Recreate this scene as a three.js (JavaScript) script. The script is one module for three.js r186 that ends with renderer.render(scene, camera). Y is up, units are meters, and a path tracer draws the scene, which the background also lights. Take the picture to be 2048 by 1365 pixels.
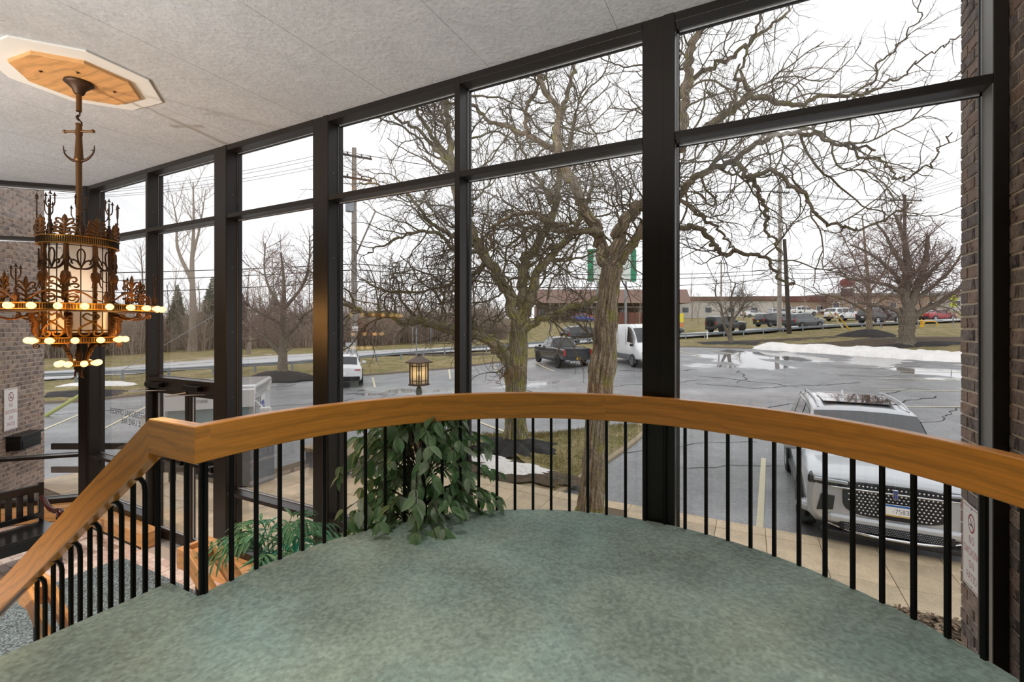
import * as THREE from 'three';
import { RoundedBoxGeometry } from 'three/addons/geometries/RoundedBoxGeometry.js';
import { RectAreaLightUniformsLib } from 'three/addons/lights/RectAreaLightUniformsLib.js';
import { mergeGeometries } from 'three/addons/utils/BufferGeometryUtils.js';
import { createNoise2D, createNoise3D } from 'simplex-noise';

// ---------------------------------------------------------------- camera, sky, lamps, exposure
// Axes: x runs along the glass front, -z points out through it, y is up. The upper floor is y = 0.
const scene = new THREE.Scene();
const TURN = 0.4763;                                   // the view is turned 27.3 degrees towards the lobby
const camera = new THREE.PerspectiveCamera(2 * Math.atan(682.5 / 925) * 180 / Math.PI, 2048 / 1365, 0.05, 900);
camera.position.set(0, 1.4, 0);
camera.rotation.set(0, TURN, 0);
camera.setViewOffset(2048, 1365, 0, 30.5, 2048, 1365);  // shift lens: verticals stay upright
camera.updateProjectionMatrix();
const renderer = new THREE.WebGLRenderer({ antialias: true });
renderer.toneMapping = THREE.LinearToneMapping;
renderer.toneMappingExposure = 1.36;
renderer.shadowMap.enabled = true;
RectAreaLightUniformsLib.init();
const SKY = new THREE.Color().setRGB(0.93, 0.94, 0.96);  // bright even overcast
scene.background = SKY;
const ROOM_LIGHT = { uplight: 44, down: 55, pendant: 6.5, bulb: 0.45 };   // added unseen fill lamps round the viewer (candela); chandelier bulbs

// ---------------------------------------------------------------- helpers
function rng(seed) { let a = seed >>> 0; return () => { a = (a + 0x6D2B79F5) | 0; let t = Math.imul(a ^ (a >>> 15), 1 | a); t = (t + Math.imul(t ^ (t >>> 7), 61 | t)) ^ t; return ((t ^ (t >>> 14)) >>> 0) / 4294967296; }; }
const R0 = rng(7);
const n2 = createNoise2D(rng(11)), n3 = createNoise3D(rng(12));
const fbm2 = (x, y, o = 4) => { let s = 0, a = 0.5; for (let i = 0; i < o; i++) { s += a * n2(x, y); x = x * 2.03 + 7; y = y * 2.03 + 3; a *= 0.5; } return s; };
const V = (x, y, z) => new THREE.Vector3(x, y, z);
const clamp = (x, a, b) => Math.min(b, Math.max(a, x));
const lerp = (a, b, t) => a + (b - a) * t;
const smooth = (a, b, x) => { const t = clamp((x - a) / (b - a), 0, 1); return t * t * (3 - 2 * t); };
// site survey: east/north metres from the camera's stand, turned into the building's axes
const CS = Math.cos(TURN), SN = Math.sin(TURN);
const siteX = (e, n) => CS * e - SN * n, siteZ = (e, n) => -(SN * e + CS * n);
const siteV = (e, y, n) => V(siteX(e, n), y, siteZ(e, n));

const used = new Map();
function numbered(name) { const k = used.get(name) || 0; used.set(name, k + 1); return k ? name + '_' + String(k).padStart(3, '0') : name; }
const shadow = (o) => { o.castShadow = o.receiveShadow = true; return o; };
function tag(o, label, category, group, kind) { if (label) o.userData.label = label; if (category) o.userData.category = category; if (group) o.userData.group = group; if (kind) o.userData.kind = kind; return o; }
function thing(name, label, category, x = 0, y = 0, z = 0, turn = 0, group, kind) {
  const o = new THREE.Group(); o.name = numbered(name); scene.add(o);
  o.position.set(x, y, z); o.rotation.y = turn;
  return tag(o, label, category, group, kind);
}
function part(name, geo, mat, parent, label) { const m = shadow(new THREE.Mesh(geo, mat)); m.name = name; parent.add(m); if (label) m.userData.label = label; return m; }
function structure(name, label, category, x = 0, y = 0, z = 0, turn = 0) { return thing(name, label, category, x, y, z, turn, null, 'structure'); }
function stuff(o) { o.userData.kind = 'stuff'; return o; }
function copyOf(root, label, group) { const c = root.clone(); c.name = numbered(root.name.replace(/_\d{3}$/, '')); scene.add(c); if (label) c.userData.label = label; if (group) c.userData.group = group; return c; }

// geometry: plain and rounded boxes by centre, merging
const T = (g, x = 0, y = 0, z = 0, rx = 0, ry = 0, rz = 0) => { if (rx || ry || rz) g.applyMatrix4(new THREE.Matrix4().makeRotationFromEuler(new THREE.Euler(rx, ry, rz))); return g.translate(x, y, z); };
const box = (w, h, d, x = 0, y = 0, z = 0, rx = 0, ry = 0, rz = 0) => T(new THREE.BoxGeometry(w, h, d), x, y, z, rx, ry, rz);
const rbox = (w, h, d, r, x = 0, y = 0, z = 0, rx = 0, ry = 0, rz = 0, seg = 1) => T(new RoundedBoxGeometry(w, h, d, seg, Math.min(r, w * 0.49, h * 0.49, d * 0.49)), x, y, z, rx, ry, rz);
const boxTo = (x0, x1, y0, y1, z0, z1) => box(x1 - x0, y1 - y0, z1 - z0, (x0 + x1) / 2, (y0 + y1) / 2, (z0 + z1) / 2);
const rboxTo = (x0, x1, y0, y1, z0, z1, r) => rbox(x1 - x0, y1 - y0, z1 - z0, r, (x0 + x1) / 2, (y0 + y1) / 2, (z0 + z1) / 2);
const cyl = (r0, r1, h, n, x = 0, y = 0, z = 0, rx = 0, ry = 0, rz = 0, open = false) => T(new THREE.CylinderGeometry(r0, r1, h, n, 1, open), x, y, z, rx, ry, rz);
const lathe = (pts, n, x = 0, y = 0, z = 0) => new THREE.LatheGeometry(pts.map((p) => new THREE.Vector2(p[0], p[1])), n).translate(x, y, z);
const merge = (list) => { const l = list.map((g) => { const q = g.index ? g.toNonIndexed() : g; for (const k of Object.keys(q.attributes)) if (!['position', 'normal', 'uv'].includes(k)) q.deleteAttribute(k); if (!q.attributes.uv) q.setAttribute('uv', new THREE.BufferAttribute(new Float32Array(q.attributes.position.count * 2), 2)); return q; }); return mergeGeometries(l); };
// uv in metres by the face's main direction
function worldUV(g, s = 1) {
  const p = g.attributes.position, n = g.attributes.normal, uv = new Float32Array(p.count * 2);
  for (let i = 0; i < p.count; i++) {
    const ax = Math.abs(n.getX(i)), ay = Math.abs(n.getY(i)), az = Math.abs(n.getZ(i));
    let u, v; if (ay >= ax && ay >= az) { u = p.getX(i); v = p.getZ(i); } else if (ax > az) { u = p.getZ(i); v = p.getY(i); } else { u = p.getX(i); v = p.getY(i); }
    uv[i * 2] = u * s; uv[i * 2 + 1] = v * s;
  }
  g.setAttribute('uv', new THREE.BufferAttribute(uv, 2)); return g;
}
// mesh builder for tubes, ribbons and loose faces
class MB {
  constructor() { this.p = []; this.n = []; this.u = []; this.i = []; this.c = 0; }
  v(x, y, z, nx, ny, nz, u = 0, w = 0) { this.p.push(x, y, z); this.n.push(nx, ny, nz); this.u.push(u, w); return this.c++; }
  quad(a, b, c, d) {
    const e = V().subVectors(b, a), f = V().subVectors(d, a), m = e.cross(f).normalize();
    const k = [a, b, c, d].map((q, j) => this.v(q.x, q.y, q.z, m.x, m.y, m.z, j === 1 || j === 2 ? 1 : 0, j > 1 ? 1 : 0));
    this.i.push(k[0], k[1], k[2], k[0], k[2], k[3]);
  }
  tri(a, b, c) { const e = V().subVectors(b, a), f = V().subVectors(c, a), m = e.cross(f).normalize(); const k = [a, b, c].map((q, j) => this.v(q.x, q.y, q.z, m.x, m.y, m.z, j === 1 ? 1 : 0, j === 2 ? 1 : 0)); this.i.push(...k); }
  tube(pts, rad, sides, opt = {}) {
    const N = pts.length, t = V(), up = V(), a = V(), b = V(); let vlen = 0; const base = this.c; const us = opt.us || 1;
    let prev = null;
    for (let k = 0; k < N; k++) {
      t.subVectors(pts[Math.min(k + 1, N - 1)], pts[Math.max(k - 1, 0)]).normalize();
      if (!prev) { up.set(Math.abs(t.y) > 0.9 ? 1 : 0, Math.abs(t.y) > 0.9 ? 0 : 1, 0); a.crossVectors(up, t).normalize(); } else { a.copy(prev).addScaledVector(t, -prev.dot(t)).normalize(); }
      b.crossVectors(t, a); prev = a.clone();
      if (k) vlen += pts[k].distanceTo(pts[k - 1]);
      const r = typeof rad === 'function' ? rad(k / (N - 1)) : rad[k] ?? rad;
      const rr = Array.isArray(rad) ? rad[k] : r;
      for (let s = 0; s <= sides; s++) {
        const an = s / sides * Math.PI * 2, cx = Math.cos(an), sy = Math.sin(an);
        const nx = a.x * cx + b.x * sy, ny = a.y * cx + b.y * sy, nz = a.z * cx + b.z * sy;
        const q = opt.bump ? rr * (1 + opt.bump(s === sides ? 0 : an, vlen, pts[k])) : rr;
        this.v(pts[k].x + nx * q, pts[k].y + ny * q, pts[k].z + nz * q, nx, ny, nz, s / sides * us, vlen);
      }
    }
    for (let k = 0; k < N - 1; k++) for (let s = 0; s < sides; s++) { const o = base + k * (sides + 1) + s; this.i.push(o, o + 1, o + sides + 1, o + 1, o + sides + 2, o + sides + 1); }
    if (opt.cap) for (const [k, d] of [[0, -1], [N - 1, 1]]) {
      const tt = V().subVectors(pts[Math.min(k + 1, N - 1)], pts[Math.max(k - 1, 0)]).normalize().multiplyScalar(d), c0 = this.v(pts[k].x, pts[k].y, pts[k].z, tt.x, tt.y, tt.z, 0.5, 0.5), row = base + k * (sides + 1);
      for (let s = 0; s < sides; s++) { const A = row + s, B = row + s + 1; d > 0 ? this.i.push(c0, A, B) : this.i.push(c0, B, A); }
    }
    return this;
  }
  geo(smoothNormals) {
    const g = new THREE.BufferGeometry();
    g.setAttribute('position', new THREE.BufferAttribute(new Float32Array(this.p), 3)); g.setAttribute('normal', new THREE.BufferAttribute(new Float32Array(this.n), 3));
    g.setAttribute('uv', new THREE.BufferAttribute(new Float32Array(this.u), 2)); g.setIndex(this.c > 65535 ? new THREE.BufferAttribute(new Uint32Array(this.i), 1) : this.i);
    if (smoothNormals) g.computeVertexNormals();
    return g;
  }
}
const tubeG = (pts, rad, sides, opt) => new MB().tube(pts, rad, sides, opt).geo();
// a smooth path through points
const curve = (pts, n) => new THREE.CatmullRomCurve3(pts.map((p) => p.isVector3 ? p : V(...p)), false, 'centripetal').getPoints(n);
function extrudeXY(pts, depth, bevel = 0, curveSeg = 6) { const s = new THREE.Shape(pts.map((p) => new THREE.Vector2(p[0], p[1]))); return new THREE.ExtrudeGeometry(s, { depth, bevelEnabled: bevel > 0, bevelSize: bevel, bevelThickness: bevel, bevelSegments: 1, curveSegments: curveSeg }); }

// textures
function tex(w, h, fn, srgb = true, rx = 1, ry = 1) {
  const d = new Uint8Array(w * h * 4), o = [0, 0, 0];
  for (let y = 0; y < h; y++) for (let x = 0; x < w; x++) { fn(x / w, y / h, o, x, y); const k = (y * w + x) * 4; d[k] = clamp(o[0], 0, 1) * 255; d[k + 1] = clamp(o[1], 0, 1) * 255; d[k + 2] = clamp(o[2], 0, 1) * 255; d[k + 3] = 255; }
  const t = new THREE.DataTexture(d, w, h); t.wrapS = t.wrapT = THREE.RepeatWrapping; t.magFilter = THREE.LinearFilter; t.minFilter = THREE.LinearMipmapLinearFilter; t.generateMipmaps = true;
  if (srgb) t.colorSpace = THREE.SRGBColorSpace; t.repeat.set(rx, ry); t.needsUpdate = true; return t;
}
// noise that repeats over the unit square
function tileNoise(seed, cells, oct = 4) {
  const layers = []; let c = cells; for (let o = 0; o < oct; o++) { const r = rng(seed + o * 101); layers.push([c, Float32Array.from({ length: c * c }, () => r())]); c *= 2; }
  return (u, v) => { let s = 0, a = 0.5, tot = 0; for (const [c, g] of layers) { const x = u * c, y = v * c, xi = Math.floor(x), yi = Math.floor(y), fx = x - xi, fy = y - yi, sx = fx * fx * (3 - 2 * fx), sy = fy * fy * (3 - 2 * fy); const q = (i, j) => g[(((yi + j) % c + c) % c) * c + ((xi + i) % c + c) % c]; s += a * lerp(lerp(q(0, 0), q(1, 0), sx), lerp(q(0, 1), q(1, 1), sx), sy); tot += a; a *= 0.55; } return s / tot; };
}
function canvasTex(w, h, draw) { const c = document.createElement('canvas'); c.width = w; c.height = h; draw(c.getContext('2d'), w, h); const t = new THREE.CanvasTexture(c); t.colorSpace = THREE.SRGBColorSpace; return t; }
const std = (color, roughness = 0.6, metalness = 0, extra = {}) => { const m = new THREE.MeshStandardMaterial({ roughness, metalness, ...extra }); m.color.set(color); return m; };
const phys = (color, roughness, metalness, extra) => { const m = new THREE.MeshPhysicalMaterial({ roughness, metalness, ...extra }); m.color.set(color); return m; };

// ---------------------------------------------------------------- materials
const M = {};
{
  const a = tileNoise(1, 8, 5), b = tileNoise(2, 150, 2), c = tileNoise(3, 5, 3), e = tileNoise(4, 3, 3);
  // carpet: cut pile, brushed lighter and darker
  M.carpet = std('#ffffff', 0.95, 0, { map: tex(1024, 1024, (u, v, o) => { const k = 0.86 + 0.22 * (a(u, v) - 0.5) + 0.26 * (b(u, v) - 0.5) + 0.34 * (e(u, v) - 0.5), t = 0.5 + 0.9 * (c(u, v) - 0.5); o[0] = lerp(0.62, 0.72, t) * k; o[1] = 0.755 * k; o[2] = lerp(0.735, 0.68, t) * k; }, true), bumpMap: tex(512, 512, (u, v, o) => { o[0] = o[1] = o[2] = b(u, v) * 0.6 + a(u, v) * 0.4; }, false), bumpScale: 0.006 });
  // ceiling: trowelled plaster, with fine scratches
  const sc = tileNoise(9, 16, 5), fine = tileNoise(10, 90, 2);
  M.plaster = std('#ffffff', 0.92, 0, { map: tex(1024, 1024, (u, v, o) => { const k = 0.70 + 0.05 * (sc(u, v) - 0.5) + 0.06 * (fine(u, v) - 0.5); o[0] = k * 0.99; o[1] = k; o[2] = k * 1.02; }), bumpMap: tex(1024, 1024, (u, v, o) => { const r = Math.abs(sc(u * 3 % 1, v) - 0.5); o[0] = o[1] = o[2] = 0.5 * fine(u, v) + 0.5 * sc(u, v) - 0.3 * smooth(0.02, 0, r); }, false), bumpScale: 0.006 });
  M.paintWhite = std('#d9d8d4', 0.7);
  // oak: cathedral grain along u
  const w1 = tileNoise(21, 4, 4), w2 = tileNoise(22, 64, 2);
  const oak = (r, g, bl) => tex(1024, 512, (u, v, o) => { const y = v + 0.10 * (w1(u, v * 0.5) - 0.5) + 0.05 * w1(u * 2 % 1, v); const ring = 0.5 + 0.5 * Math.sin(y * 62 + 7 * w1(u, v)); const pore = w2(u * 0.12, v * 2 % 1); const k = 1 - 0.10 * Math.pow(ring, 3) - 0.14 * (pore - 0.5); o[0] = r * k; o[1] = g * (k * 0.97 + 0.02); o[2] = bl * (k * 0.92); });
  M.oak = phys('#ffffff', 0.34, 0, { map: oak(0.90, 0.60, 0.245), clearcoat: 0.35, clearcoatRoughness: 0.25 });
  M.oakPale = phys('#ffffff', 0.42, 0, { map: oak(0.84, 0.64, 0.44), clearcoat: 0.2, clearcoatRoughness: 0.3 });
  M.bronze = phys('#241f1c', 0.36, 0.45, { clearcoat: 0.2, clearcoatRoughness: 0.4 });      // anodised window metal
  M.black = std('#0b0b0c', 0.38, 0.4);
  M.gasket = std('#0a0a0a', 0.7);
  M.glass = new THREE.MeshPhysicalMaterial({ color: 0xffffff, roughness: 0, metalness: 0, transmission: 1, thickness: 0, ior: 1.5 });
  M.silver = std('#b9bbbd', 0.35, 0.8);
  M.alu = std('#c4c6c8', 0.4, 0.7);
  M.galv = std('#8d949a', 0.55, 0.3);
  M.white = std('#f0f0ee', 0.5);
  M.benchBlack = phys('#0d0c0c', 0.25, 0, { clearcoat: 0.6, clearcoatRoughness: 0.15 });
  M.benchRed = phys('#3a100c', 0.3, 0, { clearcoat: 0.5 });
  // brick, four tones, and mortar
  const bn = tileNoise(31, 12, 5), bs = tileNoise(32, 40, 3);
  const brick = (r, g, bl, k0) => std('#ffffff', 0.9, 0, { map: tex(256, 256, (u, v, o) => { const k = 1 + k0 * (bn(u, v) - 0.5) + 0.35 * (bs(u, v) - 0.5), s = smooth(0.62, 0.72, bn(v, u)); o[0] = r * k * (1 - 0.4 * s); o[1] = g * k * (1 - 0.42 * s); o[2] = bl * k * (1 - 0.4 * s); }), bumpMap: null });
  M.bricks = [brick(0.53, 0.475, 0.445, 0.5), brick(0.475, 0.43, 0.41, 0.6), brick(0.57, 0.50, 0.46, 0.5), brick(0.44, 0.40, 0.385, 0.7), brick(0.55, 0.465, 0.42, 0.5)];
  M.bricksDaylit = [brick(0.62, 0.55, 0.51, 0.45), brick(0.57, 0.505, 0.475, 0.5), brick(0.65, 0.57, 0.52, 0.45), brick(0.53, 0.47, 0.45, 0.6), brick(0.62, 0.53, 0.48, 0.45)];  // same brick, colours lightened to carry the wing wall's brighter daylight
  M.mortar = std('#d2c6b2', 0.95);
  // concrete paving, three tones
  const cn = tileNoise(41, 6, 5), cf = tileNoise(42, 100, 2);
  const conc = (r, g, bl) => std('#ffffff', 0.7, 0, { map: tex(256, 256, (u, v, o) => { const k = 1 + 0.22 * (cn(u, v) - 0.5) + 0.22 * (cf(u, v) - 0.5); o[0] = r * k; o[1] = g * k; o[2] = bl * k; }) });
  M.paver = [conc(0.76, 0.685, 0.565), conc(0.79, 0.71, 0.59), conc(0.73, 0.66, 0.55)];
  M.joint = std('#6f604d', 0.95);
  M.greyBlock = conc(0.50, 0.52, 0.55);
  M.tanCap = conc(0.60, 0.53, 0.42);
  M.tiles = [conc(0.80, 0.72, 0.69), conc(0.84, 0.77, 0.74), conc(0.77, 0.68, 0.65), conc(0.85, 0.79, 0.765)];
  M.grout = std('#b0a59e', 0.95);
  // lobby rug
  const rg = tileNoise(51, 128, 2), rg2 = tileNoise(52, 14, 3);
  M.rug = std('#ffffff', 0.95, 0, { map: tex(1024, 1024, (u, v, o) => { const s = smooth(0.30, 0.70, rg(u, v)) , t = rg2(u, v); const k = 0.30 + 0.28 * s; o[0] = k * (0.84 + 0.1 * t); o[1] = k * (0.95 + 0.12 * t); o[2] = k * (1.02 + 0.1 * t); }), bumpMap: tex(512, 512, (u, v, o) => { o[0] = o[1] = o[2] = rg(u, v); }, false), bumpScale: 0.01 });
  // grass, mulch, snow
  const gr = tileNoise(61, 10, 5), gf = tileNoise(62, 120, 2);
  M.grass = std('#ffffff', 1, 0, { map: tex(1024, 1024, (u, v, o) => { const t = smooth(0.3, 0.72, gr(u, v)), k = 0.8 + 0.5 * (gf(u, v) - 0.5); o[0] = lerp(0.57, 0.70, t) * k; o[1] = lerp(0.53, 0.62, t) * k; o[2] = lerp(0.29, 0.43, t) * k; }) });
  M.leafLitter = std('#ffffff', 1, 0, { map: tex(512, 512, (u, v, o) => { const t = gf(u, v), k = 0.7 + 0.5 * (gr(u, v) - 0.5); o[0] = lerp(0.32, 0.55, t) * k; o[1] = lerp(0.27, 0.45, t) * k; o[2] = lerp(0.2, 0.34, t) * k; }) });
  M.mulch = std('#ffffff', 1, 0, { map: tex(512, 512, (u, v, o) => { const t = gf(u, v), k = 0.13 + 0.26 * t * t; o[0] = k; o[1] = k * 0.94; o[2] = k * 0.92; }), bumpMap: tex(256, 256, (u, v, o) => { o[0] = o[1] = o[2] = gf(u, v); }, false), bumpScale: 0.03 });
  M.snow = std('#ffffff', 0.8, 0, { map: tex(512, 512, (u, v, o) => { const k = 0.93 + 0.10 * (gr(u, v) - 0.5) - 0.10 * smooth(0.68, 0.8, gf(u, v)); o[0] = k; o[1] = k * 0.985; o[2] = k * 0.965; }), bumpMap: tex(256, 256, (u, v, o) => { o[0] = o[1] = o[2] = gr(u, v); }, false), bumpScale: 0.06 });
  // bark: ridged, mossy
  const bk = tileNoise(71, 8, 4), mo = tileNoise(72, 5, 4), bf = tileNoise(73, 50, 3), bw = tileNoise(74, 4, 3);
  const groove = (u, v) => { const w = u + 0.07 * (bw(u, v) - 0.5) + 0.02 * (bf(u, v) - 0.5), a1 = Math.abs(2 * bk(w * 2 % 1, v * 0.25 + 0.13) - 1) , a2 = Math.abs(2 * bk((w * 4 + 0.37) % 1, v * 0.5) - 1); return clamp(Math.pow(Math.min(1, a1 * 2.2), 0.5) * 0.6 + Math.pow(Math.min(1, a2 * 2.0), 0.6) * 0.4, 0, 1); };
  const bark = (c0, c1, moss, amt) => std('#ffffff', 0.95, 0, { map: tex(512, 1024, (u, v, o) => { const r = groove(u, v), g = smooth(0.62 - amt, 0.8 - amt, mo(u, v)), f = 0.72 + 0.56 * bf(u, v); for (let i = 0; i < 3; i++) o[i] = lerp(lerp(c0[i], c1[i], r), moss[i], g * (0.35 + 0.5 * r)) * f; }), bumpMap: tex(512, 1024, (u, v, o) => { o[0] = o[1] = o[2] = groove(u, v) * 0.85 + 0.15 * bf(u, v); }, false), bumpScale: 0.035 });
  M.bark = bark([0.34, 0.30, 0.24], [0.74, 0.69, 0.57], [0.60, 0.59, 0.27], 0.17);
  M.barkBrown = bark([0.34, 0.28, 0.23], [0.76, 0.69, 0.58], [0.58, 0.57, 0.27], 0.12);
  M.barkGrey = bark([0.34, 0.30, 0.27], [0.62, 0.57, 0.50], [0.42, 0.42, 0.24], 0.05);
  M.twig = std('#675c50', 0.95);
  M.twigMoss = std('#655b48', 0.95);
  M.twigRed = std('#846e65', 0.95);
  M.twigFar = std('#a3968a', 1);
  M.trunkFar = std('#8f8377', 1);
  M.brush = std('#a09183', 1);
  M.poleWood = std('#8d8379', 0.95);
  M.poleDark = std('#463d37', 0.95);
  M.tyre = std('#171717', 0.85);
  M.rim = std('#8e9093', 0.35, 0.8);
  M.rimDark = std('#2a2a2b', 0.4, 0.6);
  M.carGlass = phys('#10151a', 0.06, 0, { clearcoat: 1, clearcoatRoughness: 0.02 });
  M.chrome = std('#d9dbdd', 0.12, 1);
  M.trimBlack = std('#17181a', 0.5, 0.1);
  M.redLamp = phys('#b01713', 0.15, 0, { clearcoat: 1 });
  M.amberLamp = phys('#e0642a', 0.2, 0, { clearcoat: 1 });
  M.lampClear = phys('#aeb6bd', 0.12, 0.5, { clearcoat: 1 });
  const paint = (c, met = 0.25, r = 0.3) => phys(c, r, met, { clearcoat: 1, clearcoatRoughness: 0.04 });
  M.paintSilver = paint('#b7babd', 0.35, 0.32); M.paintWhiteCar = paint('#e4e5e5', 0, 0.35); M.paintNavy = paint('#1d2129', 0.3, 0.3); M.paintBlack = paint('#15171b', 0.2, 0.3);
  M.paintGrey = paint('#4a4e50', 0.4, 0.32); M.paintGreen = paint('#333c3c', 0.3, 0.35); M.paintBlue = paint('#2c4aa8', 0.3, 0.3); M.paintRed = paint('#a51f2a', 0.2, 0.3); M.paintDark = paint('#2b2d31', 0.3, 0.3);
  // antique brass and gilded brass
  M.brass = std('#6b4a2b', 0.45, 0.7);
  M.brassDark = std('#453122', 0.5, 0.6);
  M.gilt = std('#a67a38', 0.38, 0.8);
  M.flute = std('#2a1d10', 0.6, 0.4);
  M.shade = new THREE.MeshPhysicalMaterial({ color: 0xffffff, roughness: 0.9, transmission: 0.5, thickness: 0 });
  M.bulb = new THREE.MeshStandardMaterial({ color: 0xffe2b0, emissive: new THREE.Color().setRGB(1.0, 0.66, 0.25), emissiveIntensity: 1.5, roughness: 0.3 });
  M.lanternBulb = new THREE.MeshStandardMaterial({ color: 0xfff0d0, emissive: new THREE.Color().setRGB(1.0, 0.8, 0.45), emissiveIntensity: 3 });
  M.filament = new THREE.MeshStandardMaterial({ color: 0xfff0d0, emissive: new THREE.Color().setRGB(1.0, 0.85, 0.55), emissiveIntensity: 9 });
  M.ficus = ['#7fa674', '#98b98a', '#6c9a62', '#adc0a4'].map((c) => phys(c, 0.6, 0, { transmission: 0.45, thickness: 0, clearcoat: 0.4, clearcoatRoughness: 0.3 }));
  M.palm = ['#559a6c', '#6aac7f', '#4f8a5e', '#35ab92'].map((c) => phys(c, 0.5, 0, { transmission: 0.3, thickness: 0 }));
  M.spruce = std('#667057', 1);
}

// ---------------------------------------------------------------- the building
const CEIL = 3.61, LOW = -1.58, FRONT = -3.42, GLASS = -3.565, OUT = -3.62;    // front: inner face of the window metal
const EDGE = { x: -0.646, z: -1.503, r: 1.905 };                                // the round front of the upper floor
const WALLX = 1.232, LEFTX = -10.51;
const CORNER = [-9.366, -3.42];                                                  // where the glass front turns 45 degrees
{
  // ceiling: plaster boards side by side under a slab
  const c = structure('ceiling', 'grey trowelled plaster ceiling with long board seams', 'ceiling', 0, CEIL, 0);
  const outline = [[1.6, -3.64], [-9.42, -3.64], [-10.75, -2.31], [-10.75, 4.0], [1.6, 4.0]];
  const slab = new THREE.ExtrudeGeometry(new THREE.Shape(outline.map((p) => new THREE.Vector2(p[0], -p[1]))), { depth: 0.3, bevelEnabled: false }).rotateX(-Math.PI / 2).translate(0, 0.02, 0);
  part('slab', slab, M.paintWhite, c);
  const S = 1.105, s0 = -0.881;
  for (let k = -10; k < 3; k++) {
    const x0 = Math.max(s0 + (k - 0) * S, -10.7) + 0.0013, x1 = Math.min(s0 + (k + 1) * S, 1.5) - 0.0013; if (x1 - x0 < 0.05) continue;
    const zf = (x) => x > -9.42 ? -3.6 : -3.6 + (-9.42 - x) ;
    const sh = new THREE.Shape([[x0, -zf(x0)], [x0, -3.9], [x1, -3.9], [x1, -zf(x1)]].map((p) => new THREE.Vector2(p[0], p[1])));
    const g = new THREE.ExtrudeGeometry(sh, { depth: 0.012, bevelEnabled: true, bevelSize: -0.0025, bevelThickness: 0.004, bevelSegments: 1, bevelOffset: 0 }).rotateX(-Math.PI / 2).translate(0, 0.006, 0);
    part('panel', worldUV(g, 0.42), M.plaster, c);
  }
}
{
  // upper floor: carpeted slab with a round front and a straight stair head
  const f = structure('floor', 'grey-green carpeted upper floor with a round front edge', 'floor', 0, 0, 0);
  const sh = new THREE.Shape(); const a0 = -93.5, a1 = 77.5;
  sh.moveTo(1.2, -3.9);
  for (let k = 0; k <= 90; k++) { const a = (a1 + (a0 - a1) * k / 90) * Math.PI / 180; sh.lineTo(EDGE.x + EDGE.r * Math.sin(a), -EDGE.z + EDGE.r * Math.cos(a)); }
  sh.lineTo(-2.827, 1.388); sh.lineTo(-2.827, -0.35); sh.lineTo(-10.4, -0.35); sh.lineTo(-10.4, -3.9); sh.closePath();
  const g = new THREE.ExtrudeGeometry(sh, { depth: 0.02, bevelEnabled: true, bevelSize: 0.008, bevelThickness: 0.008, bevelSegments: 2, bevelOffset: -0.008, curveSegments: 4 }).rotateX(-Math.PI / 2).translate(0, -0.028, 0);
  part('carpet', worldUV(g, 0.4), M.carpet, f);
  const s = new THREE.ExtrudeGeometry(sh, { depth: 0.26, bevelEnabled: true, bevelSize: 0, bevelThickness: 0, bevelOffset: -0.014, bevelSegments: 1 }).rotateX(-Math.PI / 2).translate(0, -0.2965, 0);
  part('slab', s, std('#5d5a55', 0.8), f);
}
{
  // lower lobby floor with an opening for the cellar stair
  const f = structure('floor', 'pinkish paver tile floor of the lower lobby', 'floor', 0, LOW, 0);
  part('grout_bed', merge([boxTo(-10.4, -4.72, -0.3, -0.008, -3.6, 3.9), boxTo(-4.72, 1.5, -0.3, -0.008, -3.6, -2.62), boxTo(-4.72, 1.5, -0.3, -0.008, -1.42, 3.9), boxTo(-1.2, 1.5, -0.3, -0.008, -2.62, -1.42)]), M.grout, f);
  const rest = []; let n = 0; const r = rng(5);
  const geos = [0, 1, 2].map(() => worldUV(rbox(0.193, 0.018, 0.094, 0.0025, 0, -0.008, 0), 1.4));
  for (let j = 0; j < 62; j++) for (let i = 0; i < 40; i++) {
    const z = -3.17 + j * 0.0995, x = -9.7 + i * 0.199 + (j % 2) * 0.0995; if (x > -4.82 || z > 2.4) continue;
    if (x > -7.05 && x < -5.55 && z > -2.88 && z < 0.2) continue;                  // under the rug
    if (x < -9.2 && -z > 3.42 - (-9.366 - x) - 0.35) continue;
    const near = z < -1.55; const y = (r() - 0.5) * 0.0016;
    if (near && n < 298) { n++; const m = part('tile', geos[n % 3], M.tiles[Math.floor(r() * 4)], f); m.position.set(x, y, z); m.rotation.y = (r() - 0.5) * 0.006; }
    else if (r() < 2) rest.push([x, y, z]);
  }
  const im = new THREE.InstancedMesh(geos[0], M.tiles[1], rest.length); im.name = 'tile_field'; shadow(im); const mm = new THREE.Matrix4();
  rest.forEach((p, i) => im.setMatrixAt(i, mm.makeTranslation(...p))); stuff(im); f.add(im);
  // stairs
  const st = structure('stair', 'carpeted stair down from the upper floor to the lobby', 'stair', -2.827, 0, -0.35);
  for (let k = 0; k < 8; k++) part('tread', worldUV(rboxTo(-0.27 * (k + 1) - 0.02, -0.27 * k, -0.1755 * (k + 1) - 0.17, -0.1755 * (k + 1), -0.98, 0.3, 0.012), 0.4), M.carpet, st);
  const sl = structure('stair', 'carpeted stair going down under the upper floor', 'stair', -4.72, LOW, -2.0);
  for (let k = 0; k < 8; k++) part('tread', worldUV(rboxTo(0.27 * k, 0.27 * (k + 1) + 0.02, -0.1755 * (k + 1) - 0.17, -0.1755 * (k + 1), -0.6, 0.56, 0.012), 0.4), M.carpet, sl);
  const cel = structure('floor', 'dark cellar floor slab under the lower stair', 'floor', 0, -3.1, 0); part('slab', boxTo(-10.4, 1.5, -0.2, 0, -3.6, 3.9), std('#55524e', 0.9), cel);
}
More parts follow.
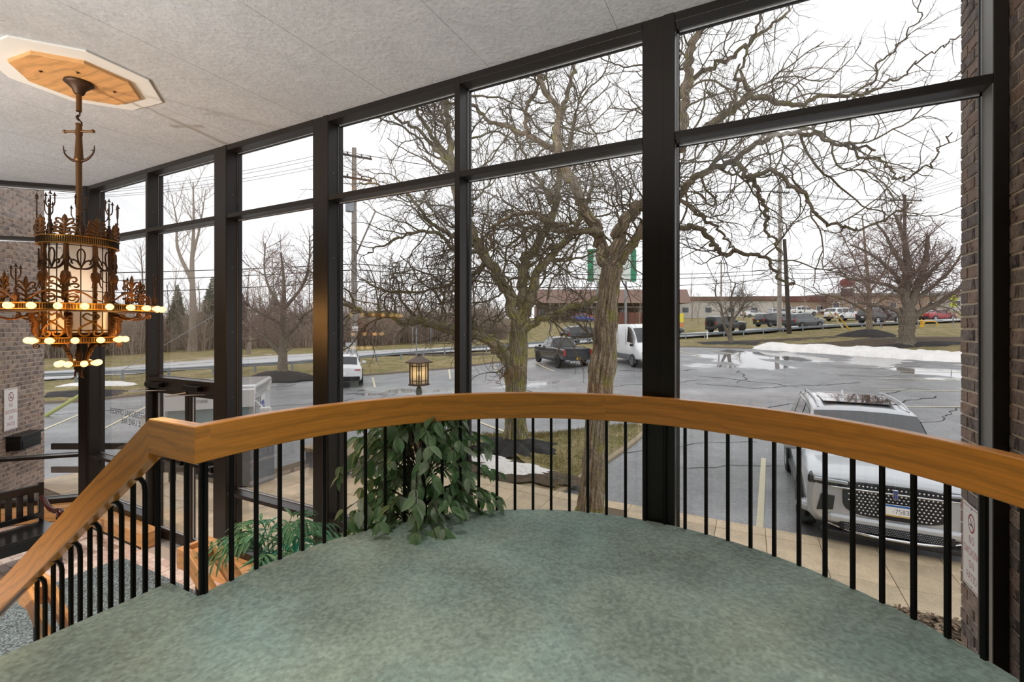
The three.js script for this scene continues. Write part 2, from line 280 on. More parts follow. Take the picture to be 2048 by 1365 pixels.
// ------------------------------------------------ brickwork
function brickWall(name, label, x, z, turn, len, y0, y1, pick, tones = M.bricks) {
  // local x runs along the wall, the brick face looks along local +z
  const w = structure(name, label, 'wall', x, y0, z, turn); const C = 0.0795, L = 0.2135; const r = rng(len * 991 | 0);
  part('mortar', worldUV(boxTo(0, len, 0, y1 - y0, -0.3, -0.007)), M.mortar, w);
  const geos = [0, 1, 2, 3].map((k) => { const g = new THREE.BoxGeometry(L - 0.0135, C - 0.0145, 0.09, 2, 1, 1); const p = g.attributes.position; const q = rng(k + 3); for (let i = 0; i < p.count; i++) if (p.getZ(i) > 0) { const e = Math.abs(p.getX(i)) > 0.01; p.setZ(i, p.getZ(i) + (q() - 0.5) * 0.003 - (e ? 0.0015 : 0)); } const g2 = worldUV(g, 2.2); const uv = g2.attributes.uv; for (let i = 0; i < uv.count; i++) uv.setXY(i, uv.getX(i) + k * 0.23, uv.getY(i) + k * 0.31); g.computeVertexNormals(); return g2; });
  const half = [0, 1].map((k) => worldUV(new THREE.BoxGeometry(L / 2 - 0.0135, C - 0.0145, 0.09), 2.2));
  const shown = [], rest = []; const rows = Math.floor((y1 - y0) / C);
  for (let j = 0; j < rows; j++) {
    const y = (j + 0.5) * C; let u = 0;
    while (u < len - 0.03) { const short = (j % 2 && u === 0); const bl = short ? L / 2 : Math.min(L, len - u); const hb = bl < L * 0.75; if (bl < 0.05) break; const p = { u: u + bl / 2, y, hb, s: bl / (hb ? L / 2 : L) }; (pick(p.u, y + y0) ? shown : rest).push(p); u += bl; }
  }
  while (shown.length > 300) rest.push(shown.pop());
  for (const p of shown) { const m = part('brick', p.hb ? half[0] : geos[Math.floor(r() * 4)], tones[Math.floor(r() * 5)], w); m.position.set(p.u, p.y + (r() - 0.5) * 0.002, -0.045 + (r() - 0.5) * 0.004); m.scale.x = p.s; m.rotation.set((r() - 0.5) * 0.012, (r() - 0.5) * 0.008, (r() - 0.5) * 0.004); }
  const by = [[], [], [], [], []]; for (const p of rest) by[Math.floor(r() * 5)].push(p);
  const pos = new THREE.Matrix4();
  by.forEach((list, k) => { if (!list.length) return; const im = new THREE.InstancedMesh(geos[k % 4], tones[k], list.length); im.name = 'brick_field'; shadow(im); list.forEach((p, i) => { pos.makeScale(p.hb ? p.s * 0.5 : p.s, 1, 1).setPosition(p.u, p.y, -0.045 + (r() - 0.5) * 0.003); im.setMatrixAt(i, pos); }); stuff(im); w.add(im); });
  return w;
}
{
  // right end wall runs on outside as a pier; local x towards the back of the room, face looks to -x
  const w = brickWall('wall_right', 'dark brown brick end wall that runs out past the glass', WALLX, -4.075, -Math.PI / 2, 7.9, -1.72, 4.2, (u, y) => (u < 0.45 || (u > 0.62 && u < 1.08)) && y < 3.65 && y > -1.3);
  // left wing outside the turned glass
  const wl = brickWall('wall_left', 'brown brick wing wall outside the turned glass, under a metal coping', LEFTX, -2.275, Math.PI * 0.75, 2.1, -1.66, 4.02, (u, y) => u > 0.9 && y > -0.9 && y < 3.2, M.bricksDaylit);
  const cp = part('coping', rboxTo(-0.03, 2.1, 5.68, 5.74, -0.34, 0.03, 0.01), M.alu, wl);
  // plain plaster walls that close the room out of sight
  const plasterWall = (n, l, x0, x1, y0, y1, z0, z1) => { const o = structure(n, l, 'wall', 0, 0, 0); part('plaster', worldUV(boxTo(x0, x1, y0, y1, z0, z1), 0.5), M.wallPaint, o); return o; };
  M.wallPaint = std('#cfc9bf', 0.85);
  plasterWall('wall_side', 'pale painted wall at the far end of the lobby', -10.8, -10.5, -3.1, CEIL + 0.2, -2.3, 4.0);
  plasterWall('wall_back', 'pale painted wall behind the upper hall', -10.8, 1.6, -3.1, CEIL + 0.2, 3.8, 4.1);
  plasterWall('wall_lower', 'pale painted cellar wall under the glass front', -10.4, 1.5, -3.1, -1.7, -3.62, -3.42);
}
// ------------------------------------------------ window metal
const RAILS = [[3.545, CEIL], [2.716, 2.77], [-0.672, -0.627], [-1.385, -1.30]];     // head, transom, guard rail, bottom rail
const MULL = [{ x: -7.545, w: 0.056 }, { x: -5.816, w: 0.256 }, { x: -4.045, w: 0.236 }, { x: -2.313, w: 0.056 }, { x: -0.587, w: 0.226 }, { x: 1.200, w: 0.062 }];
{
  const post = (x, w, label) => {
    const o = structure('mullion', label, 'mullion', x, LOW, FRONT);
    part('post', rboxTo(-w / 2, w / 2, 0, CEIL - LOW, -0.2, 0, 0.004), M.bronze, o);
    if (w > 0.2) part('cover_strip', rboxTo(w / 2 - 0.075, w / 2 - 0.004, 0, CEIL - LOW, -0.02, 0.006, 0.003), M.bronze, o);
    const screws = []; for (const y of [0.6, 1.3, 2.1, 2.9, 3.7, 4.6]) screws.push(cyl(0.004, 0.004, 0.004, 8, w / 2 + 0.001, y, -0.07, 0, 0, Math.PI / 2));
    part('screw', merge(screws), M.silver, o);
    if (x > 1) part('jamb_strip', boxTo(-w / 2 - 0.004, -w / 2, 0, CEIL - LOW, -0.145, -0.004), std('#8f8f8e', 0.4, 0.3), o, 'pale grey strip on the post side');  // pale grey strip laid over one side of the end post
    return o;
  };
  const names = ['thin', 'wide', 'wide', 'thin', 'wide', 'thin'], where = ['beside the entrance door, on its hinge side', 'between the entrance door and the potted palm', 'between the potted palm and the ficus', 'in front of the leaning ficus crown', 'standing at the front of the round floor', 'against the dark brick end wall'];
  MULL.forEach((m, i) => post(m.x, m.w, `${names[i]} dark bronze window post ${where[i]}`));
  const cor = structure('mullion', 'dark bronze corner post where the glass front turns', 'mullion', CORNER[0], LOW, CORNER[1]);
  part('post', merge([rboxTo(0.0, 0.115, 0, CEIL - LOW, -0.2, 0, 0.004), T(rboxTo(0, 0.10, 0, CEIL - LOW, 0, 0.2, 0.004), 0, 0, 0, 0, Math.PI * 1.25, 0), cyl(0.1, 0.1, CEIL - LOW, 8, -0.05, (CEIL - LOW) / 2, -0.11)]), M.bronze, cor);
}
let winNo = 0;
function windowBay(label, x, z, turn, len, out, rows, guard = true) {
  // local x along the bay; out = +1/-1: local z direction of the outside
  const w = structure('window_' + (++winNo), label, 'window', x, 0, z, turn);
  const zz = (a, b) => out > 0 ? [a, b] : [-b, -a];
  const [r0, r1] = zz(0, 0.19), [g0, g1] = zz(0.142, 0.148), [b0, b1] = zz(0.132, 0.142);
  const rails = rows || RAILS;
  rails.forEach(([y0, y1], i) => { part(i === 0 ? 'head_rail' : i === 1 ? 'transom' : i === 2 ? 'guard_rail' : 'bottom_rail', rboxTo(0, len, y0, y1, r0, r1, 0.004), M.bronze, w); });
  for (let i = 0; i < rails.length - 1; i++) {
    const yb = rails[i + 1][1], yt = rails[i][0];
    part('pane', boxTo(0, len, yb, yt, g0, g1), M.glass, w);
    part('glazing_bead', merge([boxTo(0, 0.009, yb, yt, b0, b1), boxTo(len - 0.009, len, yb, yt, b0, b1), boxTo(0, len, yb, yb + 0.009, b0, b1), boxTo(0, len, yt - 0.009, yt, b0, b1)]), M.alu, w);
    part('gasket', merge([boxTo(0.009, 0.014, yb, yt, b0, b1), boxTo(len - 0.014, len - 0.009, yb, yt, b0, b1), boxTo(0, len, yt - 0.014, yt - 0.009, b0, b1)]), M.gasket, w);
  }
  return w;
}
{
  const L = (i) => MULL[i].x + MULL[i].w / 2, Rr = (i) => MULL[i].x - MULL[i].w / 2;
  windowBay('tall glass bay with dark metal frame between corner post and door', CORNER[0] + 0.115, FRONT, 0, Rr(0) - CORNER[0] - 0.115, -1);
  windowBay('upper glass panes above the entrance door in dark metal', L(0), FRONT, 0, Rr(1) - L(0), -1, [RAILS[0], RAILS[1], [0.535, 0.69]]);
  windowBay('tall glass bay with dark metal frame behind the potted palm', L(1), FRONT, 0, Rr(2) - L(1), -1);
  windowBay('tall glass bay with dark metal frame behind the ficus', L(2), FRONT, 0, Rr(3) - L(2), -1);
  windowBay('tall glass bay looking onto the two mossy tree trunks', L(3), FRONT, 0, Rr(4) - L(3), -1);
  windowBay('wide tall glass bay beside the brick end wall', L(4), FRONT, 0, Rr(5) - L(4), -1);
  const k = 0.10 * Math.SQRT1_2;
  windowBay('turned glass bay behind the chandelier, facing the brick wing', CORNER[0] - k, CORNER[1] + k, Math.PI * 1.25, 1.5, 1);
  // right jamb post of the turned bay, out of view
  // entrance door
  const d = structure('door_1', 'glazed entrance door pair with dark metal stiles and push bars', 'door', L(0), LOW, FRONT); const H = 2.11, W = Rr(1) - L(0), mid = 0.86;
  part('threshold', rboxTo(0, W, -0.005, 0.012, -0.2, 0.02, 0.004), M.alu, d);
  const leaf = (x0, x1, hinge) => {
    const g = new THREE.Group(); g.name = 'leaf'; d.add(g);
    const st = 0.075, z0 = -0.13, z1 = -0.075;
    part('stile', rboxTo(x0, x0 + st, 0.012, H, z0, z1, 0.004), M.bronze, g); part('stile', rboxTo(x1 - st, x1, 0.012, H, z0, z1, 0.004), M.bronze, g);
    part('rail', rboxTo(x0 + st, x1 - st, 0.015, 0.15, z0, z1, 0.004), M.bronze, g); part('rail', rboxTo(x0 + st, x1 - st, H - 0.07, H, z0, z1, 0.004), M.bronze, g);
    part('pane', boxTo(x0 + st, x1 - st, 0.15, H - 0.07, -0.105, -0.099), M.glass, g);
    part('glazing_bead', merge([boxTo(x0 + st, x1 - st, 0.15, 0.16, -0.099, -0.088), boxTo(x0 + st, x0 + st + 0.01, 0.15, H - 0.07, -0.099, -0.088), boxTo(x1 - st - 0.01, x1 - st, 0.15, H - 0.07, -0.099, -0.088)]), M.alu, g);
    part('push_bar', merge([rboxTo(x0 + 0.05, x1 - 0.05, 1.14, 1.185, -0.05, -0.01, 0.008), rboxTo(x0 + 0.05, x0 + 0.1, 1.12, 1.2, -0.085, -0.012, 0.006), rboxTo(x1 - 0.1, x1 - 0.05, 1.12, 1.2, -0.085, -0.012, 0.006)]), M.black, g);
    return g;
  };
  leaf(0.02, mid - 0.004); leaf(mid + 0.004, W - 0.02);
  part('jamb', rboxTo(0, 0.02, 0, H, -0.19, 0, 0.003), M.bronze, d); part('jamb', rboxTo(W - 0.02, W, 0, H, -0.19, 0, 0.003), M.bronze, d);
  for (const [x, w] of [[0.06, 0.38], [0.98, 0.36]]) {
    const c = part('door_closer', merge([rboxTo(x, x + w, H + 0.03, H + 0.1, -0.0, 0.07, 0.012), cyl(0.012, 0.012, 0.03, 10, x + 0.06, H + 0.015, 0.035)]), M.black, d);
    part('closer_arm', merge([tubeG([V(x + 0.06, H + 0.005, 0.035), V(x - 0.1 + (x > 1 ? 0 : 0.0), H - 0.03, 0.21)], [0.009, 0.009], 6, { cap: true }), tubeG([V(x - 0.1, H - 0.03, 0.21), V(x + 0.3, H - 0.015, -0.06)], [0.008, 0.008], 6, { cap: true })]), M.silver, d);
  }
  // oak plinth along the foot of the glass
  const pl = structure('baseboard_front', 'oak plinth box along the foot of the glass by the door', 'baseboard', CORNER[0] + 0.1, LOW, FRONT);
  part('casing', worldUV(rboxTo(0, 2.09, 0, 0.205, 0.0, 0.215, 0.006), 0.8), M.oakPale, pl); part('recess', boxTo(0.02, 2.06, 0, 0.03, 0.19, 0.22), M.trimBlack, pl);
  const p2 = structure('baseboard_palm', 'oak plinth box along the foot of the glass behind the palm', 'baseboard', L(1) + 0.02, LOW, FRONT);
  part('casing', worldUV(rboxTo(0, 6.7, 0, 0.205, 0.0, 0.215, 0.006), 0.8), M.oakPale, p2);
  const p3 = structure('baseboard_turn', 'oak plinth box along the turned glass behind the bench', 'baseboard', CORNER[0], LOW, CORNER[1], Math.PI * 1.25);
  part('casing', worldUV(rboxTo(0.09, 1.6, 0, 0.205, -0.215, 0.0, 0.006), 0.8), M.oakPale, p3);
}
{
  // lettering on the glass bay beside the door, made to be read from outside
  const t = canvasTex(1024, 256, (g, w, h) => { g.clearRect(0, 0, w, h); g.fillStyle = '#14171a'; g.translate(w, 0); g.scale(-1, 1); g.font = '82px sans-serif'; g.textAlign = 'left'; g.fillText('PROFESSIONAL OFFICES', 28, 106, 967); g.fillText('E LAKE AVE', 265, 196, 460); });
  const letters = new THREE.MeshStandardMaterial({ map: t, transparent: true, alphaTest: 0.5, roughness: 0.6 });
  const o = part('window_lettering', new THREE.PlaneGeometry(1.45, 0.3625), letters, scene); o.name = 'window_lettering';
  o.position.set(-8.37, 0.0, GLASS + 0.006); tag(o, 'dark reversed office lettering stuck on the glass beside the door', 'lettering');
}

// ---------------------------------------------------------------- stair and gallery railing
function sweepBoard(path, sides, w, h, c = 0.006, uo = 0) {
  // a board of width w (along sides[k]) and height h hung below the path, chamfered; end caps
  const sec = [[-w / 2 + c, 0], [w / 2 - c, 0], [w / 2, -c], [w / 2, -h + c], [w / 2 - c, -h], [-w / 2 + c, -h], [-w / 2, -h + c], [-w / 2, -c]];
  const m = new MB(); let L = uo; const up = V(0, 1, 0); if (V().subVectors(path[1], path[0]).dot(V().crossVectors(sides[1], up)) < 0) sides = sides.map((s) => s.clone().negate()); const pts = path.map((p, k) => sec.map(([a, b]) => V().copy(p).addScaledVector(sides[k], a).addScaledVector(up, b)));
  for (let k = 0; k < path.length - 1; k++) {
    const l2 = L + path[k].distanceTo(path[k + 1]); let vv = 0;
    for (let j = 0; j < 8; j++) {
      const q = (j + 1) % 8, A = pts[k][j], B = pts[k][q], C = pts[k + 1][q], D = pts[k + 1][j], len = A.distanceTo(B);
      m.quad(A, D, C, B); const o = m.u.length - 8; const uv = [L, vv, l2, vv, l2, vv + len, L, vv + len]; for (let i = 0; i < 8; i++) m.u[o + i] = uv[i] * (i % 2 ? 1.25 : 0.55); vv += len;
    }
    L = l2;
  }
  for (const [k, d] of [[0, 1], [path.length - 1, -1]]) for (let j = 1; j < 7; j++) d > 0 ? m.tri(pts[k][0], pts[k][j], pts[k][j + 1]) : m.tri(pts[k][0], pts[k][j + 1], pts[k][j]);
  return m.geo();
}
{
  const r = thing('handrail', 'golden oak handrail on black balusters curving round the carpeted floor edge', 'railing', EDGE.x, 0, EDGE.z);
  const RR = 1.835, TOP = 0.9, HT = 0.187, WD = 0.07;
  const at = (a, rad, y) => V(rad * Math.sin(a), y, -rad * Math.cos(a)), deg = Math.PI / 180;
  const arcs = [[-94.94, -52], [-52, -9.2], [-9.2, 33], [33, 77.8]];
  const MITRE = V(-1.09, 0, -1.0);
  arcs.forEach(([a0, a1], i) => {
    const P = [], S = []; for (const k of [0, ...(i ? [] : [0.7]), ...Array.from({ length: 24 }, (_, q) => q + 1)]) { const a = lerp(a0, a1, k / 24) * deg; P.push(at(a, RR, TOP)); const s = V(Math.sin(a), 0, -Math.cos(a)); if (i === 0 && k === 0) s.copy(MITRE); S.push(s); }
    part('rail_segment', sweepBoard(P, S, WD, HT, 0.005, i * 3.3), M.oak, r);
  });
  // level return and the raking rail along the stair
  const zr = -1.345 - EDGE.z, x0 = -2.4742 - EDGE.x, x1 = -2.87 - EDGE.x, sx = V(0, 0, -1);
  part('rail_segment', sweepBoard([V(x0, TOP, zr), V(x1, TOP, zr)], [MITRE, sx], WD, HT, 0.005, 1.7), M.oak, r);
  const tan = 0.668, xe = -5.2 - EDGE.x, yR = (x) => TOP - tan * (x1 - x), HV = HT / Math.cos(Math.atan(tan));
  part('rail_segment', sweepBoard([V(x1, TOP, zr), V(x1 - 0.001, TOP - 0.0007, zr), V(xe, yR(xe), zr)], [sx, sx, sx], WD, HV * 0.97, 0.005, 5.1), M.oak, r);
  part('rail_strap', sweepBoard([V(x1, TOP - HT, zr), V(xe, yR(xe) - HV * 0.97, zr)], [sx, sx], 0.03, 0.008, 0.001), M.bronze, r);
  // balusters round the edge
  const bg = rbox(0.021, 1.0, 0.021, 0.003, 0, 0.36, 0);
  for (let k = -12; k <= 28; k++) { const a = (-42.6 + 4.17 * k) * deg; const b = part('baluster', bg, M.black, r); b.position.copy(at(a, 1.893, 0)); b.rotation.y = -a; }
  for (const x of [-2.545, -2.68, -2.815]) { const b = part('baluster', bg, M.black, r); b.position.set(x - EDGE.x, 0, zr - 0.055); }
  // raking balusters; every second one bends in under the rail
  for (let k = 0; k < 13; k++) {
    const x = -2.955 - 0.135 * k - EDGE.x, y = yR(x) - HV, zz = zr - 0.05;
    const bent = k % 2 === 1;
    const pts = bent ? [V(x, y - 0.85, zz), V(x, y - 0.075, zz), V(x, y - 0.03, zz + 0.006), V(x - 0.008, y + 0.0, zz + 0.022), V(x - 0.02, y + 0.012, zz + 0.05)] : [V(x, y - 0.85, zz), V(x, y + 0.1, zz)];
    part('baluster', tubeG(pts, pts.map(() => 0.0145), 8, { cap: true }), M.black, r);
  }
  part('stringer', sweepBoard([V(x1 + 0.05, -0.03, zr - 0.05), V(-4.75 - EDGE.x, -0.03 - tan * 1.83, zr - 0.05)], [sx, sx], 0.04, 0.25, 0.003), M.black, r);
  // oak rail pair at the cellar stair
  const guard = (name, label, x, z, k = 1) => {
    const g = thing(name, label, 'railing', x, LOW, z); g.scale.set(1, 1, k);
    const y = 0.9, run = 1.5, b = (z0, uo) => sweepBoard([V(0, y, z0), V(0.13, y, z0), V(0.131, y - 0.0008, z0), V(run, y - 0.70 * (run - 0.13), z0)], [sx, sx, sx, sx], 0.06, 0.19, 0.006, uo);
    part('side_board', b(0.115, 0), M.oakPale, g); part('side_board', b(-0.115, 2), M.oakPale, g);
    part('end_board', worldUV(rboxTo(-0.05, 0.0, y - 0.19, y, -0.145, 0.145, 0.006), 1), M.oakPale, g);
    part('spacer', worldUV(boxTo(0.0, 0.12, y - 0.19, y - 0.045, -0.085, 0.085), 1), M.oakPale, g);
    part('post', rboxTo(0.02, 0.06, -0.02, y - 0.18, -0.02, 0.02, 0.003), M.black, g); part('post', rboxTo(0.9, 0.94, -0.6, y - 0.7, -0.02, 0.02, 0.003), M.black, g);
  };
  guard('stair_guard', 'short oak double rail that dips down in front of the potted palm', -4.72, -2.55);
  guard('stair_guard', 'short oak double rail beyond the last balusters of the raking stair', -5.25, -1.58, 0.55);
}
// ---------------------------------------------------------------- lobby furniture
{
  const g = thing('lobby_rug', 'dark blue-green mottled entrance rug on the pink tiles', 'rug', -6.3, LOW + 0.001, -1.35);
  part('pile', worldUV(rboxTo(-0.85, 0.86, 0, 0.012, -1.63, 1.6, 0.005), 0.8), M.rug, g);
}
{
  const b = thing('bench', 'black wooden slatted bench with scrolled arms by the turned glass', 'bench', -8.0, LOW, -1.55);
  // bench length runs along z, it faces +x
  const W = 0.62, zL = -1.03, zR = 0.75;
  part('seat', rboxTo(-0.24, W - 0.3 + 0.0, 0.40, 0.435, zL, zR, 0.008), M.benchBlack, b);
  part('apron', rboxTo(W - 0.345, W - 0.315, 0.28, 0.405, zL + 0.02, zR, 0.005), M.benchBlack, b);
  part('top_rail', rboxTo(-0.31, -0.26, 0.80, 0.905, zL, zR, 0.014), M.benchBlack, b); part('lower_rail', rboxTo(-0.285, -0.25, 0.47, 0.54, zL, zR, 0.006), M.benchBlack, b);
  const sl = rbox(0.016, 0.29, 0.062, 0.004); for (let k = 0; k < 17; k++) { const m = part('slat', sl, M.benchBlack, b); m.position.set(-0.272, 0.67, zL + 0.12 + k * 0.1); }
  for (const z of [zL + 0.02, zR - 0.02]) {
    part('leg', rboxTo(-0.315, -0.255, 0, 0.93, z - 0.025, z + 0.025, 0.008), M.benchBlack, b);
    part('leg', rboxTo(0.24, 0.295, 0, 0.62, z - 0.025, z + 0.025, 0.008), M.benchBlack, b);
    const arm = curve([[-0.27, 0.74, z], [-0.16, 0.70, z], [-0.02, 0.635, z], [0.14, 0.625, z], [0.27, 0.655, z], [0.325, 0.64, z], [0.33, 0.605, z], [0.305, 0.59, z]], 28);
    part('arm', tubeG(arm, (t) => 0.028 + 0.008 * t, 8, { cap: true }), M.benchRed, b);
  }
}
// ---------------------------------------------------------------- signs and the wall lamp
function noSmoking(label, x, y, z, turn, w, h) {
  const s = thing('no_smoking_sign', label, 'sign', x, y, z, turn);
  part('plate', rbox(w, h, 0.004, 0.002, 0, 0, 0.002), M.white, s);
  const t = canvasTex(384, 640, (g, W, H) => {
    g.fillStyle = '#f3f1ee'; g.fillRect(0, 0, W, H); g.strokeStyle = '#9c2a2e'; g.lineWidth = 5; g.strokeRect(12, 12, W - 24, H - 24);
    g.lineWidth = 14; g.beginPath(); g.arc(W / 2, 130, 66, 0, Math.PI * 2); g.stroke();
    g.fillStyle = '#222'; g.fillRect(W / 2 - 44, 138, 66, 13); g.fillStyle = '#777'; g.fillRect(W / 2 + 24, 138, 8, 13); g.fillRect(W / 2 + 36, 138, 6, 13);
    g.strokeStyle = '#555'; g.lineWidth = 4; g.beginPath(); g.moveTo(W / 2 + 30, 132); g.bezierCurveTo(W / 2 + 46, 116, W / 2 + 12, 112, W / 2 + 30, 94); g.stroke();
    g.strokeStyle = '#9c2a2e'; g.lineWidth = 14; g.beginPath(); g.moveTo(W / 2 - 47, 83); g.lineTo(W / 2 + 47, 177); g.stroke();
    g.fillStyle = '#9c2a2e'; g.textAlign = 'center'; g.font = '80px sans-serif'; g.fillText('NO', W / 2, 288); g.fillText('SMOKING', W / 2, 384, W - 44); g.fillText('ON', W / 2, 480); g.fillText('PATIO', W / 2, 576);
  });
  part('print', new THREE.PlaneGeometry(w - 0.006, h - 0.006).translate(0, 0, 0.0046), new THREE.MeshStandardMaterial({ map: t, roughness: 0.55 }), s);
  for (const yy of [-1, 1]) part('screw', cyl(0.006, 0.006, 0.004, 8, 0, yy * (h / 2 - 0.02), 0.006, Math.PI / 2), M.silver, s);
}
{
  const c = Math.SQRT1_2, k0 = 1.2;   // along the wing wall, measured from the glass
  noSmoking('white no smoking sign on the brick wing wall above the black lamp', -10.51 - c * k0 + 0.005, -0.04, -2.275 - c * k0 - 0.005, Math.PI * 0.75, 0.33, 0.72);
  noSmoking('white no smoking sign on the brick pier by the parked silver car', WALLX - 0.012, 0.02, -3.85, -Math.PI / 2, 0.27, 0.52);
  const l = thing('wall_lamp', 'black box lamp under the sign on the brick wing wall', 'lamp', -10.51 - c * 1.36, -0.62, -2.275 - c * 1.36, Math.PI * 0.75);
  part('housing', rboxTo(-0.27, 0.27, -0.13, 0.10, 0.0, 0.2, 0.012), M.black, l); part('visor', rboxTo(-0.29, 0.29, 0.10, 0.125, 0.0, 0.23, 0.006), M.black, l); part('lens', rboxTo(-0.22, 0.22, -0.10, 0.02, 0.199, 0.206, 0.003), M.trimBlack, l);
}
// ---------------------------------------------------------------- plants in the lobby
function leafBlade(len, wid, fold, bend, n = 5) {
  // a blade along +x folded along its rib, bending down
  const m = new MB(); const rows = []; for (let k = 0; k <= n; k++) { const t = k / n, w = wid * Math.pow(Math.sin(Math.PI * Math.min(1, 0.04 + t * 0.96)), 0.8) * (1 - 0.35 * t), x = len * t, y = -bend * t * t; rows.push([V(x, y + fold * w, -w), V(x, y, 0), V(x, y + fold * w, w)]); }
  for (let k = 0; k < n; k++) { m.quad(rows[k][0], rows[k][1], rows[k + 1][1], rows[k + 1][0]); m.quad(rows[k][1], rows[k][2], rows[k + 1][2], rows[k + 1][1]); }
  return m.geo();
}
{
  const f = thing('ficus_tree', 'bushy artificial ficus with broad glossy leaves leaning on the balusters', 'plant', -2.24, LOW, -2.80);
  const r = rng(77);
  part('pot', lathe([[0.0, 0], [0.15, 0], [0.19, 0.30], [0.2, 0.31], [0.2, 0.34], [0.18, 0.34], [0.17, 0.28], [0, 0.28]], 28), std('#2a211c', 0.6), f);
  const stems = [], centre = V(0.02, 1.75, -0.02);
  for (let k = 0; k < 4; k++) { const a = k * 1.6; stems.push(tubeG(curve([[0.03 * Math.cos(a), 0.27, 0.03 * Math.sin(a)], [0.06 * Math.cos(a + 1), 0.8, 0.06 * Math.sin(a + 1)], [0.05 * Math.cos(a + 2), 1.3, 0.05 * Math.sin(a + 2)], [0.12 * Math.cos(a), 2.0, 0.12 * Math.sin(a)]], 20), (t) => 0.02 - 0.009 * t, 7)); }
  part('stem', merge(stems), M.barkGrey, f);
  const twigs = new MB(); const ends = [];
  for (let k = 0; k < 250; k++) {
    const y = 0.85 + 1.5 * Math.pow(r(), 0.85), a = r() * 6.283, t = (y - 0.85) / 1.5, R = 0.70 * Math.pow(Math.sin(Math.PI * clamp(0.26 + 0.58 * t, 0, 1)), 0.6) * (0.4 + 0.62 * r());
    const p0 = V(0.05 * Math.cos(a), y - 0.15, 0.05 * Math.sin(a)), p2 = V(R * Math.cos(a), y - 0.18 * R, R * Math.sin(a) * 0.92), p1 = V().addVectors(p0, p2).multiplyScalar(0.5).add(V(0, 0.12, 0));
    if (p2.z < -0.5) p2.z = -0.5; if (p2.z > 0.62) p2.z = 0.62;
    const c = curve([p0, p1, p2], 8); twigs.tube(c, (q) => 0.006 - 0.004 * q, 4); for (let j = 3; j <= 8; j++) ends.push([c[j], a, j === 8]);
  }
  part('twigs', twigs.geo(), M.barkGrey, f);
  const geos = [leafBlade(0.10, 0.033, 0.35, 0.03), leafBlade(0.085, 0.031, 0.25, 0.04), leafBlade(0.112, 0.035, 0.3, 0.02)];
  const rest = [[], [], [], []]; let n = 0; const e = new THREE.Euler(), q = new THREE.Quaternion(), s1 = V(), mt = new THREE.Matrix4();
  const all = []; for (const [p, a, tip] of ends) for (let k = 0; k < (tip ? 3 : 1); k++) all.push([p, a]);
  const lv = all.map(([p, a]) => { const yaw = -a + (r() - 0.5) * 2.4, s = 0.75 + 0.5 * r(); return { p, s, yaw, pitch: -0.35 - 0.9 * r(), roll: (r() - 0.5) * 1.3, front: p.x * 0.25 + p.z * 0.97 + 0.5 * r() }; }).sort((x, y) => y.front - x.front);
  for (const l of lv) {
    const c = Math.floor(r() * 4), gi = Math.floor(r() * 3); e.set(l.roll, l.yaw, l.pitch, 'YXZ'); q.setFromEuler(e);
    if (n < 300) { n++; const m = part('leaf', geos[gi], M.ficus[c], f); m.position.copy(l.p); m.quaternion.copy(q); m.scale.setScalar(l.s); } else rest[c].push(mt.clone().compose(l.p, q, s1.setScalar(l.s)));
  }
  rest.forEach((list, c) => { const im = new THREE.InstancedMesh(geos[c % 3], M.ficus[c], list.length); im.name = 'leaf_mass'; shadow(im); list.forEach((m, i) => im.setMatrixAt(i, m)); stuff(im); f.add(im); });
}
{
  const f = thing('potted_palm', 'green parlour palm with feathered fronds in a pot by the door', 'plant', -3.80, LOW, -2.75);
  const r = rng(88);
  part('pot', lathe([[0.0, 0], [0.13, 0], [0.17, 0.26], [0.18, 0.27], [0.18, 0.3], [0.16, 0.3], [0.15, 0.25], [0, 0.25]], 26), std('#3a2a20', 0.6), f);
  const blades = [leafBlade(0.21, 0.017, 0.5, 0.05, 4), leafBlade(0.17, 0.016, 0.4, 0.06, 4)];
  for (let k = 0; k < 24; k++) {
    const a = k * 2.4 + r() * 0.5, lean = 0.22 + 0.55 * r(), len = 1.05 + 0.5 * r(), hgt = 0.75 + 0.65 * (1 - lean) ;
    const tip = V(Math.cos(a) * len * lean * 0.95, 0.25 + hgt * 0.82 - 0.25 * lean, Math.sin(a) * len * lean * 0.95); if (tip.z < -0.55) tip.z = -0.55;
    const mid = V(tip.x * 0.42, 0.25 + hgt * 0.78, tip.z * 0.42), c = curve([V(0.03 * Math.cos(a), 0.24, 0.03 * Math.sin(a)), V(tip.x * 0.15, 0.55, tip.z * 0.15), mid, tip], 18);
    const g = new THREE.Group(); g.name = 'frond'; f.add(g);
    part('stalk', tubeG(c, (t) => 0.007 - 0.005 * t, 5), M.palm[2], g);
    const parts = [[], []];
    for (let j = 6; j <= 18; j++) for (const sd of [-1, 1]) {
      const p = c[j], t = V().subVectors(c[Math.min(j + 1, 18)], c[j - 1]).normalize(), side = V(-t.z, 0, t.x).normalize().multiplyScalar(sd);
      const d = V().copy(t).multiplyScalar(0.75).addScaledVector(side, 0.75).add(V(0, -0.22 - 0.2 * r(), 0)).normalize(); const zax = V().crossVectors(d, V(0, 1, 0)).normalize(), yax = V().crossVectors(zax, d);
      const s = Math.sin(Math.PI * (0.2 + 0.75 * (j - 6) / 12)) * 0.6 + 0.5; parts[j % 2].push(blades[j % 2].clone().applyMatrix4(new THREE.Matrix4().makeBasis(d, yax, zax).scale(V(s, s, s)).setPosition(p)));
    }
    stuff(part('leaflets', merge(parts.flat()), M.palm[k % 9 === 4 ? 3 : k % 3], g));
  }
}
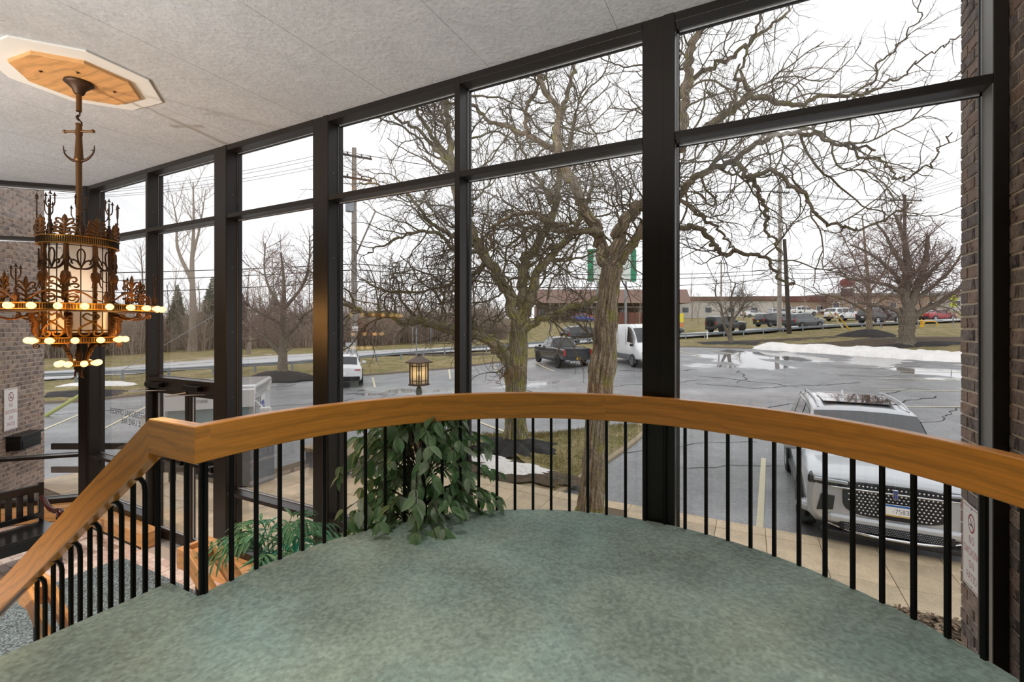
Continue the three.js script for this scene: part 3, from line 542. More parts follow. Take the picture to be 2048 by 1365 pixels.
// ---------------------------------------------------------------- chandelier and its ceiling rose
{
  const cx = -5.304, cz = -1.888;
  const md = thing('ceiling_medallion', 'octagonal oak ceiling plate on a white octagon above the chandelier', 'medallion', cx, CEIL, cz, 0.12);
  const oct = (r, d, y, mat, name, bev) => { const p = []; for (let k = 0; k < 8; k++) p.push([r * Math.cos((k + 0.5) * Math.PI / 4), r * Math.sin((k + 0.5) * Math.PI / 4)]); part(name, worldUV(extrudeXY(p, d, bev).rotateX(Math.PI / 2).translate(0, y, 0), 0.9), mat, md); };
  oct(0.60, 0.012, -0.0005, M.paintWhite, 'backing', 0.003); oct(0.425, 0.026, -0.016, M.oakPale, 'oak_plate', 0.004);
  for (const [a, r] of [[0.5, 0.22], [1.9, 0.24], [3.5, 0.23], [5.2, 0.24]]) part('bolt', T(new THREE.SphereGeometry(0.013, 10, 6), r * Math.cos(a), -0.046, r * Math.sin(a)), M.brassDark, md);

  const Y0 = 0.93, ch = thing('chandelier', 'ornate brass chandelier with tiers of lit bulbs, tridents and an anchor', 'chandelier', cx, Y0, cz); const Y = (y) => y - Y0;
  part('canopy', lathe([[0, Y(3.565)], [0.10, Y(3.565)], [0.105, Y(3.55)], [0.085, Y(3.535)], [0.05, Y(3.5)], [0.035, Y(3.46)], [0.02, Y(3.45)], [0, Y(3.45)]], 28), M.brassDark, ch);
  const rope = (y0, y1, r0) => { const n = Math.round((y0 - y1) / 0.009), pts = [], rad = []; for (let k = 0; k <= n; k++) { pts.push(V(0, Y(lerp(y0, y1, k / n)), 0)); rad.push(r0 * (k % 2 ? 1 : 0.84)); } return tubeG(pts, rad, 12); };
  part('rod', rope(3.46, 3.305, 0.022), M.brass, ch);
  const hook = (y, s) => tubeG(curve([[0, Y(y + 0.05), 0], [0.016 * s, Y(y + 0.03), 0], [0.012 * s, Y(y + 0.008), 0], [-0.012 * s, Y(y - 0.004), 0], [-0.02 * s, Y(y - 0.02), 0], [-0.008 * s, Y(y - 0.034), 0], [0.006 * s, Y(y - 0.028), 0]], 22), 0.0065, 7);
  part('hook', hook(3.265, 1), M.brassDark, ch); part('hook', T(hook(3.225, -1), 0, 0, 0, 0, 1.57, 0), M.brassDark, ch);
  const an = new THREE.Group(); an.name = 'anchor'; ch.add(an);
  part('shank', lathe([[0, Y(3.205)], [0.018, Y(3.2)], [0.026, Y(3.19)], [0.02, Y(3.17)], [0.024, Y(3.14)], [0.026, Y(3.1)], [0.022, Y(3.08)], [0.03, Y(2.91)], [0.035, Y(2.88)], [0.026, Y(2.855)], [0, Y(2.85)]], 16), M.brass, an);
  part('stock', merge([cyl(0.009, 0.012, 0.11, 10, -0.07, Y(3.128), 0, 0, 0, Math.PI / 2), cyl(0.012, 0.009, 0.11, 10, 0.07, Y(3.128), 0, 0, 0, Math.PI / 2), T(new THREE.SphereGeometry(0.016, 10, 8), -0.128, Y(3.128), 0), T(new THREE.SphereGeometry(0.016, 10, 8), 0.128, Y(3.128), 0)]), M.brass, an);
  for (const s of [-1, 1]) { part('fluke', merge([tubeG(curve([[0, Y(2.875), 0], [0.05 * s, Y(2.87), 0], [0.1 * s, Y(2.9), 0], [0.135 * s, Y(2.945), 0], [0.14 * s, Y(3.0), 0]], 16), (t) => 0.015 - 0.012 * t, 8), tubeG([V(0.135 * s, Y(2.955), 0), V(0.108 * s, Y(2.962), 0)], [0.008, 0.001], 6)]), M.brassDark, an); }
  an.rotation.y = 0.45;
  part('rod', rope(2.85, 1.5, 0.024), M.brass, ch);
  // fluted band with lips
  const band = (r, y, h, n, name, sub = ch) => {
    const g = new THREE.Group(); g.name = name; sub.add(g); const a = y - h / 2, b = y + h / 2;
    part('hoop', lathe([[r - 0.016, Y(a)], [r + 0.004, Y(a)], [r + 0.006, Y(a + 0.006)], [r - 0.002, Y(a + 0.009)], [r - 0.004, Y(b - 0.009)], [r + 0.006, Y(b - 0.006)], [r + 0.004, Y(b)], [r - 0.016, Y(b)], [r - 0.016, Y(a)]], 72), M.gilt, g);
    const fl = []; const w = 2 * Math.PI * r / n * 0.42; for (let k = 0; k < n; k++) { const t = k / n * Math.PI * 2; fl.push(T(box(w, h - 0.02, 0.004), 0, Y(y), r - 0.0012).rotateY(t)); } part('flutes', merge(fl), M.flute, g);
  };
  band(0.272, 2.13, 0.072, 110, 'crown_band'); band(0.545, 1.556, 0.058, 200, 'main_band'); band(0.268, 1.276, 0.056, 96, 'lower_band'); band(0.085, 1.067, 0.046, 40, 'bottom_band');
  const pol = (a, r, y) => V(r * Math.sin(a), Y(y), r * Math.cos(a));
  const turned = (g, a, r, y) => T(g, 0, 0, 0, 0, a, 0).translate(r * Math.sin(a), Y(y), r * Math.cos(a));
  const spiral = (x, y, r0, turns, sgn, start) => { const p = []; for (let k = 0; k <= 26; k++) { const t = k / 26, an2 = start + sgn * turns * 6.283 * t, q = r0 * (1 - 0.8 * t); p.push(V(x + q * Math.cos(an2), y + q * Math.sin(an2), 0)); } return p; };
  // palmette: spindle and curled fronds, in the xy plane
  const palmette = (h, pairs) => {
    const l = [lathe([[0, 0], [0.012, 0.02], [0.009, h * 0.5], [0.013, h * 0.62], [0.02, h * 0.78], [0.012, h * 0.92], [0, h]], 10).scale(1, 1, 0.6)];
    for (let k = 0; k < pairs; k++) for (const s of [-1, 1]) { const y = h * (0.1 + 0.58 * k / pairs), L = h * (0.42 - 0.05 * Math.abs(k - 1)), up = h * (0.05 + 0.24 * k / pairs); l.push(tubeG(curve([[0, y, 0], [s * L * 0.5, y + up * 0.9, 0], [s * L * 0.92, y + up, 0], [s * L * 1.02, y + up * 0.6, 0], [s * L * 0.85, y + up * 0.35, 0], [s * L * 0.7, y + up * 0.5, 0]], 14), (t) => 0.0095 - 0.004 * t, 6)); }
    return merge(l);
  };
  const trident = (h) => {
    const w = 0.036, y = h * 0.66, tube = (p, r = 0.0045) => tubeG(curve(p, 14), r, 6), tip = (x, yy) => [T(new THREE.ConeGeometry(0.009, 0.03, 8), x, yy + 0.02, 0), cyl(0.014, 0.014, 0.003, 8, x, yy + 0.003, 0)];
    return merge([lathe([[0, 0], [0.022, 0], [0.012, h * 0.05], [0.02, h * 0.12], [0.022, h * 0.2], [0.009, h * 0.3], [0.013, h * 0.33], [0.005, h * 0.35], [0.005, h * 0.9]], 10), tube([[-w, h * 0.9, 0], [-w, y + 0.02, 0], [-w * 0.5, y - 0.012, 0], [0, y - 0.016, 0], [w * 0.5, y - 0.012, 0], [w, y + 0.02, 0], [w, h * 0.9, 0]]), ...tip(-w, h * 0.88), ...tip(w, h * 0.88), ...tip(0, h * 0.93), cyl(0.011, 0.011, 0.004, 8, 0, h * 0.5, 0)]);
  };
  const pC = palmette(0.175, 4), tC = trident(0.36), pM = palmette(0.25, 4), tM = trident(0.29);
  const A = (k, n, o = 0) => (k + o) / n * Math.PI * 2 + 0.5;
  const V0 = 0.0; // the fittings face the stair
  for (let k = 0; k < 8; k++) { part('palmette', turned(pC.clone(), A(k, 8, 0.5), 0.262, 2.165), M.brass, ch); part('trident', turned(tC.clone(), A(k, 8), 0.262, 2.165), M.brassDark, ch); }
  for (let k = 0; k < 8; k++) { const a0 = A(k, 8), l = []; for (const [q0, q1] of [[a0, a0 + 0.30], [a0 + 0.785, a0 + 0.485]]) l.push(tubeG(curve([pol(q0, 0.262, 2.17), pol(lerp(q0, q1, 0.5), 0.262, 2.205), pol(lerp(q0, q1, 0.85), 0.262, 2.225), pol(q1, 0.262, 2.195)], 12), 0.0045, 5)); part('scroll', merge(l), M.brass, ch); }
  // drum: frosted glass cylinder, wires, columns
  part('glass_drum', new THREE.CylinderGeometry(0.2, 0.2, 0.76, 48, 1, true).translate(0, Y(1.72), 0), M.shade, ch);
  const wires = []; for (let k = 0; k < 16; k++) { const a = A(k, 16); wires.push(cyl(0.004, 0.004, 0.80, 6, 0.206 * Math.sin(a), Y(1.72), 0.206 * Math.cos(a))); } for (const y of [2.09, 1.70, 1.36]) wires.push(T(new THREE.TorusGeometry(0.206, 0.004, 5, 48), 0, 0, 0, Math.PI / 2).translate(0, Y(y), 0)); part('wire_cage', merge(wires), M.brassDark, ch);
  for (let k = 0; k < 8; k++) {
    const a = A(k, 8, 0.5), g = new THREE.Group(); g.name = 'column'; ch.add(g);
    part('shaft', turned(lathe([[0.014, -0.02], [0.018, 0.0], [0.012, 0.02], [0.013, 0.3], [0.018, 0.31], [0.013, 0.33], [0.014, 0.56], [0.022, 0.60], [0.016, 0.74]], 10), a, 0.24, 1.36), M.brass, g);
    part('tulip', turned(merge([lathe([[0.008, 0.10], [0.03, 0.085], [0.036, 0.05], [0.026, 0.01], [0.012, 0]], 10), ...[-1, 0, 1].map((s) => tubeG(curve([[s * 0.02, 0.02, 0.01], [s * 0.028, -0.02, 0.014], [s * 0.034, -0.04, 0.02], [s * 0.045, -0.045, 0.024]], 6), (t) => 0.007 - 0.005 * t, 5))]), a, 0.245, 1.77), M.brass, g);
    const sw = [];
    for (const s of [-1, 1]) { sw.push(tubeG(curve([pol(a, 0.25, 2.05), pol(a + s * 0.07, 0.25, 1.99), pol(a + s * 0.17, 0.25, 1.955), pol(a + s * 0.22, 0.25, 1.965)], 10), 0.006, 5)); sw.push(tubeG(curve([pol(a, 0.25, 1.96), pol(a + s * 0.13, 0.25, 1.905), pol(a + s * 0.27, 0.25, 1.885), pol(a + s * 0.3927, 0.25, 1.885)], 12), (t) => 0.012 - 0.005 * t, 6)); }
    part('swag', merge(sw), M.brassDark, g);
    const b = A(k, 8); part('fleur', merge([turned(merge([tubeG(curve([[0, -0.06, 0], [0.022, 0.02, 0], [0.02, 0.08, 0], [0, 0.105, 0], [-0.02, 0.08, 0], [-0.022, 0.02, 0], [0, -0.06, 0]], 24), 0.006, 6), ...[-1, 1].map((s) => tubeG(curve([[0, -0.05, 0], [s * 0.03, 0.0, 0], [s * 0.055, 0.008, 0], [s * 0.062, -0.015, 0], [s * 0.05, -0.025, 0]], 12), 0.007, 6))]), b, 0.25, 1.95)]), M.brassDark, ch);
  }
  // main ring: palmettes, tridents and running scrolls
  for (let k = 0; k < 6; k++) {
    part('palmette', turned(pM.clone(), A(k, 6, 0.5), 0.46, 1.60), M.brass, ch); part('trident', turned(tM.clone(), A(k, 6), 0.535, 1.585), M.brassDark, ch);
    const a0 = A(k, 6), l = []; for (const s of [-1, 1]) { const a = a0 + Math.PI / 6; const q = (t, y) => pol(a + s * t, 0.5, y); l.push(tubeG(curve([q(0.04, 1.67), q(0.16, 1.685), q(0.28, 1.66), q(0.4, 1.615), q(0.5, 1.60)], 20), (t) => 0.009 - 0.003 * t, 6)); const sp = []; for (let j = 0; j <= 24; j++) { const t = j / 24, an2 = -1.2 + 1.6 * 6.283 * t, rr = 0.042 * (1 - 0.8 * t); sp.push(pol(a + s * (0.13 + rr / 0.5 * Math.cos(an2)), 0.5, 1.625 + rr * Math.sin(an2))); } l.push(tubeG(sp, 0.006, 6)); } part('scroll', merge(l), M.brass, ch);
    const arm = []; const a = A(k, 6, 0.5); arm.push(tubeG(curve([pol(a, 0.53, 1.50), pol(a, 0.5, 1.475), pol(a, 0.42, 1.455), pol(a, 0.34, 1.48), pol(a, 0.26, 1.51)], 18), 0.009, 7)); const sp = []; for (let j = 0; j <= 20; j++) { const t = j / 20, an2 = 1.2 + 1.5 * 6.283 * t, rr = 0.03 * (1 - 0.8 * t); sp.push(pol(a, 0.53 + rr * Math.cos(an2), 1.49 + rr * Math.sin(an2))); } arm.push(tubeG(sp, 0.006, 6)); arm.push(T(cyl(0.022, 0.022, 0.05, 12, 0, 0, 0, 0, 0, Math.PI / 2), 0, 0, 0, 0, a, 0).translate(0.31 * Math.sin(a), Y(1.488), 0.31 * Math.cos(a))); part('bracket', merge(arm), M.brass, ch);
    const ac = []; ac.push(tubeG(curve([pol(a, 0.3, 1.47), pol(a, 0.28, 1.42), pol(a, 0.29, 1.35), pol(a, 0.26, 1.305)], 14), (t) => 0.026 - 0.012 * t, 8)); for (let j = 0; j < 6; j++) ac.push(T(new THREE.SphereGeometry(0.02, 8, 6).scale(1, 0.55, 1), 0, 0, 0).translate((0.305 - 0.005 * j) * Math.sin(a), Y(1.46 - j * 0.026), (0.305 - 0.005 * j) * Math.cos(a))); part('acanthus_leaf', merge(ac), M.brass, ch);
    const b = A(k, 6), hs = []; for (const s of [-1, 1]) { const q = (x, y) => pol(b + s * x / 0.25, 0.25, 1.40 + y); hs.push(tubeG(curve([q(0.0, 0.09), q(0.03, 0.105), q(0.055, 0.08), q(0.03, 0.05), q(0.0, 0.035), q(0.05, 0.0), q(0.085, -0.04), q(0.06, -0.085), q(0.02, -0.08), q(0.015, -0.05), q(0.04, -0.045)], 36), 0.0075, 6)); } part('heart_scroll', merge(hs), M.gilt, ch);
  }
  part('inner_drum', lathe([[0.0, Y(1.30)], [0.235, Y(1.305)], [0.22, Y(1.33)], [0.19, Y(1.345)], [0.19, Y(1.35)]], 40), M.brassDark, ch);
  part('saucer', lathe([[0.25, Y(1.527)], [0.53, Y(1.528)], [0.53, Y(1.522)], [0.25, Y(1.52)]], 60), M.brassDark, ch);
  for (let k = 0; k < 4; k++) {
    const a = A(k, 4), l = [tubeG(curve([pol(a, 0.2, 1.235), pol(a, 0.16, 1.24), pol(a, 0.115, 1.2), pol(a, 0.085, 1.14), pol(a, 0.07, 1.095)], 16), (t) => 0.016 - 0.005 * t, 8)];
    for (let j = 0; j < 7; j++) { const t = j / 7; l.push(T(new THREE.SphereGeometry(0.014, 7, 5), 0, 0, 0).translate(lerp(0.17, 0.082, t) * Math.sin(a), Y(lerp(1.24, 1.11, t * t)), lerp(0.17, 0.082, t) * Math.cos(a))); }
    l.push(T(cyl(0.018, 0.018, 0.045, 12, 0, 0, 0, 0, 0, Math.PI / 2), 0, 0, 0, 0, a, 0).translate(0.2 * Math.sin(a), Y(1.232), 0.2 * Math.cos(a)));
    const sp = []; for (let j = 0; j <= 20; j++) { const t = j / 20, an2 = 1.5 - 1.4 * 6.283 * t, rr = 0.026 * (1 - 0.8 * t); sp.push(pol(a + 0.5, 0.27 + rr * Math.cos(an2), 1.225 + rr * Math.sin(an2))); } l.push(tubeG(sp, 0.005, 6));
    part('curved_arm', merge(l), M.brass, ch);
  }
  part('stem', lathe([[0.012, Y(1.31)], [0.02, Y(1.28)], [0.014, Y(1.2)], [0.028, Y(1.14)], [0.02, Y(1.09)], [0.03, Y(1.05)], [0.035, Y(1.02)], [0.02, Y(0.99)], [0, Y(0.98)]], 14), M.brassDark, ch);
  part('finial', merge([0, 1, 2].map((k) => T(tubeG(curve([[0.022, Y(1.0), 0], [0.026, Y(0.965), 0], [0.03, Y(0.945), 0], [0.05, Y(0.935), 0]], 8), (t) => 0.009 - 0.006 * t, 6), 0, 0, 0, 0, k * 2.094 + 0.4, 0))), M.brass, ch);
  { const L = new THREE.PointLight(0xffe6c8, 0.13, 0, 2); L.position.set(0, Y(1.72), 0.06); L.castShadow = true; L.shadow.radius = 2; ch.add(L); }
  // lamps: each tier's bulbs look outward
  const bulbG = lathe([[0, -0.012], [0.012, -0.01], [0.014, 0.004], [0.023, 0.018], [0.0275, 0.036], [0.023, 0.054], [0.012, 0.064], [0, 0.066]], 14).rotateX(Math.PI / 2), fil = T(new THREE.SphereGeometry(0.011, 8, 6).scale(1, 0.7, 1.6), 0, 0, 0.036), sock = cyl(0.015, 0.017, 0.02, 12, 0, 0, -0.012, Math.PI / 2);
  for (const [n, r, y, o] of [[24, 0.558, 1.556, 0], [12, 0.28, 1.276, 0.25], [8, 0.097, 1.067, 0.25]]) for (let k = 0; k < n; k++) {
    const a = A(k, n, o), g = new THREE.Group(); g.name = 'bulb'; ch.add(g); g.position.copy(pol(a, r, y)); g.rotation.y = a;
    part('globe', bulbG, M.bulb, g); part('socket', sock, M.gilt, g);
    if ((n === 24 && k % 3 === 0) || (n === 12 && k % 3 === 0)) { const L = new THREE.PointLight(0xffb865, ROOM_LIGHT.bulb, 0, 2); L.position.set(0, 0, 0.036); L.castShadow = true; L.shadow.radius = 1.2; g.add(L); }
  }
  for (let k = 0; k < 3; k++) { const a = A(k, 3, 0.15), g = new THREE.Group(); g.name = 'bulb'; ch.add(g); g.position.copy(pol(a, 0.11, 1.60)); part('globe', T(bulbG.clone(), 0, 0, 0, -Math.PI / 2), M.bulb, g); part('socket', cyl(0.015, 0.017, 0.3, 10, 0, -0.16, 0), M.gilt, g); }
}

// ---------------------------------------------------------------- the land: heights from spot levels (east, north, level)
const LEVELS = [[0, 6, -1.72], [5, 8, -1.72], [9, 6, -1.7], [8, 13, -1.68], [0, 14, -1.72], [-4, 12, -1.75], [-7.3, 10, -2.02], [-12, 14, -2.0], [-18, 19, -1.95], [-30, 12, -2.2], [-8, 24, -1.87], [-14.3, 26.7, -1.86], [-9.2, 30, -1.82], [-4.3, 32.2, -1.6], [-0.75, 35, -1.36],
  [4, 30, -1.28], [1.4, 34.6, -1.27], [7, 27, -0.98], [14, 38, -0.4], [20.7, 38.3, -0.52], [26.7, 33.5, -0.74], [29.2, 29.5, -0.9], [20, 23, -1.2], [16, 20, -1.32], [9.8, 24, -1.36], [30.7, 36, -0.2], [-15.4, 28.5, -1.62], [-10.3, 35.5, -1.44], [-3.1, 43, -1.1], [6, 47, -0.6], [20.3, 50, 0.0], [29, 50, 0.46], [36.5, 50, 0.95], [46, 50, 1.25],
  [-30, 30, -1.85], [-18.6, 40, -1.35], [-8, 47, -1.05], [0, 51, -0.75], [20, 56, 0.35], [29, 57, 0.85], [40, 58, 1.5], [60, 61, 2.3], [90, 66, 3.3], [-60, 20, -2.6], [-40, 50, -1.4], [-20, 62, -0.7], [0, 80, 0.5], [20, 90, 1.9], [10, 115, 2.7], [50, 110, 3.2], [100, 110, 4.6], [-60, 90, -0.5], [40, 160, 4], [140, 150, 6], [-90, 60, -1.5], [40, 12, -1.6], [50, 30, -0.2]];
const H = (() => {
  // thin-plate spline, lightly smoothed
  const n = LEVELS.length, A = [], K = (r2) => r2 < 1e-9 ? 0 : 0.5 * r2 * Math.log(r2), S = 0.02;
  for (let i = 0; i < n; i++) { const row = []; for (let j = 0; j < n; j++) { const dx = (LEVELS[i][0] - LEVELS[j][0]) * S, dy = (LEVELS[i][1] - LEVELS[j][1]) * S; row.push(K(dx * dx + dy * dy) + (i === j ? 0.0008 : 0)); } row.push(1, LEVELS[i][0] * S, LEVELS[i][1] * S, LEVELS[i][2]); A.push(row); }
  for (let k = 0; k < 3; k++) { const row = []; for (let j = 0; j < n; j++) row.push(k === 0 ? 1 : LEVELS[j][k - 1] * S); row.push(0, 0, 0, 0); A.push(row); }
  const m = n + 3;
  for (let c = 0; c < m; c++) { let p = c; for (let r = c; r < m; r++) if (Math.abs(A[r][c]) > Math.abs(A[p][c])) p = r; [A[c], A[p]] = [A[p], A[c]]; for (let r = 0; r < m; r++) if (r !== c) { const f = A[r][c] / A[c][c]; if (f) for (let k = c; k <= m; k++) A[r][k] -= f * A[c][k]; } }
  const w = A.map((r, i) => r[m] / r[i]);
  return (e, nn) => { let s = w[n] + w[n + 1] * e * S + w[n + 2] * nn * S; for (let j = 0; j < n; j++) { const dx = (e - LEVELS[j][0]) * S, dy = (nn - LEVELS[j][1]) * S; s += w[j] * K(dx * dx + dy * dy); } return s; };
})();
const HW = (x, z) => { const d = -z; return H(CS * x + SN * d, -SN * x + CS * d); };          // by building axes
const RIM = [[-45, 12], [-26, 17], [-18.8, 20.2], [-17.4, 22], [-14.3, 26.7], [-9.2, 30], [-4.3, 32.2], [-0.75, 35], [7, 38], [14, 38.5], [20.7, 38.3], [24, 36], [26.7, 33.5], [28.2, 31.2], [29.4, 29.5], [31, 27], [32, 20], [33, 10]].map(([e, n]) => [Math.atan2(e, n), Math.hypot(e, n)]);
const rimR = (a) => { for (let i = 0; i < RIM.length - 1; i++) if (a <= RIM[i + 1][0]) { const t = clamp((a - RIM[i][0]) / (RIM[i + 1][0] - RIM[i][0]), 0, 1); return lerp(RIM[i][1], RIM[i + 1][1], t); } return RIM[RIM.length - 1][1]; };
const ROAD = curve([[-60, 0, 21], [-30, 0, 30.5], [-25.3, 0, 33.6], [-18.6, 0, 40], [-10, 0, 45.5], [0, 0, 49.5], [8, 0, 52], [20, 0, 55], [29, 0, 56.3], [40, 0, 57.3], [60, 0, 60.5], [95, 0, 67]], 140);
function roadGap(e, n) { let b = 1e9; for (let i = 0; i < ROAD.length; i += 2) { const d = Math.hypot(e - ROAD[i].x, n - ROAD[i].z); if (d < b) b = d; } return b; }
const patchGeo = (rows) => { // rows of Vector3, smooth normals, uv in metres
  const m = new MB(), w = rows[0].length; for (const r of rows) for (const p of r) m.v(p.x, p.y, p.z, 0, 1, 0, p.x, p.z); for (let j = 0; j < rows.length - 1; j++) for (let i = 0; i < w - 1; i++) { const a = j * w + i; m.i.push(a, a + 1, a + w, a + 1, a + w + 1, a + w); }
  const g = m.geo(); g.computeVertexNormals(); if (g.attributes.normal.getY(0) < 0) { const ix = g.index.array; for (let k = 0; k < ix.length; k += 3) { const t = ix[k]; ix[k] = ix[k + 1]; ix[k + 1] = t; } g.computeVertexNormals(); } return g;
};
const scaleUV = (g, s) => { const u = g.attributes.uv; for (let i = 0; i < u.count; i++) u.setXY(i, u.getX(i) * s, u.getY(i) * s); return g; };
{
  // asphalt: fine aggregate repeated; wet patches once over the whole lot through the second uv set
  const af = tileNoise(81, 128, 2), ag = tileNoise(82, 6, 5), wet = tileNoise(83, 9, 5);
  const X0 = -36, X1 = 36, N0 = 4, N1 = 46;
  const zone = (e, n) => Math.max(...[[19, 33, 5, 4.5], [15, 30, 3, 5], [25, 31, 4, 4], [24, 26, 4, 4.5], [10, 29.5, 2.4, 3.5], [13, 36, 6, 2], [3.5, 29.5, 2.4, 1.6], [-8, 21, 6, 4], [1, 24, 4, 3], [8, 12, 3, 4], [5, 16, 4, 5]].map(([a, b, c, d], i) => (i < 4 ? 1 : 0.62) * Math.exp(-(((e - a) / c) ** 2) - ((n - b) / d) ** 2)));
  const rough = tex(1024, 640, (u, v, o) => { const e = lerp(X0, X1, u), n = lerp(N0, N1, v), k = zone(e, n), w = wet(u * 3 % 1, v * 2 % 1); const p = smooth(0.52, 0.585, w * 0.62 + k * 0.36); o[0] = o[1] = o[2] = lerp(0.55 - 0.2 * smooth(0.4, 0.7, w), 0.05, p); }, false);
  rough.wrapS = rough.wrapT = THREE.ClampToEdgeWrapping; rough.channel = 1;
  M.asphalt = new THREE.MeshPhysicalMaterial({ color: 0xffffff, metalness: 0, roughness: 1, ior: 1.6, roughnessMap: rough, map: tex(1024, 1024, (u, v, o) => { const k = 0.47 * (1 + 0.30 * (af(u, v) - 0.5) + 0.35 * (ag(u, v) - 0.5)); o[0] = k; o[1] = k; o[2] = k * 1.005; }) });
  const lot = structure('parking_lot', 'wet grey asphalt car park with yellow bay lines and cracks', 'car park', 0, 0, 0);
  const rows = []; const en = [];
  for (let i = 0; i <= 150; i++) { const a = lerp(-74, 71, i / 150) * Math.PI / 180, s = Math.sin(a), c = Math.cos(a), r0 = a < -0.37 ? 7.6 : 7.70 / (SN * s + CS * c), r1 = rimR(a) + 0.1, row = [], er = []; for (let j = 0; j <= 46; j++) { const r = lerp(r0, Math.max(r1, r0 + 0.5), Math.pow(j / 46, 1.25)), e = r * s, n = r * c; row.push(siteV(e, H(e, n), n)); er.push([e, n]); } rows.push(row); en.push(er); }
  const g = patchGeo(rows); scaleUV(g, 0.22); const u1 = new Float32Array(g.attributes.position.count * 2); en.flat().forEach(([e, n], k) => { u1[2 * k] = (e - X0) / (X1 - X0); u1[2 * k + 1] = (n - N0) / (N1 - N0); }); g.setAttribute('uv1', new THREE.BufferAttribute(u1, 2));
  part('asphalt', g, M.asphalt, lot);
  // painted bay lines
  M.yellowPaint = std('#d3c9aa', 0.7); M.whitePaint = std('#cfccbf', 0.7);
  const stripe = (p, q, w = 0.1, mat = M.yellowPaint) => { const L = Math.hypot(q[0] - p[0], q[1] - p[1]), nx = -(q[1] - p[1]) / L * w / 2, ny = (q[0] - p[0]) / L * w / 2, r = [[], []]; for (let k = 0; k <= 12; k++) { const t = k / 12, e = lerp(p[0], q[0], t), n = lerp(p[1], q[1], t); for (const s of [-1, 1]) { const a = e + nx * s, b = n + ny * s; r[s < 0 ? 0 : 1].push(siteV(a, H(a, b) + 0.012, b)); } } part('bay_line', patchGeo(r), mat, lot); };
  const B = (s, d) => [CS * s + SN * d, -SN * s + CS * d];
  stripe(B(0.12, 7.95), B(0.27, 12.3), 0.1); stripe(B(3.2, 7.95), B(3.35, 12.3), 0.1);
  for (const k of [0, 1, 2, 3]) { const n = 16.6 + k * 3.05; stripe([n * 0.80 - 0.2, n], [n * 0.98 + 2, n - 0.75], 0.1); }
  const c18 = [-0.31, 0.951], c8 = [-0.15, 0.989];
  for (const [e, n, d, l] of [[-7.2, 24.3, c18, 4.9], [-10.2, 24.8, c18, 4.9], [-13.2, 21, c18, 4.9], [2.6, 28.0, c8, 6.4], [5.6, 28.8, c8, 6.4], [-0.6, 27.8, c8, 5.5], [-3.6, 27, c8, 5], [8.2, 28.6, c8, 6], [13.2, 32.4, c8, 5.4], [16.1, 32.6, c8, 5.2], [10.4, 30.3, c8, 6.2]]) stripe([e, n], [e + d[0] * l, n + d[1] * l], 0.11);
  stripe([-14.6, 13.5], [-16.9, 18.6], 0.1); stripe([-12.9, 14.0], [-15.3, 19.5], 0.1); stripe([-17.2, 13.4], [-19.4, 18.2], 0.1); stripe([0.4, 12.6], [-1.1, 15.0], 0.11);
  // cracks
  const cr = new MB(), r = rng(19);
  const crack = (e, n, a, L, w) => { let x = e, y = n, an = a; const pts = []; const N = Math.ceil(L / 0.22); for (let k = 0; k <= N; k++) { pts.push([x, y]); an = a + (an - a) * 0.7 + (r() - 0.5) * 1.1; x += Math.cos(an) * 0.22; y += Math.sin(an) * 0.22; } for (let k = 0; k < N; k++) { const [x0, y0] = pts[k], [x1, y1] = pts[k + 1], l = Math.hypot(x1 - x0, y1 - y0), w0 = w * (0.6 + 0.8 * r()), nx = -(y1 - y0) / l * w0 / 2, ny = (x1 - x0) / l * w0 / 2; const q = (a1, b1) => siteV(a1, H(a1, b1) + 0.010, b1); const A = q(x0 - nx, y0 - ny), B2 = q(x0 + nx, y0 + ny), C = q(x1 + nx, y1 + ny), D = q(x1 - nx, y1 - ny); cr.quad(A, D, C, B2); } };
  for (const [e, n, a, L, w] of [[8.5, 17, 0.2, 9, 0.05], [13, 21, 2.2, 5, 0.045], [9, 22.5, 0.0, 8, 0.05], [11, 22.6, 1.2, 4, 0.04], [14, 18, 0.6, 5, 0.04], [17, 24, -0.3, 5, 0.05], [1.6, 20, 1.9, 7, 0.05], [0.5, 25, 2.4, 3, 0.045], [4.5, 21.6, 0.1, 6, 0.04], [-6, 17, 1.3, 5, 0.04], [-2, 17.5, 0.2, 4, 0.03], [2.2, 11.5, 0.1, 4.5, 0.025], [3.4, 10.2, 0.05, 3, 0.022], [-13.5, 22, 1.4, 5, 0.05], [-11, 18, 0.9, 5, 0.04], [6, 26, 0.1, 5, 0.05], [-18, 17, 0.8, 4, 0.04], [19, 27, 0.3, 6, 0.05], [12, 14, 0.4, 5, 0.03], [22, 22, 0.0, 5, 0.05]]) crack(e, n, a, L, w);
  const ck = part('cracks', cr.geo(), std('#2b2a2a', 0.9), lot); stuff(ck);
}
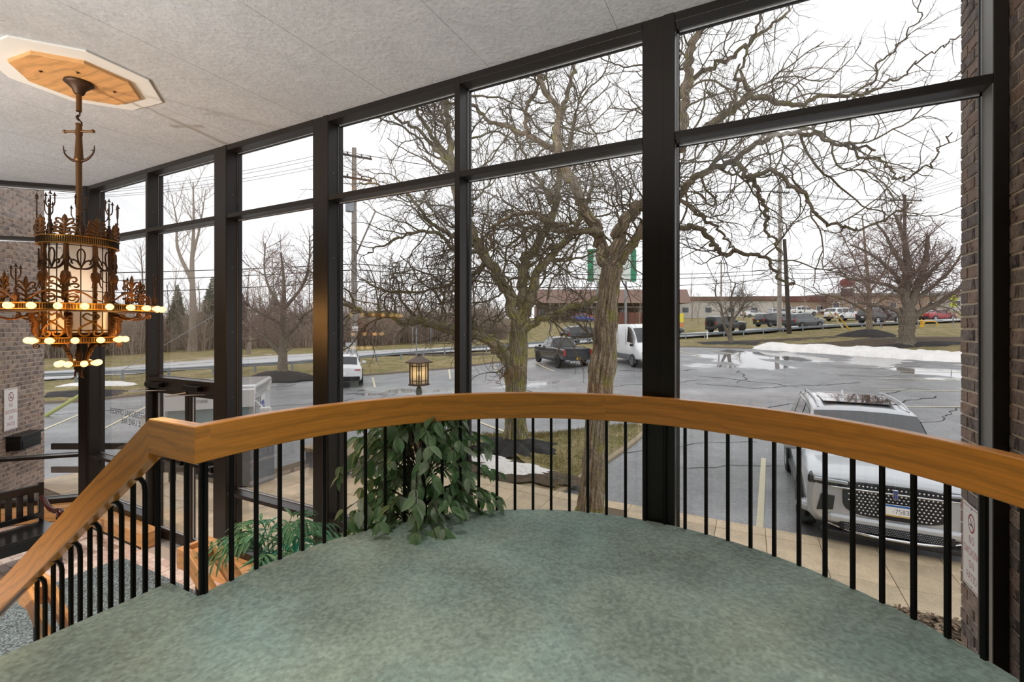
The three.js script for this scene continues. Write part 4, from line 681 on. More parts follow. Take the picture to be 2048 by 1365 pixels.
{
  // grass land beyond the lot
  const land = structure('ground', 'winter grass bank beyond the car park', 'ground', 0, 0, 0); const rows = [];
  for (let i = 0; i <= 260; i++) { const a = lerp(-74, 71, i / 260) * Math.PI / 180, s = Math.sin(a), c = Math.cos(a), r0 = rimR(a) - 0.02, row = []; for (let j = 0; j <= 110; j++) { const r = r0 + Math.pow(j / 110, 1.9) * (230 - r0) + 0.18 * j * (1 - j / 110), e = r * s, n = r * c, g = roadGap(e, n); row.push(siteV(e, H(e, n) + (j === 0 ? 0.05 : 0.10 + 0.05 * n2(e * 0.5, n * 0.5)) - 0.32 * smooth(4.5, 3.4, g), n)); } rows.push(row); }
  part('grass', scaleUV(patchGeo(rows), 0.16), M.grass, land);
  const cu = []; for (let i = 0; i <= 260; i++) { const a = lerp(-74, 71, i / 260) * Math.PI / 180, s = Math.sin(a), c = Math.cos(a), r = rimR(a), q = (rr, y) => siteV(rr * s, H(rr * s, rr * c) + y, rr * c); cu.push([q(r - 0.1, -0.03), q(r - 0.08, 0.08 + 0.02 * n2(i * 0.2, 1)), q(r + 0.1, 0.10), q(r + 0.35, 0.06)]); }
  part('curb', scaleUV(patchGeo(cu), 0.5), std('#77695a', 0.95), land);
  // road
  const road = structure('road', 'two lane road climbing past the car park', 'road', 0, 0, 0);
  const off = (w, y) => ROAD.map((p, i) => { const q = ROAD[Math.min(i + 1, ROAD.length - 1)], o = ROAD[Math.max(i - 1, 0)], L = Math.hypot(q.x - o.x, q.z - o.z), nx = -(q.z - o.z) / L, nz = (q.x - o.x) / L; return siteV(p.x + nx * w, H(p.x, p.z) + y, p.z + nz * w); });
  const ra = tileNoise(85, 100, 2); M.roadTop = std('#ffffff', 0.5, 0, { map: tex(256, 256, (u, v, o) => { const k = 0.72 * (1 + 0.2 * (ra(u, v) - 0.5)); o[0] = k; o[1] = k; o[2] = k * 1.01; }) });
  part('pavement', scaleUV(patchGeo([off(-4.3, 0.02), off(-1.5, 0.1), off(1.5, 0.1), off(4.3, 0.02)]), 0.3), M.roadTop, road);
  part('edge_line', patchGeo([off(-3.7, 0.075), off(-3.58, 0.078)]), M.whitePaint, road); part('edge_line', patchGeo([off(3.58, 0.078), off(3.7, 0.075)]), M.whitePaint, road); part('centre_line', patchGeo([off(-0.14, 0.125), off(0.14, 0.125)]), M.yellowPaint, road);
  M.shoulder = std('#a39482', 1); part('shoulder', scaleUV(patchGeo([off(4.3, 0.03), off(5.4, 0.13)]), 0.5), M.shoulder, road); part('shoulder', scaleUV(patchGeo([off(-5.2, 0.12), off(-4.3, 0.03)]), 0.5), M.shoulder, road);
}
// mounds and patches on the land
function mound(name, label, cat, e, n, re, rn, h, mat, seed, lift = 0.1, parent) {
  const rows = []; for (let i = 0; i <= 40; i++) { const a = i / 40 * Math.PI * 2, row = []; for (let j = 0; j <= 9; j++) { const t = j / 9, k = (1 + 0.22 * n2(Math.cos(a) * 1.3 + seed, Math.sin(a) * 1.3)), x = e + Math.cos(a) * re * t * k, y = n + Math.sin(a) * rn * t * k; row.push(siteV(x, H(x, y) + lift - 0.05 * smooth(0.8, 1, t) + h * (1 - t * t) * (1 - 0.25 * t) + 0.035 * (1 - t) * n2(x * 3, y * 3), y)); } rows.push(row); }
  const o = structure(name, label, cat, 0, 0, 0); part('surface', scaleUV(patchGeo(rows), 0.6), mat, o); return o;
}
mound('mulch_mound', 'black mulch mound round the foot of the lone bare roadside tree', 'mulch', -13.8, 27.9, 1.9, 1.3, 0.36, M.mulch, 1);
mound('mulch_mound', 'dark mulch ring under the thin leaning tree by the guardrail', 'mulch', 19.8, 42.5, 3.4, 2.2, 0.15, M.mulch, 2);
mound('mulch_mound', 'tall black mulch mound under the small tree by the stopped cars', 'mulch', 33.4, 43.3, 2.3, 2.2, 0.55, M.mulch, 3, 0.15);
mound('mulch_mound', 'flat dark mulch bed behind the snow bank round the pollarded tree', 'mulch', 32, 38.2, 10, 3.0, 0.14, M.leafLitter, 4);
mound('mulch_mound', 'black mulch strip directly behind the snow bank', 'mulch', 31.5, 35.8, 5.0, 1.0, 0.22, M.mulch, 9);
mound('mulch_mound', 'dark mulch patch on the bank beyond the brick wing', 'mulch', -20.2, 21.8, 2.0, 1.1, 0.12, M.mulch, 5);
mound('mulch_mound', 'brown leaf litter along the guardrail', 'mulch', -5.5, 40.4, 8, 1.3, 0.05, M.leafLitter, 6);
mound('mulch_mound', 'brown leaf litter round the two poles', 'mulch', 25, 43.8, 9, 1.4, 0.05, M.leafLitter, 8);
mound('snow_patch', 'thin old snow patch on the grass beyond the brick wing', 'snow', -22.0, 24.6, 1.9, 0.9, 0.1, M.snow, 7, 0.12);
{
  const line = curve([[19.6, 0, 38.9], [21.5, 0, 37.6], [23.6, 0, 35.9], [26.3, 0, 33.4], [28.1, 0, 31.0], [29.8, 0, 29.4], [32, 0, 26.6]], 70);
  const rows = line.map((p, i) => { const q = line[Math.min(i + 1, 70)], o = line[Math.max(0, i - 1)], L = Math.hypot(q.x - o.x, q.z - o.z), nx = -(q.z - o.z) / L, nz = (q.x - o.x) / L, end = smooth(0, 0.14, i / 70), row = []; for (let j = 0; j <= 14; j++) { const t = j / 14, w = lerp(-1.0, 2.6, t) * (0.35 + 0.65 * end) + 0.16 * n2(i * 0.25, 5), e = p.x + nx * w, n = p.z + nz * w; row.push(siteV(e, H(e, n) - 0.06 + end * (0.52 + 0.12 * n2(i * 0.13, 2)) * Math.pow(Math.sin(Math.PI * Math.pow(t, 0.8)), 0.7) + 0.05 * n2(e * 1.6, n * 1.6) * Math.sin(Math.PI * t) + 0.09 * t, n)); } return row; });
  const s = structure('snow_bank', 'long ploughed snow bank at the far edge of the car park', 'snow', 0, 0, 0); part('surface', scaleUV(patchGeo(rows), 0.25), M.snow, s);
}
{
  // patio of concrete flags in front of the glass
  const p = structure('patio', 'tan concrete flag patio and walk along the glass front', 'patio', 0, -1.6, 0);
  part('bed', boxTo(-8.9, 6, -0.25, -0.012, -7.80, -3.62), M.joint, p); part('bed', boxTo(-12.3, -8.9, -0.25, -0.012, -5.4, -3.62 + 1.2), M.joint, p);
  const zs = [3.63, 4.44, 5.21, 5.98, 6.75, 7.52, 7.83], r = rng(44); let n = 0; const sh = {};
  for (let j = 0; j < zs.length - 1; j++) for (let i = -18; i < 9; i++) {
    const x0 = -0.463 + i * 0.655, d0 = zs[j], d1 = zs[j + 1]; if (x0 < -8.95 && d0 > 5) continue; if (x0 > 0.85 && d1 < 6.3) continue; if (x0 < -2.3 + 0.2 && x0 > -3.0 && d0 > 6.6 && d1 < 7.6) continue;
    const key = j; sh[key] = sh[key] || worldUV(rbox(0.649, 0.06, d1 - d0 - 0.006, 0.006), 1.1); const m = part('flag', sh[key], M.paver[Math.floor(r() * 3)], p); m.position.set(x0 + 0.3275, -0.03 + (r() - 0.5) * 0.004, -(d0 + d1) / 2); m.rotation.set((r() - 0.5) * 0.004, (Math.floor(r() * 2)) * Math.PI, (r() - 0.5) * 0.004);
  }
  const ch = structure('ground', 'bed of wood chips at the foot of the brick pier', 'ground', 0, -1.6, 0); const cm = new MB(); const rr = rng(3);
  part('soil', boxTo(0.87, 5, -0.2, 0.005, -6.25, -3.6), M.leafLitter, ch);
  const im = new THREE.InstancedMesh(box(0.07, 0.012, 0.022), std('#8d7c68', 0.95), 5000); im.name = 'wood_chips'; shadow(im); const mt = new THREE.Matrix4(), q = new THREE.Quaternion(), e = new THREE.Euler(), cc = new THREE.Color();
  for (let k = 0; k < 5000; k++) { e.set((rr() - 0.5) * 0.8, rr() * 6.28, (rr() - 0.5) * 0.8); mt.compose(V(0.9 + rr() * 3.2, 0.015 + rr() * 0.03, -3.7 - rr() * 2.5), q.setFromEuler(e), V(0.5 + rr(), 1, 0.6 + rr())); im.setMatrixAt(k, mt); const c = 0.35 + 0.8 * rr(); im.setColorAt(k, cc.setRGB(c, c * 0.96, c * 0.9)); }
  ch.add(stuff(im));
}
{
  // kerbed grass island with the first big tree
  const isl = structure('ground', 'kerbed grass island with mulch and old snow in front of the patio', 'ground', 0, -1.6, 0);
  const P = curve([[-3.12, 0, -7.84], [-2.95, 0, -9.6], [-2.72, 0, -12.4], [-2.75, 0, -14.2], [-3.05, 0, -14.6], [-3.9, 0, -13.5], [-4.9, 0, -12.3], [-6.4, 0, -11.4], [-8.0, 0, -10.0], [-8.6, 0, -8.6], [-8.65, 0, -7.84]], 60);
  const sh = new THREE.Shape(P.map((p) => new THREE.Vector2(p.x, -p.z)));
  part('curb', new THREE.ExtrudeGeometry(sh, { depth: 0.22, bevelEnabled: true, bevelSize: 0.02, bevelThickness: 0.02, bevelOffset: 0, bevelSegments: 1 }).rotateX(-Math.PI / 2).translate(0, -0.28, 0), M.tanCap, isl);
  const cx = -5.4, cz = -10, rows = P.map((p) => { const row = []; for (let j = 0; j <= 14; j++) { const t = j / 14, x = lerp(cx, p.x, t * 0.955), z = lerp(cz, p.z, t * 0.955); row.push(V(x, -0.03 + 0.11 * (1 - t * t) + 0.02 * n2(x * 2, z * 2) * (1 - t * 0.7), z)); } return row; });
  part('turf', scaleUV(patchGeo(rows), 0.35), M.grass, isl);
  const blob = (name, x, z, rx, rz, h, mat, seed, uvS, y0 = 0.04) => { const q = []; for (let i = 0; i <= 44; i++) { const a = i / 44 * Math.PI * 2, row = []; for (let j = 0; j <= 8; j++) { const t = j / 8, k = 1 + 0.3 * n2(Math.cos(a) * 1.6 + seed, Math.sin(a) * 1.6), X = x + Math.cos(a) * rx * t * k, Z = z + Math.sin(a) * rz * t * k; row.push(V(X, y0 + h * (1 - t * t) - 0.03 * t + 0.02 * n2(X * 5, Z * 5) * (1 - t), Z)); } q.push(row); } part(name, scaleUV(patchGeo(q), uvS), mat, isl); };
  blob('mulch', -5.1, -10.1, 1.05, 0.85, 0.17, M.mulch, 3, 0.8, 0.05); blob('leaf_litter', -4.2, -8.55, 1.3, 0.6, 0.02, M.leafLitter, 8, 0.8, 0.03); blob('snow', -4.35, -8.6, 0.75, 0.42, 0.09, M.snow, 12, 0.7, 0.04); blob('snow', -5.35, -8.95, 0.6, 0.3, 0.06, M.snow, 15, 0.7, 0.05);
  const im = new THREE.InstancedMesh(new THREE.ConeGeometry(0.006, 0.07, 3).translate(0, 0.03, 0), M.grass, 9000); im.name = 'grass_blades'; shadow(im); const r = rng(6), mt = new THREE.Matrix4(), q = new THREE.Quaternion(), e = new THREE.Euler(), cc = new THREE.Color(); let k = 0;
  while (k < 9000) { const i = Math.floor(r() * 60), t = Math.sqrt(r()) * 0.95, x = lerp(cx, P[i].x, t) + (r() - 0.5) * 0.25, z = lerp(cz, P[i].z, t) + (r() - 0.5) * 0.25; if (Math.hypot((x + 5.1) / 1.1, (z + 10.1) / 0.9) < 1 || Math.hypot((x + 4.3) / 0.95, (z + 8.6) / 0.55) < 1) { k++; mt.makeScale(0, 0, 0); im.setMatrixAt(k - 1, mt.makeTranslation(x, -0.2, z)); continue; } e.set((r() - 0.5) * 1.6, r() * 6, (r() - 0.5) * 1.6); im.setMatrixAt(k, mt.compose(V(x, -0.02 + 0.10 * (1 - t * t), z), q.setFromEuler(e), V(1, 0.7 + 0.8 * r(), 1))); const c = 0.8 + 0.5 * r(); im.setColorAt(k, cc.setRGB(c, c * 0.98, c * 0.85)); k++; }
  isl.add(stuff(im));
}
{
  // patio edge: grey piers, low wall, timber fence
  const pr = thing('patio_pier', 'grey block pier at the patio edge in front of the mail truck', 'pier', -8.5, -1.6, -5.62, 0.1); part('shaft', worldUV(rboxTo(-0.26, 0.26, 0, 1.16, -0.26, 0.26, 0.012), 1), M.greyBlock, pr); part('cap', worldUV(rboxTo(-0.3, 0.3, 1.16, 1.24, -0.3, 0.3, 0.012), 1), M.tanCap, pr);
  const lw = thing('low_wall', 'low grey block wall with a tan cap and a timber grab rail', 'wall', -7.6, -1.6, -7.0, 0.0); part('block', worldUV(rboxTo(-0.85, 0.8, -0.05, 0.34, -0.25, 0.25, 0.01), 1), M.greyBlock, lw); part('cap', worldUV(rboxTo(-0.92, 0.86, 0.34, 0.42, -0.31, 0.31, 0.012), 1), M.tanCap, lw);
  part('grab_rail', rbox(0.75, 0.13, 0.05, 0.006, -0.35, 0.70, 0, 0, 0, 0.32), M.poleWood, lw); part('rail_post', rboxTo(-0.38, -0.33, 0.4, 0.68, -0.025, 0.025, 0.004), M.poleDark, lw);
  const f = thing('timber_fence', 'two dark timber rails between the brick wing and the grey pier', 'fence', -10.2, -1.6, -4.72, Math.atan2(1.75, 3.3));
  const wood = std('#4a443f', 0.9); for (const y of [0.70, 0.255]) part('board', rbox(3.75, 0.115, 0.045, 0.006, 0, y, 0.03), wood, f);
  for (const x of [0.35, 1.75]) part('post', rboxTo(x - 0.045, x + 0.045, -0.05, 0.82, -0.09, 0.0, 0.006), wood, f);
}

// main limbs of three surveyed trees: metres from the foot of each trunk, with radius
const LIMBS_A = [
  ['trunk', [[0, -0.05, 0, 0.263], [-0.01, 0.6, 0.01, 0.253], [-0.01, 1.23, 0.01, 0.244], [0, 1.79, 0, 0.234], [0.01, 2.17, -0.01, 0.224], [0.05, 2.48, -0.02, 0.214], [0.06, 2.8, -0.03, 0.204], [0.07, 3.11, -0.03, 0.194]]],
  ['limb', [[0.02, 2.92, -0.01, 0.157], [-0.14, 3.74, 0.11, 0.147], [-0.44, 4.3, 0.29, 0.137], [-0.7, 4.79, 0.46, 0.127], [-0.88, 5.22, 0.58, 0.117], [-1.06, 5.59, 0.7, 0.107], [-1.21, 6.08, 0.81, 0.097], [-1.3, 6.69, 0.89, 0.087], [-1.34, 7.29, 0.94, 0.078], [-1.37, 7.89, 0.99, 0.068], [-1.4, 8.43, 1.03, 0.058], [-1.45, 8.97, 1.09, 0.049]]],
  ['limb', [[0.11, 2.99, -0.06, 0.15], [0.1, 3.62, -0.13, 0.141], [0.09, 4.32, -0.21, 0.132], [0.13, 4.75, -0.31, 0.122], [0.28, 4.94, -0.47, 0.112], [0.41, 5.22, -0.62, 0.102], [0.57, 5.64, -0.78, 0.092], [0.71, 6.1, -0.94, 0.082], [0.73, 6.67, -1.03, 0.072], [0.8, 7.23, -1.15, 0.061], [0.95, 7.85, -1.31, 0.051], [1.05, 8.48, -1.44, 0.04]]],
  ['limb', [[0.16, 2.86, -0.08, 0.138], [0.32, 3.5, -0.09, 0.126], [0.46, 3.99, -0.09, 0.114], [0.62, 4.37, -0.09, 0.103], [0.87, 4.65, -0.15, 0.091], [1.16, 4.95, -0.22, 0.08], [1.42, 5.27, -0.28, 0.069], [1.6, 5.62, -0.3, 0.058], [1.76, 5.97, -0.31, 0.047], [1.94, 6.55, -0.32, 0.036]]],
  ['limb', [[-0.07, 1.92, 0.04, 0.163], [-0.26, 2.23, 0.23, 0.154], [-0.51, 2.58, 0.46, 0.146], [-0.71, 2.73, 0.66, 0.137], [-1.2, 2.85, 1, 0.129], [-1.42, 2.96, 1.21, 0.12], [-1.65, 3.03, 1.43, 0.112], [-1.74, 3.1, 1.57, 0.104], [-1.93, 3.04, 1.77, 0.096], [-2.08, 3.06, 1.94, 0.088], [-2.17, 3.19, 2.09, 0.08], [-2.34, 3.24, 2.27, 0.073], [-2.59, 3.23, 2.5, 0.065], [-2.74, 3.34, 2.67, 0.058], [-2.9, 3.44, 2.85, 0.051]]],
  ['limb', [[0.16, 2.83, -0.08, 0.094], [0.57, 3.11, -0.16, 0.087], [0.93, 3.25, -0.21, 0.08], [1.16, 3.37, -0.21, 0.073], [1.47, 3.44, -0.23, 0.066], [1.94, 3.58, -0.34, 0.06], [2.23, 3.75, -0.36, 0.053]]],
  ['limb', [[-1.32, 6.93, 0.91, 0.068], [-1.45, 7.19, 1.11, 0.059], [-1.7, 7.71, 1.37, 0.049], [-1.83, 8.06, 1.57, 0.041], [-1.83, 8.3, 1.71, 0.032], [-1.82, 8.59, 1.84, 0.023]]],
  ['limb', [[-1.24, 6.77, 0.98, 0.061], [-1.49, 7.2, 1.29, 0.053], [-1.68, 7.49, 1.58, 0.046], [-1.8, 7.63, 1.83, 0.039], [-1.94, 7.7, 2.09, 0.031], [-2.11, 7.79, 2.37, 0.025], [-2.25, 7.64, 2.63, 0.018]]],
  ['limb', [[-1.03, 5.57, 0.76, 0.062], [-1.22, 5.17, 1.04, 0.055], [-1.52, 5.38, 1.38, 0.049], [-1.6, 5.52, 1.6, 0.044], [-1.64, 5.71, 1.8, 0.038], [-1.72, 5.94, 2.03, 0.032], [-1.84, 6.03, 2.28, 0.027], [-2.06, 6.07, 2.57, 0.021], [-2.35, 6.09, 2.9, 0.016]]],
  ['limb', [[-0.7, 4.83, 0.59, 0.055], [-1.07, 4.74, 1.02, 0.048], [-1.31, 5.12, 1.39, 0.041], [-1.5, 5.17, 1.73, 0.035], [-1.76, 5.03, 2.11, 0.028], [-2.02, 4.77, 2.49, 0.022], [-2.2, 4.56, 2.83, 0.016]]],
  ['limb', [[-0.63, 4.62, 0.33, 0.05], [-0.96, 4.08, 0.86, 0.043], [-1.31, 3.87, 1.4, 0.036], [-1.63, 3.73, 1.92, 0.029], [-2.02, 3.76, 2.48, 0.022], [-2.28, 3.96, 2.98, 0.016]]],
  ['limb', [[0.75, 6.04, -0.84, 0.052], [0.42, 6.63, -0.71, 0.046], [0.11, 7.1, -0.6, 0.039], [-0.14, 7.7, -0.51, 0.033], [-0.39, 8.24, -0.43, 0.026], [-0.64, 8.72, -0.34, 0.02]]],
];
const LIMBS_B = [
  ['trunk', [[-0, -0.02, -0, 0.177], [0.02, 0.4, -0.02, 0.174], [0.05, 0.86, -0.03, 0.172], [0.09, 1.4, -0.05, 0.169], [0.13, 1.86, -0.07, 0.167], [0.15, 2.17, -0.08, 0.164], [0.18, 2.48, -0.1, 0.162], [0.2, 2.63, -0.11, 0.159], [0.2, 2.86, -0.11, 0.157], [0.22, 3.17, -0.12, 0.154], [0.25, 3.48, -0.14, 0.151], [0.27, 3.71, -0.15, 0.149], [0.3, 3.9, -0.16, 0.146]]],
  ['limb', [[0.28, 3.79, -0.15, 0.1], [0.17, 4.07, -0.18, 0.096], [0.11, 4.23, -0.24, 0.091], [0.05, 4.45, -0.29, 0.087], [-0.09, 4.7, -0.31, 0.082], [-0.25, 5, -0.31, 0.077], [-0.38, 5.29, -0.33, 0.073], [-0.53, 5.6, -0.34, 0.068], [-0.66, 5.94, -0.36, 0.062], [-0.72, 6.27, -0.41, 0.057], [-0.72, 6.62, -0.5, 0.052], [-0.84, 6.87, -0.52, 0.046], [-1.04, 7.25, -0.5, 0.041], [-1.14, 7.58, -0.54, 0.035]]],
  ['limb', [[0.31, 3.82, -0.17, 0.1], [0.36, 4.09, -0.14, 0.095], [0.41, 4.31, -0.11, 0.091], [0.44, 4.49, -0.08, 0.086], [0.56, 4.63, -0.08, 0.081], [0.75, 4.83, -0.13, 0.077], [1.04, 5.16, -0.23, 0.072], [1.25, 5.59, -0.29, 0.068], [1.31, 5.93, -0.26, 0.063], [1.34, 6.28, -0.23, 0.059], [1.39, 6.69, -0.2, 0.055], [1.46, 7.02, -0.19, 0.051], [1.57, 7.34, -0.19, 0.046], [1.66, 7.67, -0.18, 0.042]]],
  ['limb', [[0.31, 3.79, -0.17, 0.081], [0.54, 4.15, -0.17, 0.075], [0.72, 4.38, -0.15, 0.07], [1.01, 4.71, -0.19, 0.065], [1.3, 4.94, -0.22, 0.06], [1.43, 5.07, -0.18, 0.055], [1.64, 5.16, -0.17, 0.051], [1.89, 5.26, -0.19, 0.046], [2.03, 5.27, -0.15, 0.041], [2.16, 5.35, -0.11, 0.037], [2.32, 5.44, -0.08, 0.033], [2.53, 5.48, -0.07, 0.029], [2.74, 5.48, -0.07, 0.025], [2.97, 5.35, -0.08, 0.021], [3.23, 5.27, -0.1, 0.017], [3.54, 5.13, -0.14, 0.013]]],
  ['limb', [[1.26, 5.6, -0.32, 0.059], [1.45, 5.74, -0.3, 0.054], [1.62, 5.84, -0.28, 0.05], [1.81, 5.93, -0.26, 0.046], [2.02, 6.05, -0.26, 0.042], [2.18, 6.13, -0.23, 0.038], [2.4, 6.07, -0.23, 0.034], [2.57, 5.95, -0.21, 0.03], [2.78, 5.88, -0.2, 0.026], [2.99, 5.93, -0.2, 0.022], [3.25, 5.91, -0.22, 0.019], [3.58, 5.93, -0.28, 0.015]]],
  ['limb', [[2.18, 6.02, -0, 0.033], [2.13, 6.12, 0.21, 0.026], [2.02, 6.13, 0.45, 0.019], [2.08, 6.18, 0.61, 0.012]]],
  ['limb', [[1.82, 5.81, -0.05, 0.022], [1.92, 5.89, -0.03, 0.021], [2.03, 6.22, -0.02, 0.019], [2.12, 6.48, -0, 0.018], [2.18, 6.71, 0.03, 0.017], [2.28, 6.91, 0.04, 0.015], [2.39, 7.14, 0.05, 0.014], [2.46, 7.37, 0.07, 0.013]]],
  ['limb', [[1.35, 6.44, -0.25, 0.036], [1.45, 6.52, -0.23, 0.033], [1.73, 6.71, -0.3, 0.03], [1.93, 6.78, -0.34, 0.027], [2.11, 6.9, -0.36, 0.024], [2.31, 7.03, -0.39, 0.022], [2.49, 7.18, -0.42, 0.019], [2.66, 7.33, -0.43, 0.016], [2.79, 7.52, -0.43, 0.013]]],
  ['limb', [[2.03, 5.25, -0.15, 0.034], [2.05, 5.17, -0.08, 0.031], [2.14, 5.02, -0.04, 0.028], [2.25, 4.81, -0.01, 0.026], [2.32, 4.61, 0.04, 0.023], [2.37, 4.38, 0.1, 0.02], [2.35, 4.22, 0.19, 0.017], [2.45, 4.09, 0.22, 0.015], [2.53, 3.91, 0.26, 0.012]]],
  ['limb', [[2.16, 4.92, 0.01, 0.03], [2.25, 4.97, 0.05, 0.028], [2.39, 4.99, 0.07, 0.026], [2.52, 4.94, 0.09, 0.024], [2.62, 4.78, 0.13, 0.022], [2.8, 4.62, 0.14, 0.02], [2.91, 4.34, 0.17, 0.018], [3.13, 4.21, 0.15, 0.016], [3.26, 4.15, 0.17, 0.014], [3.48, 4.18, 0.15, 0.012], [3.67, 4.27, 0.15, 0.011], [3.82, 4.39, 0.16, 0.009]]],
  ['limb', [[1.04, 4.62, 0.02, 0.047], [1.18, 4.43, 0.01, 0.044], [1.33, 4.37, 0, 0.041], [1.49, 4.38, -0.01, 0.038], [1.67, 4.28, -0.04, 0.035], [1.75, 4.1, -0.01, 0.032], [1.9, 3.97, -0.03, 0.029], [2.03, 4, -0.03, 0.027], [2.21, 3.95, -0.06, 0.024], [2.35, 3.9, -0.07, 0.022], [2.46, 3.77, -0.06, 0.019], [2.56, 3.59, -0.04, 0.017], [2.7, 3.53, -0.05, 0.014]]],
  ['limb', [[1.19, 4.74, 0.06, 0.028], [1.34, 4.76, 0.11, 0.025], [1.56, 4.51, 0.13, 0.021], [1.81, 4.3, 0.14, 0.018], [1.9, 4.14, 0.23, 0.015], [2.02, 3.97, 0.3, 0.012]]],
  ['limb', [[3.23, 5.26, -0.1, 0.016], [3.44, 5.04, -0.12, 0.015], [3.57, 5.02, -0.1, 0.014], [3.64, 4.87, -0.06, 0.012], [3.75, 4.72, -0.03, 0.011], [3.94, 4.8, -0.04, 0.01], [4.05, 4.86, -0.01, 0.009], [4.11, 5, 0.04, 0.008], [4.18, 5.14, 0.09, 0.007]]],
  ['limb', [[3.29, 5.76, -0.13, 0.016], [3.55, 5.87, -0.13, 0.014], [3.75, 5.93, -0.09, 0.012], [3.95, 6.08, -0.06, 0.01], [4.1, 6.15, -0, 0.008], [4.27, 6.23, 0.04, 0.006]]],
  ['limb', [[3.29, 5.76, -0.13, 0.015], [3.51, 5.99, -0.13, 0.013], [3.62, 6.21, -0.07, 0.011], [3.75, 6.32, -0.03, 0.009], [3.93, 6.55, -0.01, 0.007], [3.86, 6.74, 0.14, 0.006]]],
  ['limb', [[0.16, 4.4, -0.08, 0.042], [-0.08, 4.48, -0.12, 0.041], [-0.34, 4.54, -0.15, 0.039], [-0.59, 4.63, -0.17, 0.037], [-0.8, 4.73, -0.22, 0.036], [-1.07, 4.92, -0.24, 0.034], [-1.38, 4.93, -0.24, 0.032], [-1.74, 4.8, -0.21, 0.03], [-1.9, 4.64, -0.29, 0.028], [-1.99, 4.45, -0.4, 0.025], [-2.27, 4.24, -0.41, 0.023]]],
  ['limb', [[0.14, 4.42, -0.08, 0.031], [-0.36, 4.51, -0.09, 0.028], [-0.73, 4.59, -0.17, 0.025], [-1.17, 4.61, -0.21, 0.022], [-1.42, 4.42, -0.36, 0.018], [-1.67, 4.24, -0.5, 0.014]]],
  ['limb', [[-0.71, 5.95, -0.54, 0.051], [-0.84, 6.05, -0.58, 0.048], [-1.17, 6.27, -0.53, 0.045], [-1.36, 6.39, -0.54, 0.042], [-1.62, 6.54, -0.52, 0.038], [-1.91, 6.67, -0.48, 0.035], [-2.14, 6.82, -0.47, 0.031], [-2.39, 7.1, -0.46, 0.027], [-2.71, 7.26, -0.4, 0.024]]],
  ['limb', [[-1.13, 6.21, -0.44, 0.039], [-1.26, 6.4, -0.43, 0.036], [-1.31, 6.66, -0.46, 0.032], [-1.32, 6.86, -0.5, 0.029], [-1.27, 7.03, -0.59, 0.025], [-1.19, 7.29, -0.69, 0.022], [-1.27, 7.61, -0.7, 0.018]]],
  ['limb', [[-0.77, 6.64, -0.62, 0.048], [-0.71, 6.86, -0.71, 0.041], [-0.64, 7.14, -0.8, 0.035], [-0.6, 7.43, -0.88, 0.029], [-0.56, 7.77, -0.95, 0.022]]],
  ['limb', [[0.18, 2.55, -0.1, 0.022], [0.12, 2.71, 0.01, 0.02], [0.01, 2.88, 0.15, 0.018], [-0.13, 3.09, 0.31, 0.016], [-0.31, 3.2, 0.47, 0.014], [-0.51, 3.29, 0.66, 0.012], [-0.7, 3.38, 0.84, 0.01], [-0.9, 3.48, 1.02, 0.009]]],
  ['limb', [[0.51, 4.66, -0.27, 0.015], [0.42, 4.87, -0.07, 0.014], [0.4, 5.13, 0.09, 0.012], [0.35, 5.41, 0.27, 0.011], [0.23, 5.72, 0.48, 0.009], [0.08, 6.15, 0.7, 0.008], [-0.06, 6.5, 0.92, 0.007]]],
];
const LIMBS_C = [
  ['trunk', [[0, -0.08, 0, 0.506], [0.03, 0.97, -0.02, 0.48], [0.07, 1.95, -0.04, 0.454], [0.07, 2.92, -0.04, 0.428]]],
  ['limb', [[0.07, 2.53, -0.04, 0.311], [0, 4.28, 0, 0.269], [0.1, 5.84, -0.05, 0.226], [0, 7.39, 0, 0.183], [-0.42, 8.95, 0.21, 0.14], [-0.76, 10.12, 0.39, 0.097]]],
  ['limb', [[0.14, 2.65, -0.07, 0.311], [0.58, 4.08, -0.16, 0.262], [0.99, 5.61, -0.23, 0.213], [1.26, 7.14, -0.23, 0.164], [1.35, 8.46, -0.13, 0.115]]],
  ['limb', [[0.17, 1.56, -0.09, 0.253], [0.9, 2.52, -0.24, 0.217], [1.86, 3.1, -0.51, 0.181], [2.81, 3.85, -0.78, 0.145], [3.58, 4.6, -0.95, 0.11], [4.34, 5.53, -1.11, 0.076]]],
  ['limb', [[-0.07, 1.95, 0.04, 0.195], [-0.73, 2.65, 0.23, 0.161], [-1.39, 2.93, 0.44, 0.127], [-2.23, 3.05, 0.73, 0.093], [-3.25, 3.33, 1.12, 0.059]]],
  ['limb', [[0, 3.5, 0, 0.195], [-0.64, 5.04, 0.53, 0.16], [-1.54, 6.18, 1.19, 0.125], [-2.78, 7.12, 2.03, 0.091], [-4.01, 7.66, 2.86, 0.057]]],
  ['limb', [[0, 5.06, 0, 0.195], [-0.38, 6.44, 0.05, 0.161], [-0.87, 7.44, 0.17, 0.127], [-1.36, 8.64, 0.28, 0.093], [-2.03, 9.65, 0.48, 0.059]]],
  ['limb', [[0.21, 3.11, -0.11, 0.175], [1.23, 4.07, -0.35, 0.145], [2.17, 5.01, -0.56, 0.115], [2.92, 5.94, -0.66, 0.086], [3.5, 7.04, -0.68, 0.057]]],
  ['limb', [[0.79, 4.48, -0.41, 0.175], [1.6, 5.62, -0.64, 0.136], [2.4, 6.57, -0.86, 0.096], [3.02, 7.5, -1, 0.058]]],
  ['limb', [[-0.04, 3.89, 0.02, 0.156], [-0.93, 4.48, 0.48, 0.131], [-2.15, 4.86, 1.11, 0.107], [-3.53, 5.06, 1.82, 0.083], [-4.91, 5.53, 2.53, 0.058]]],
];

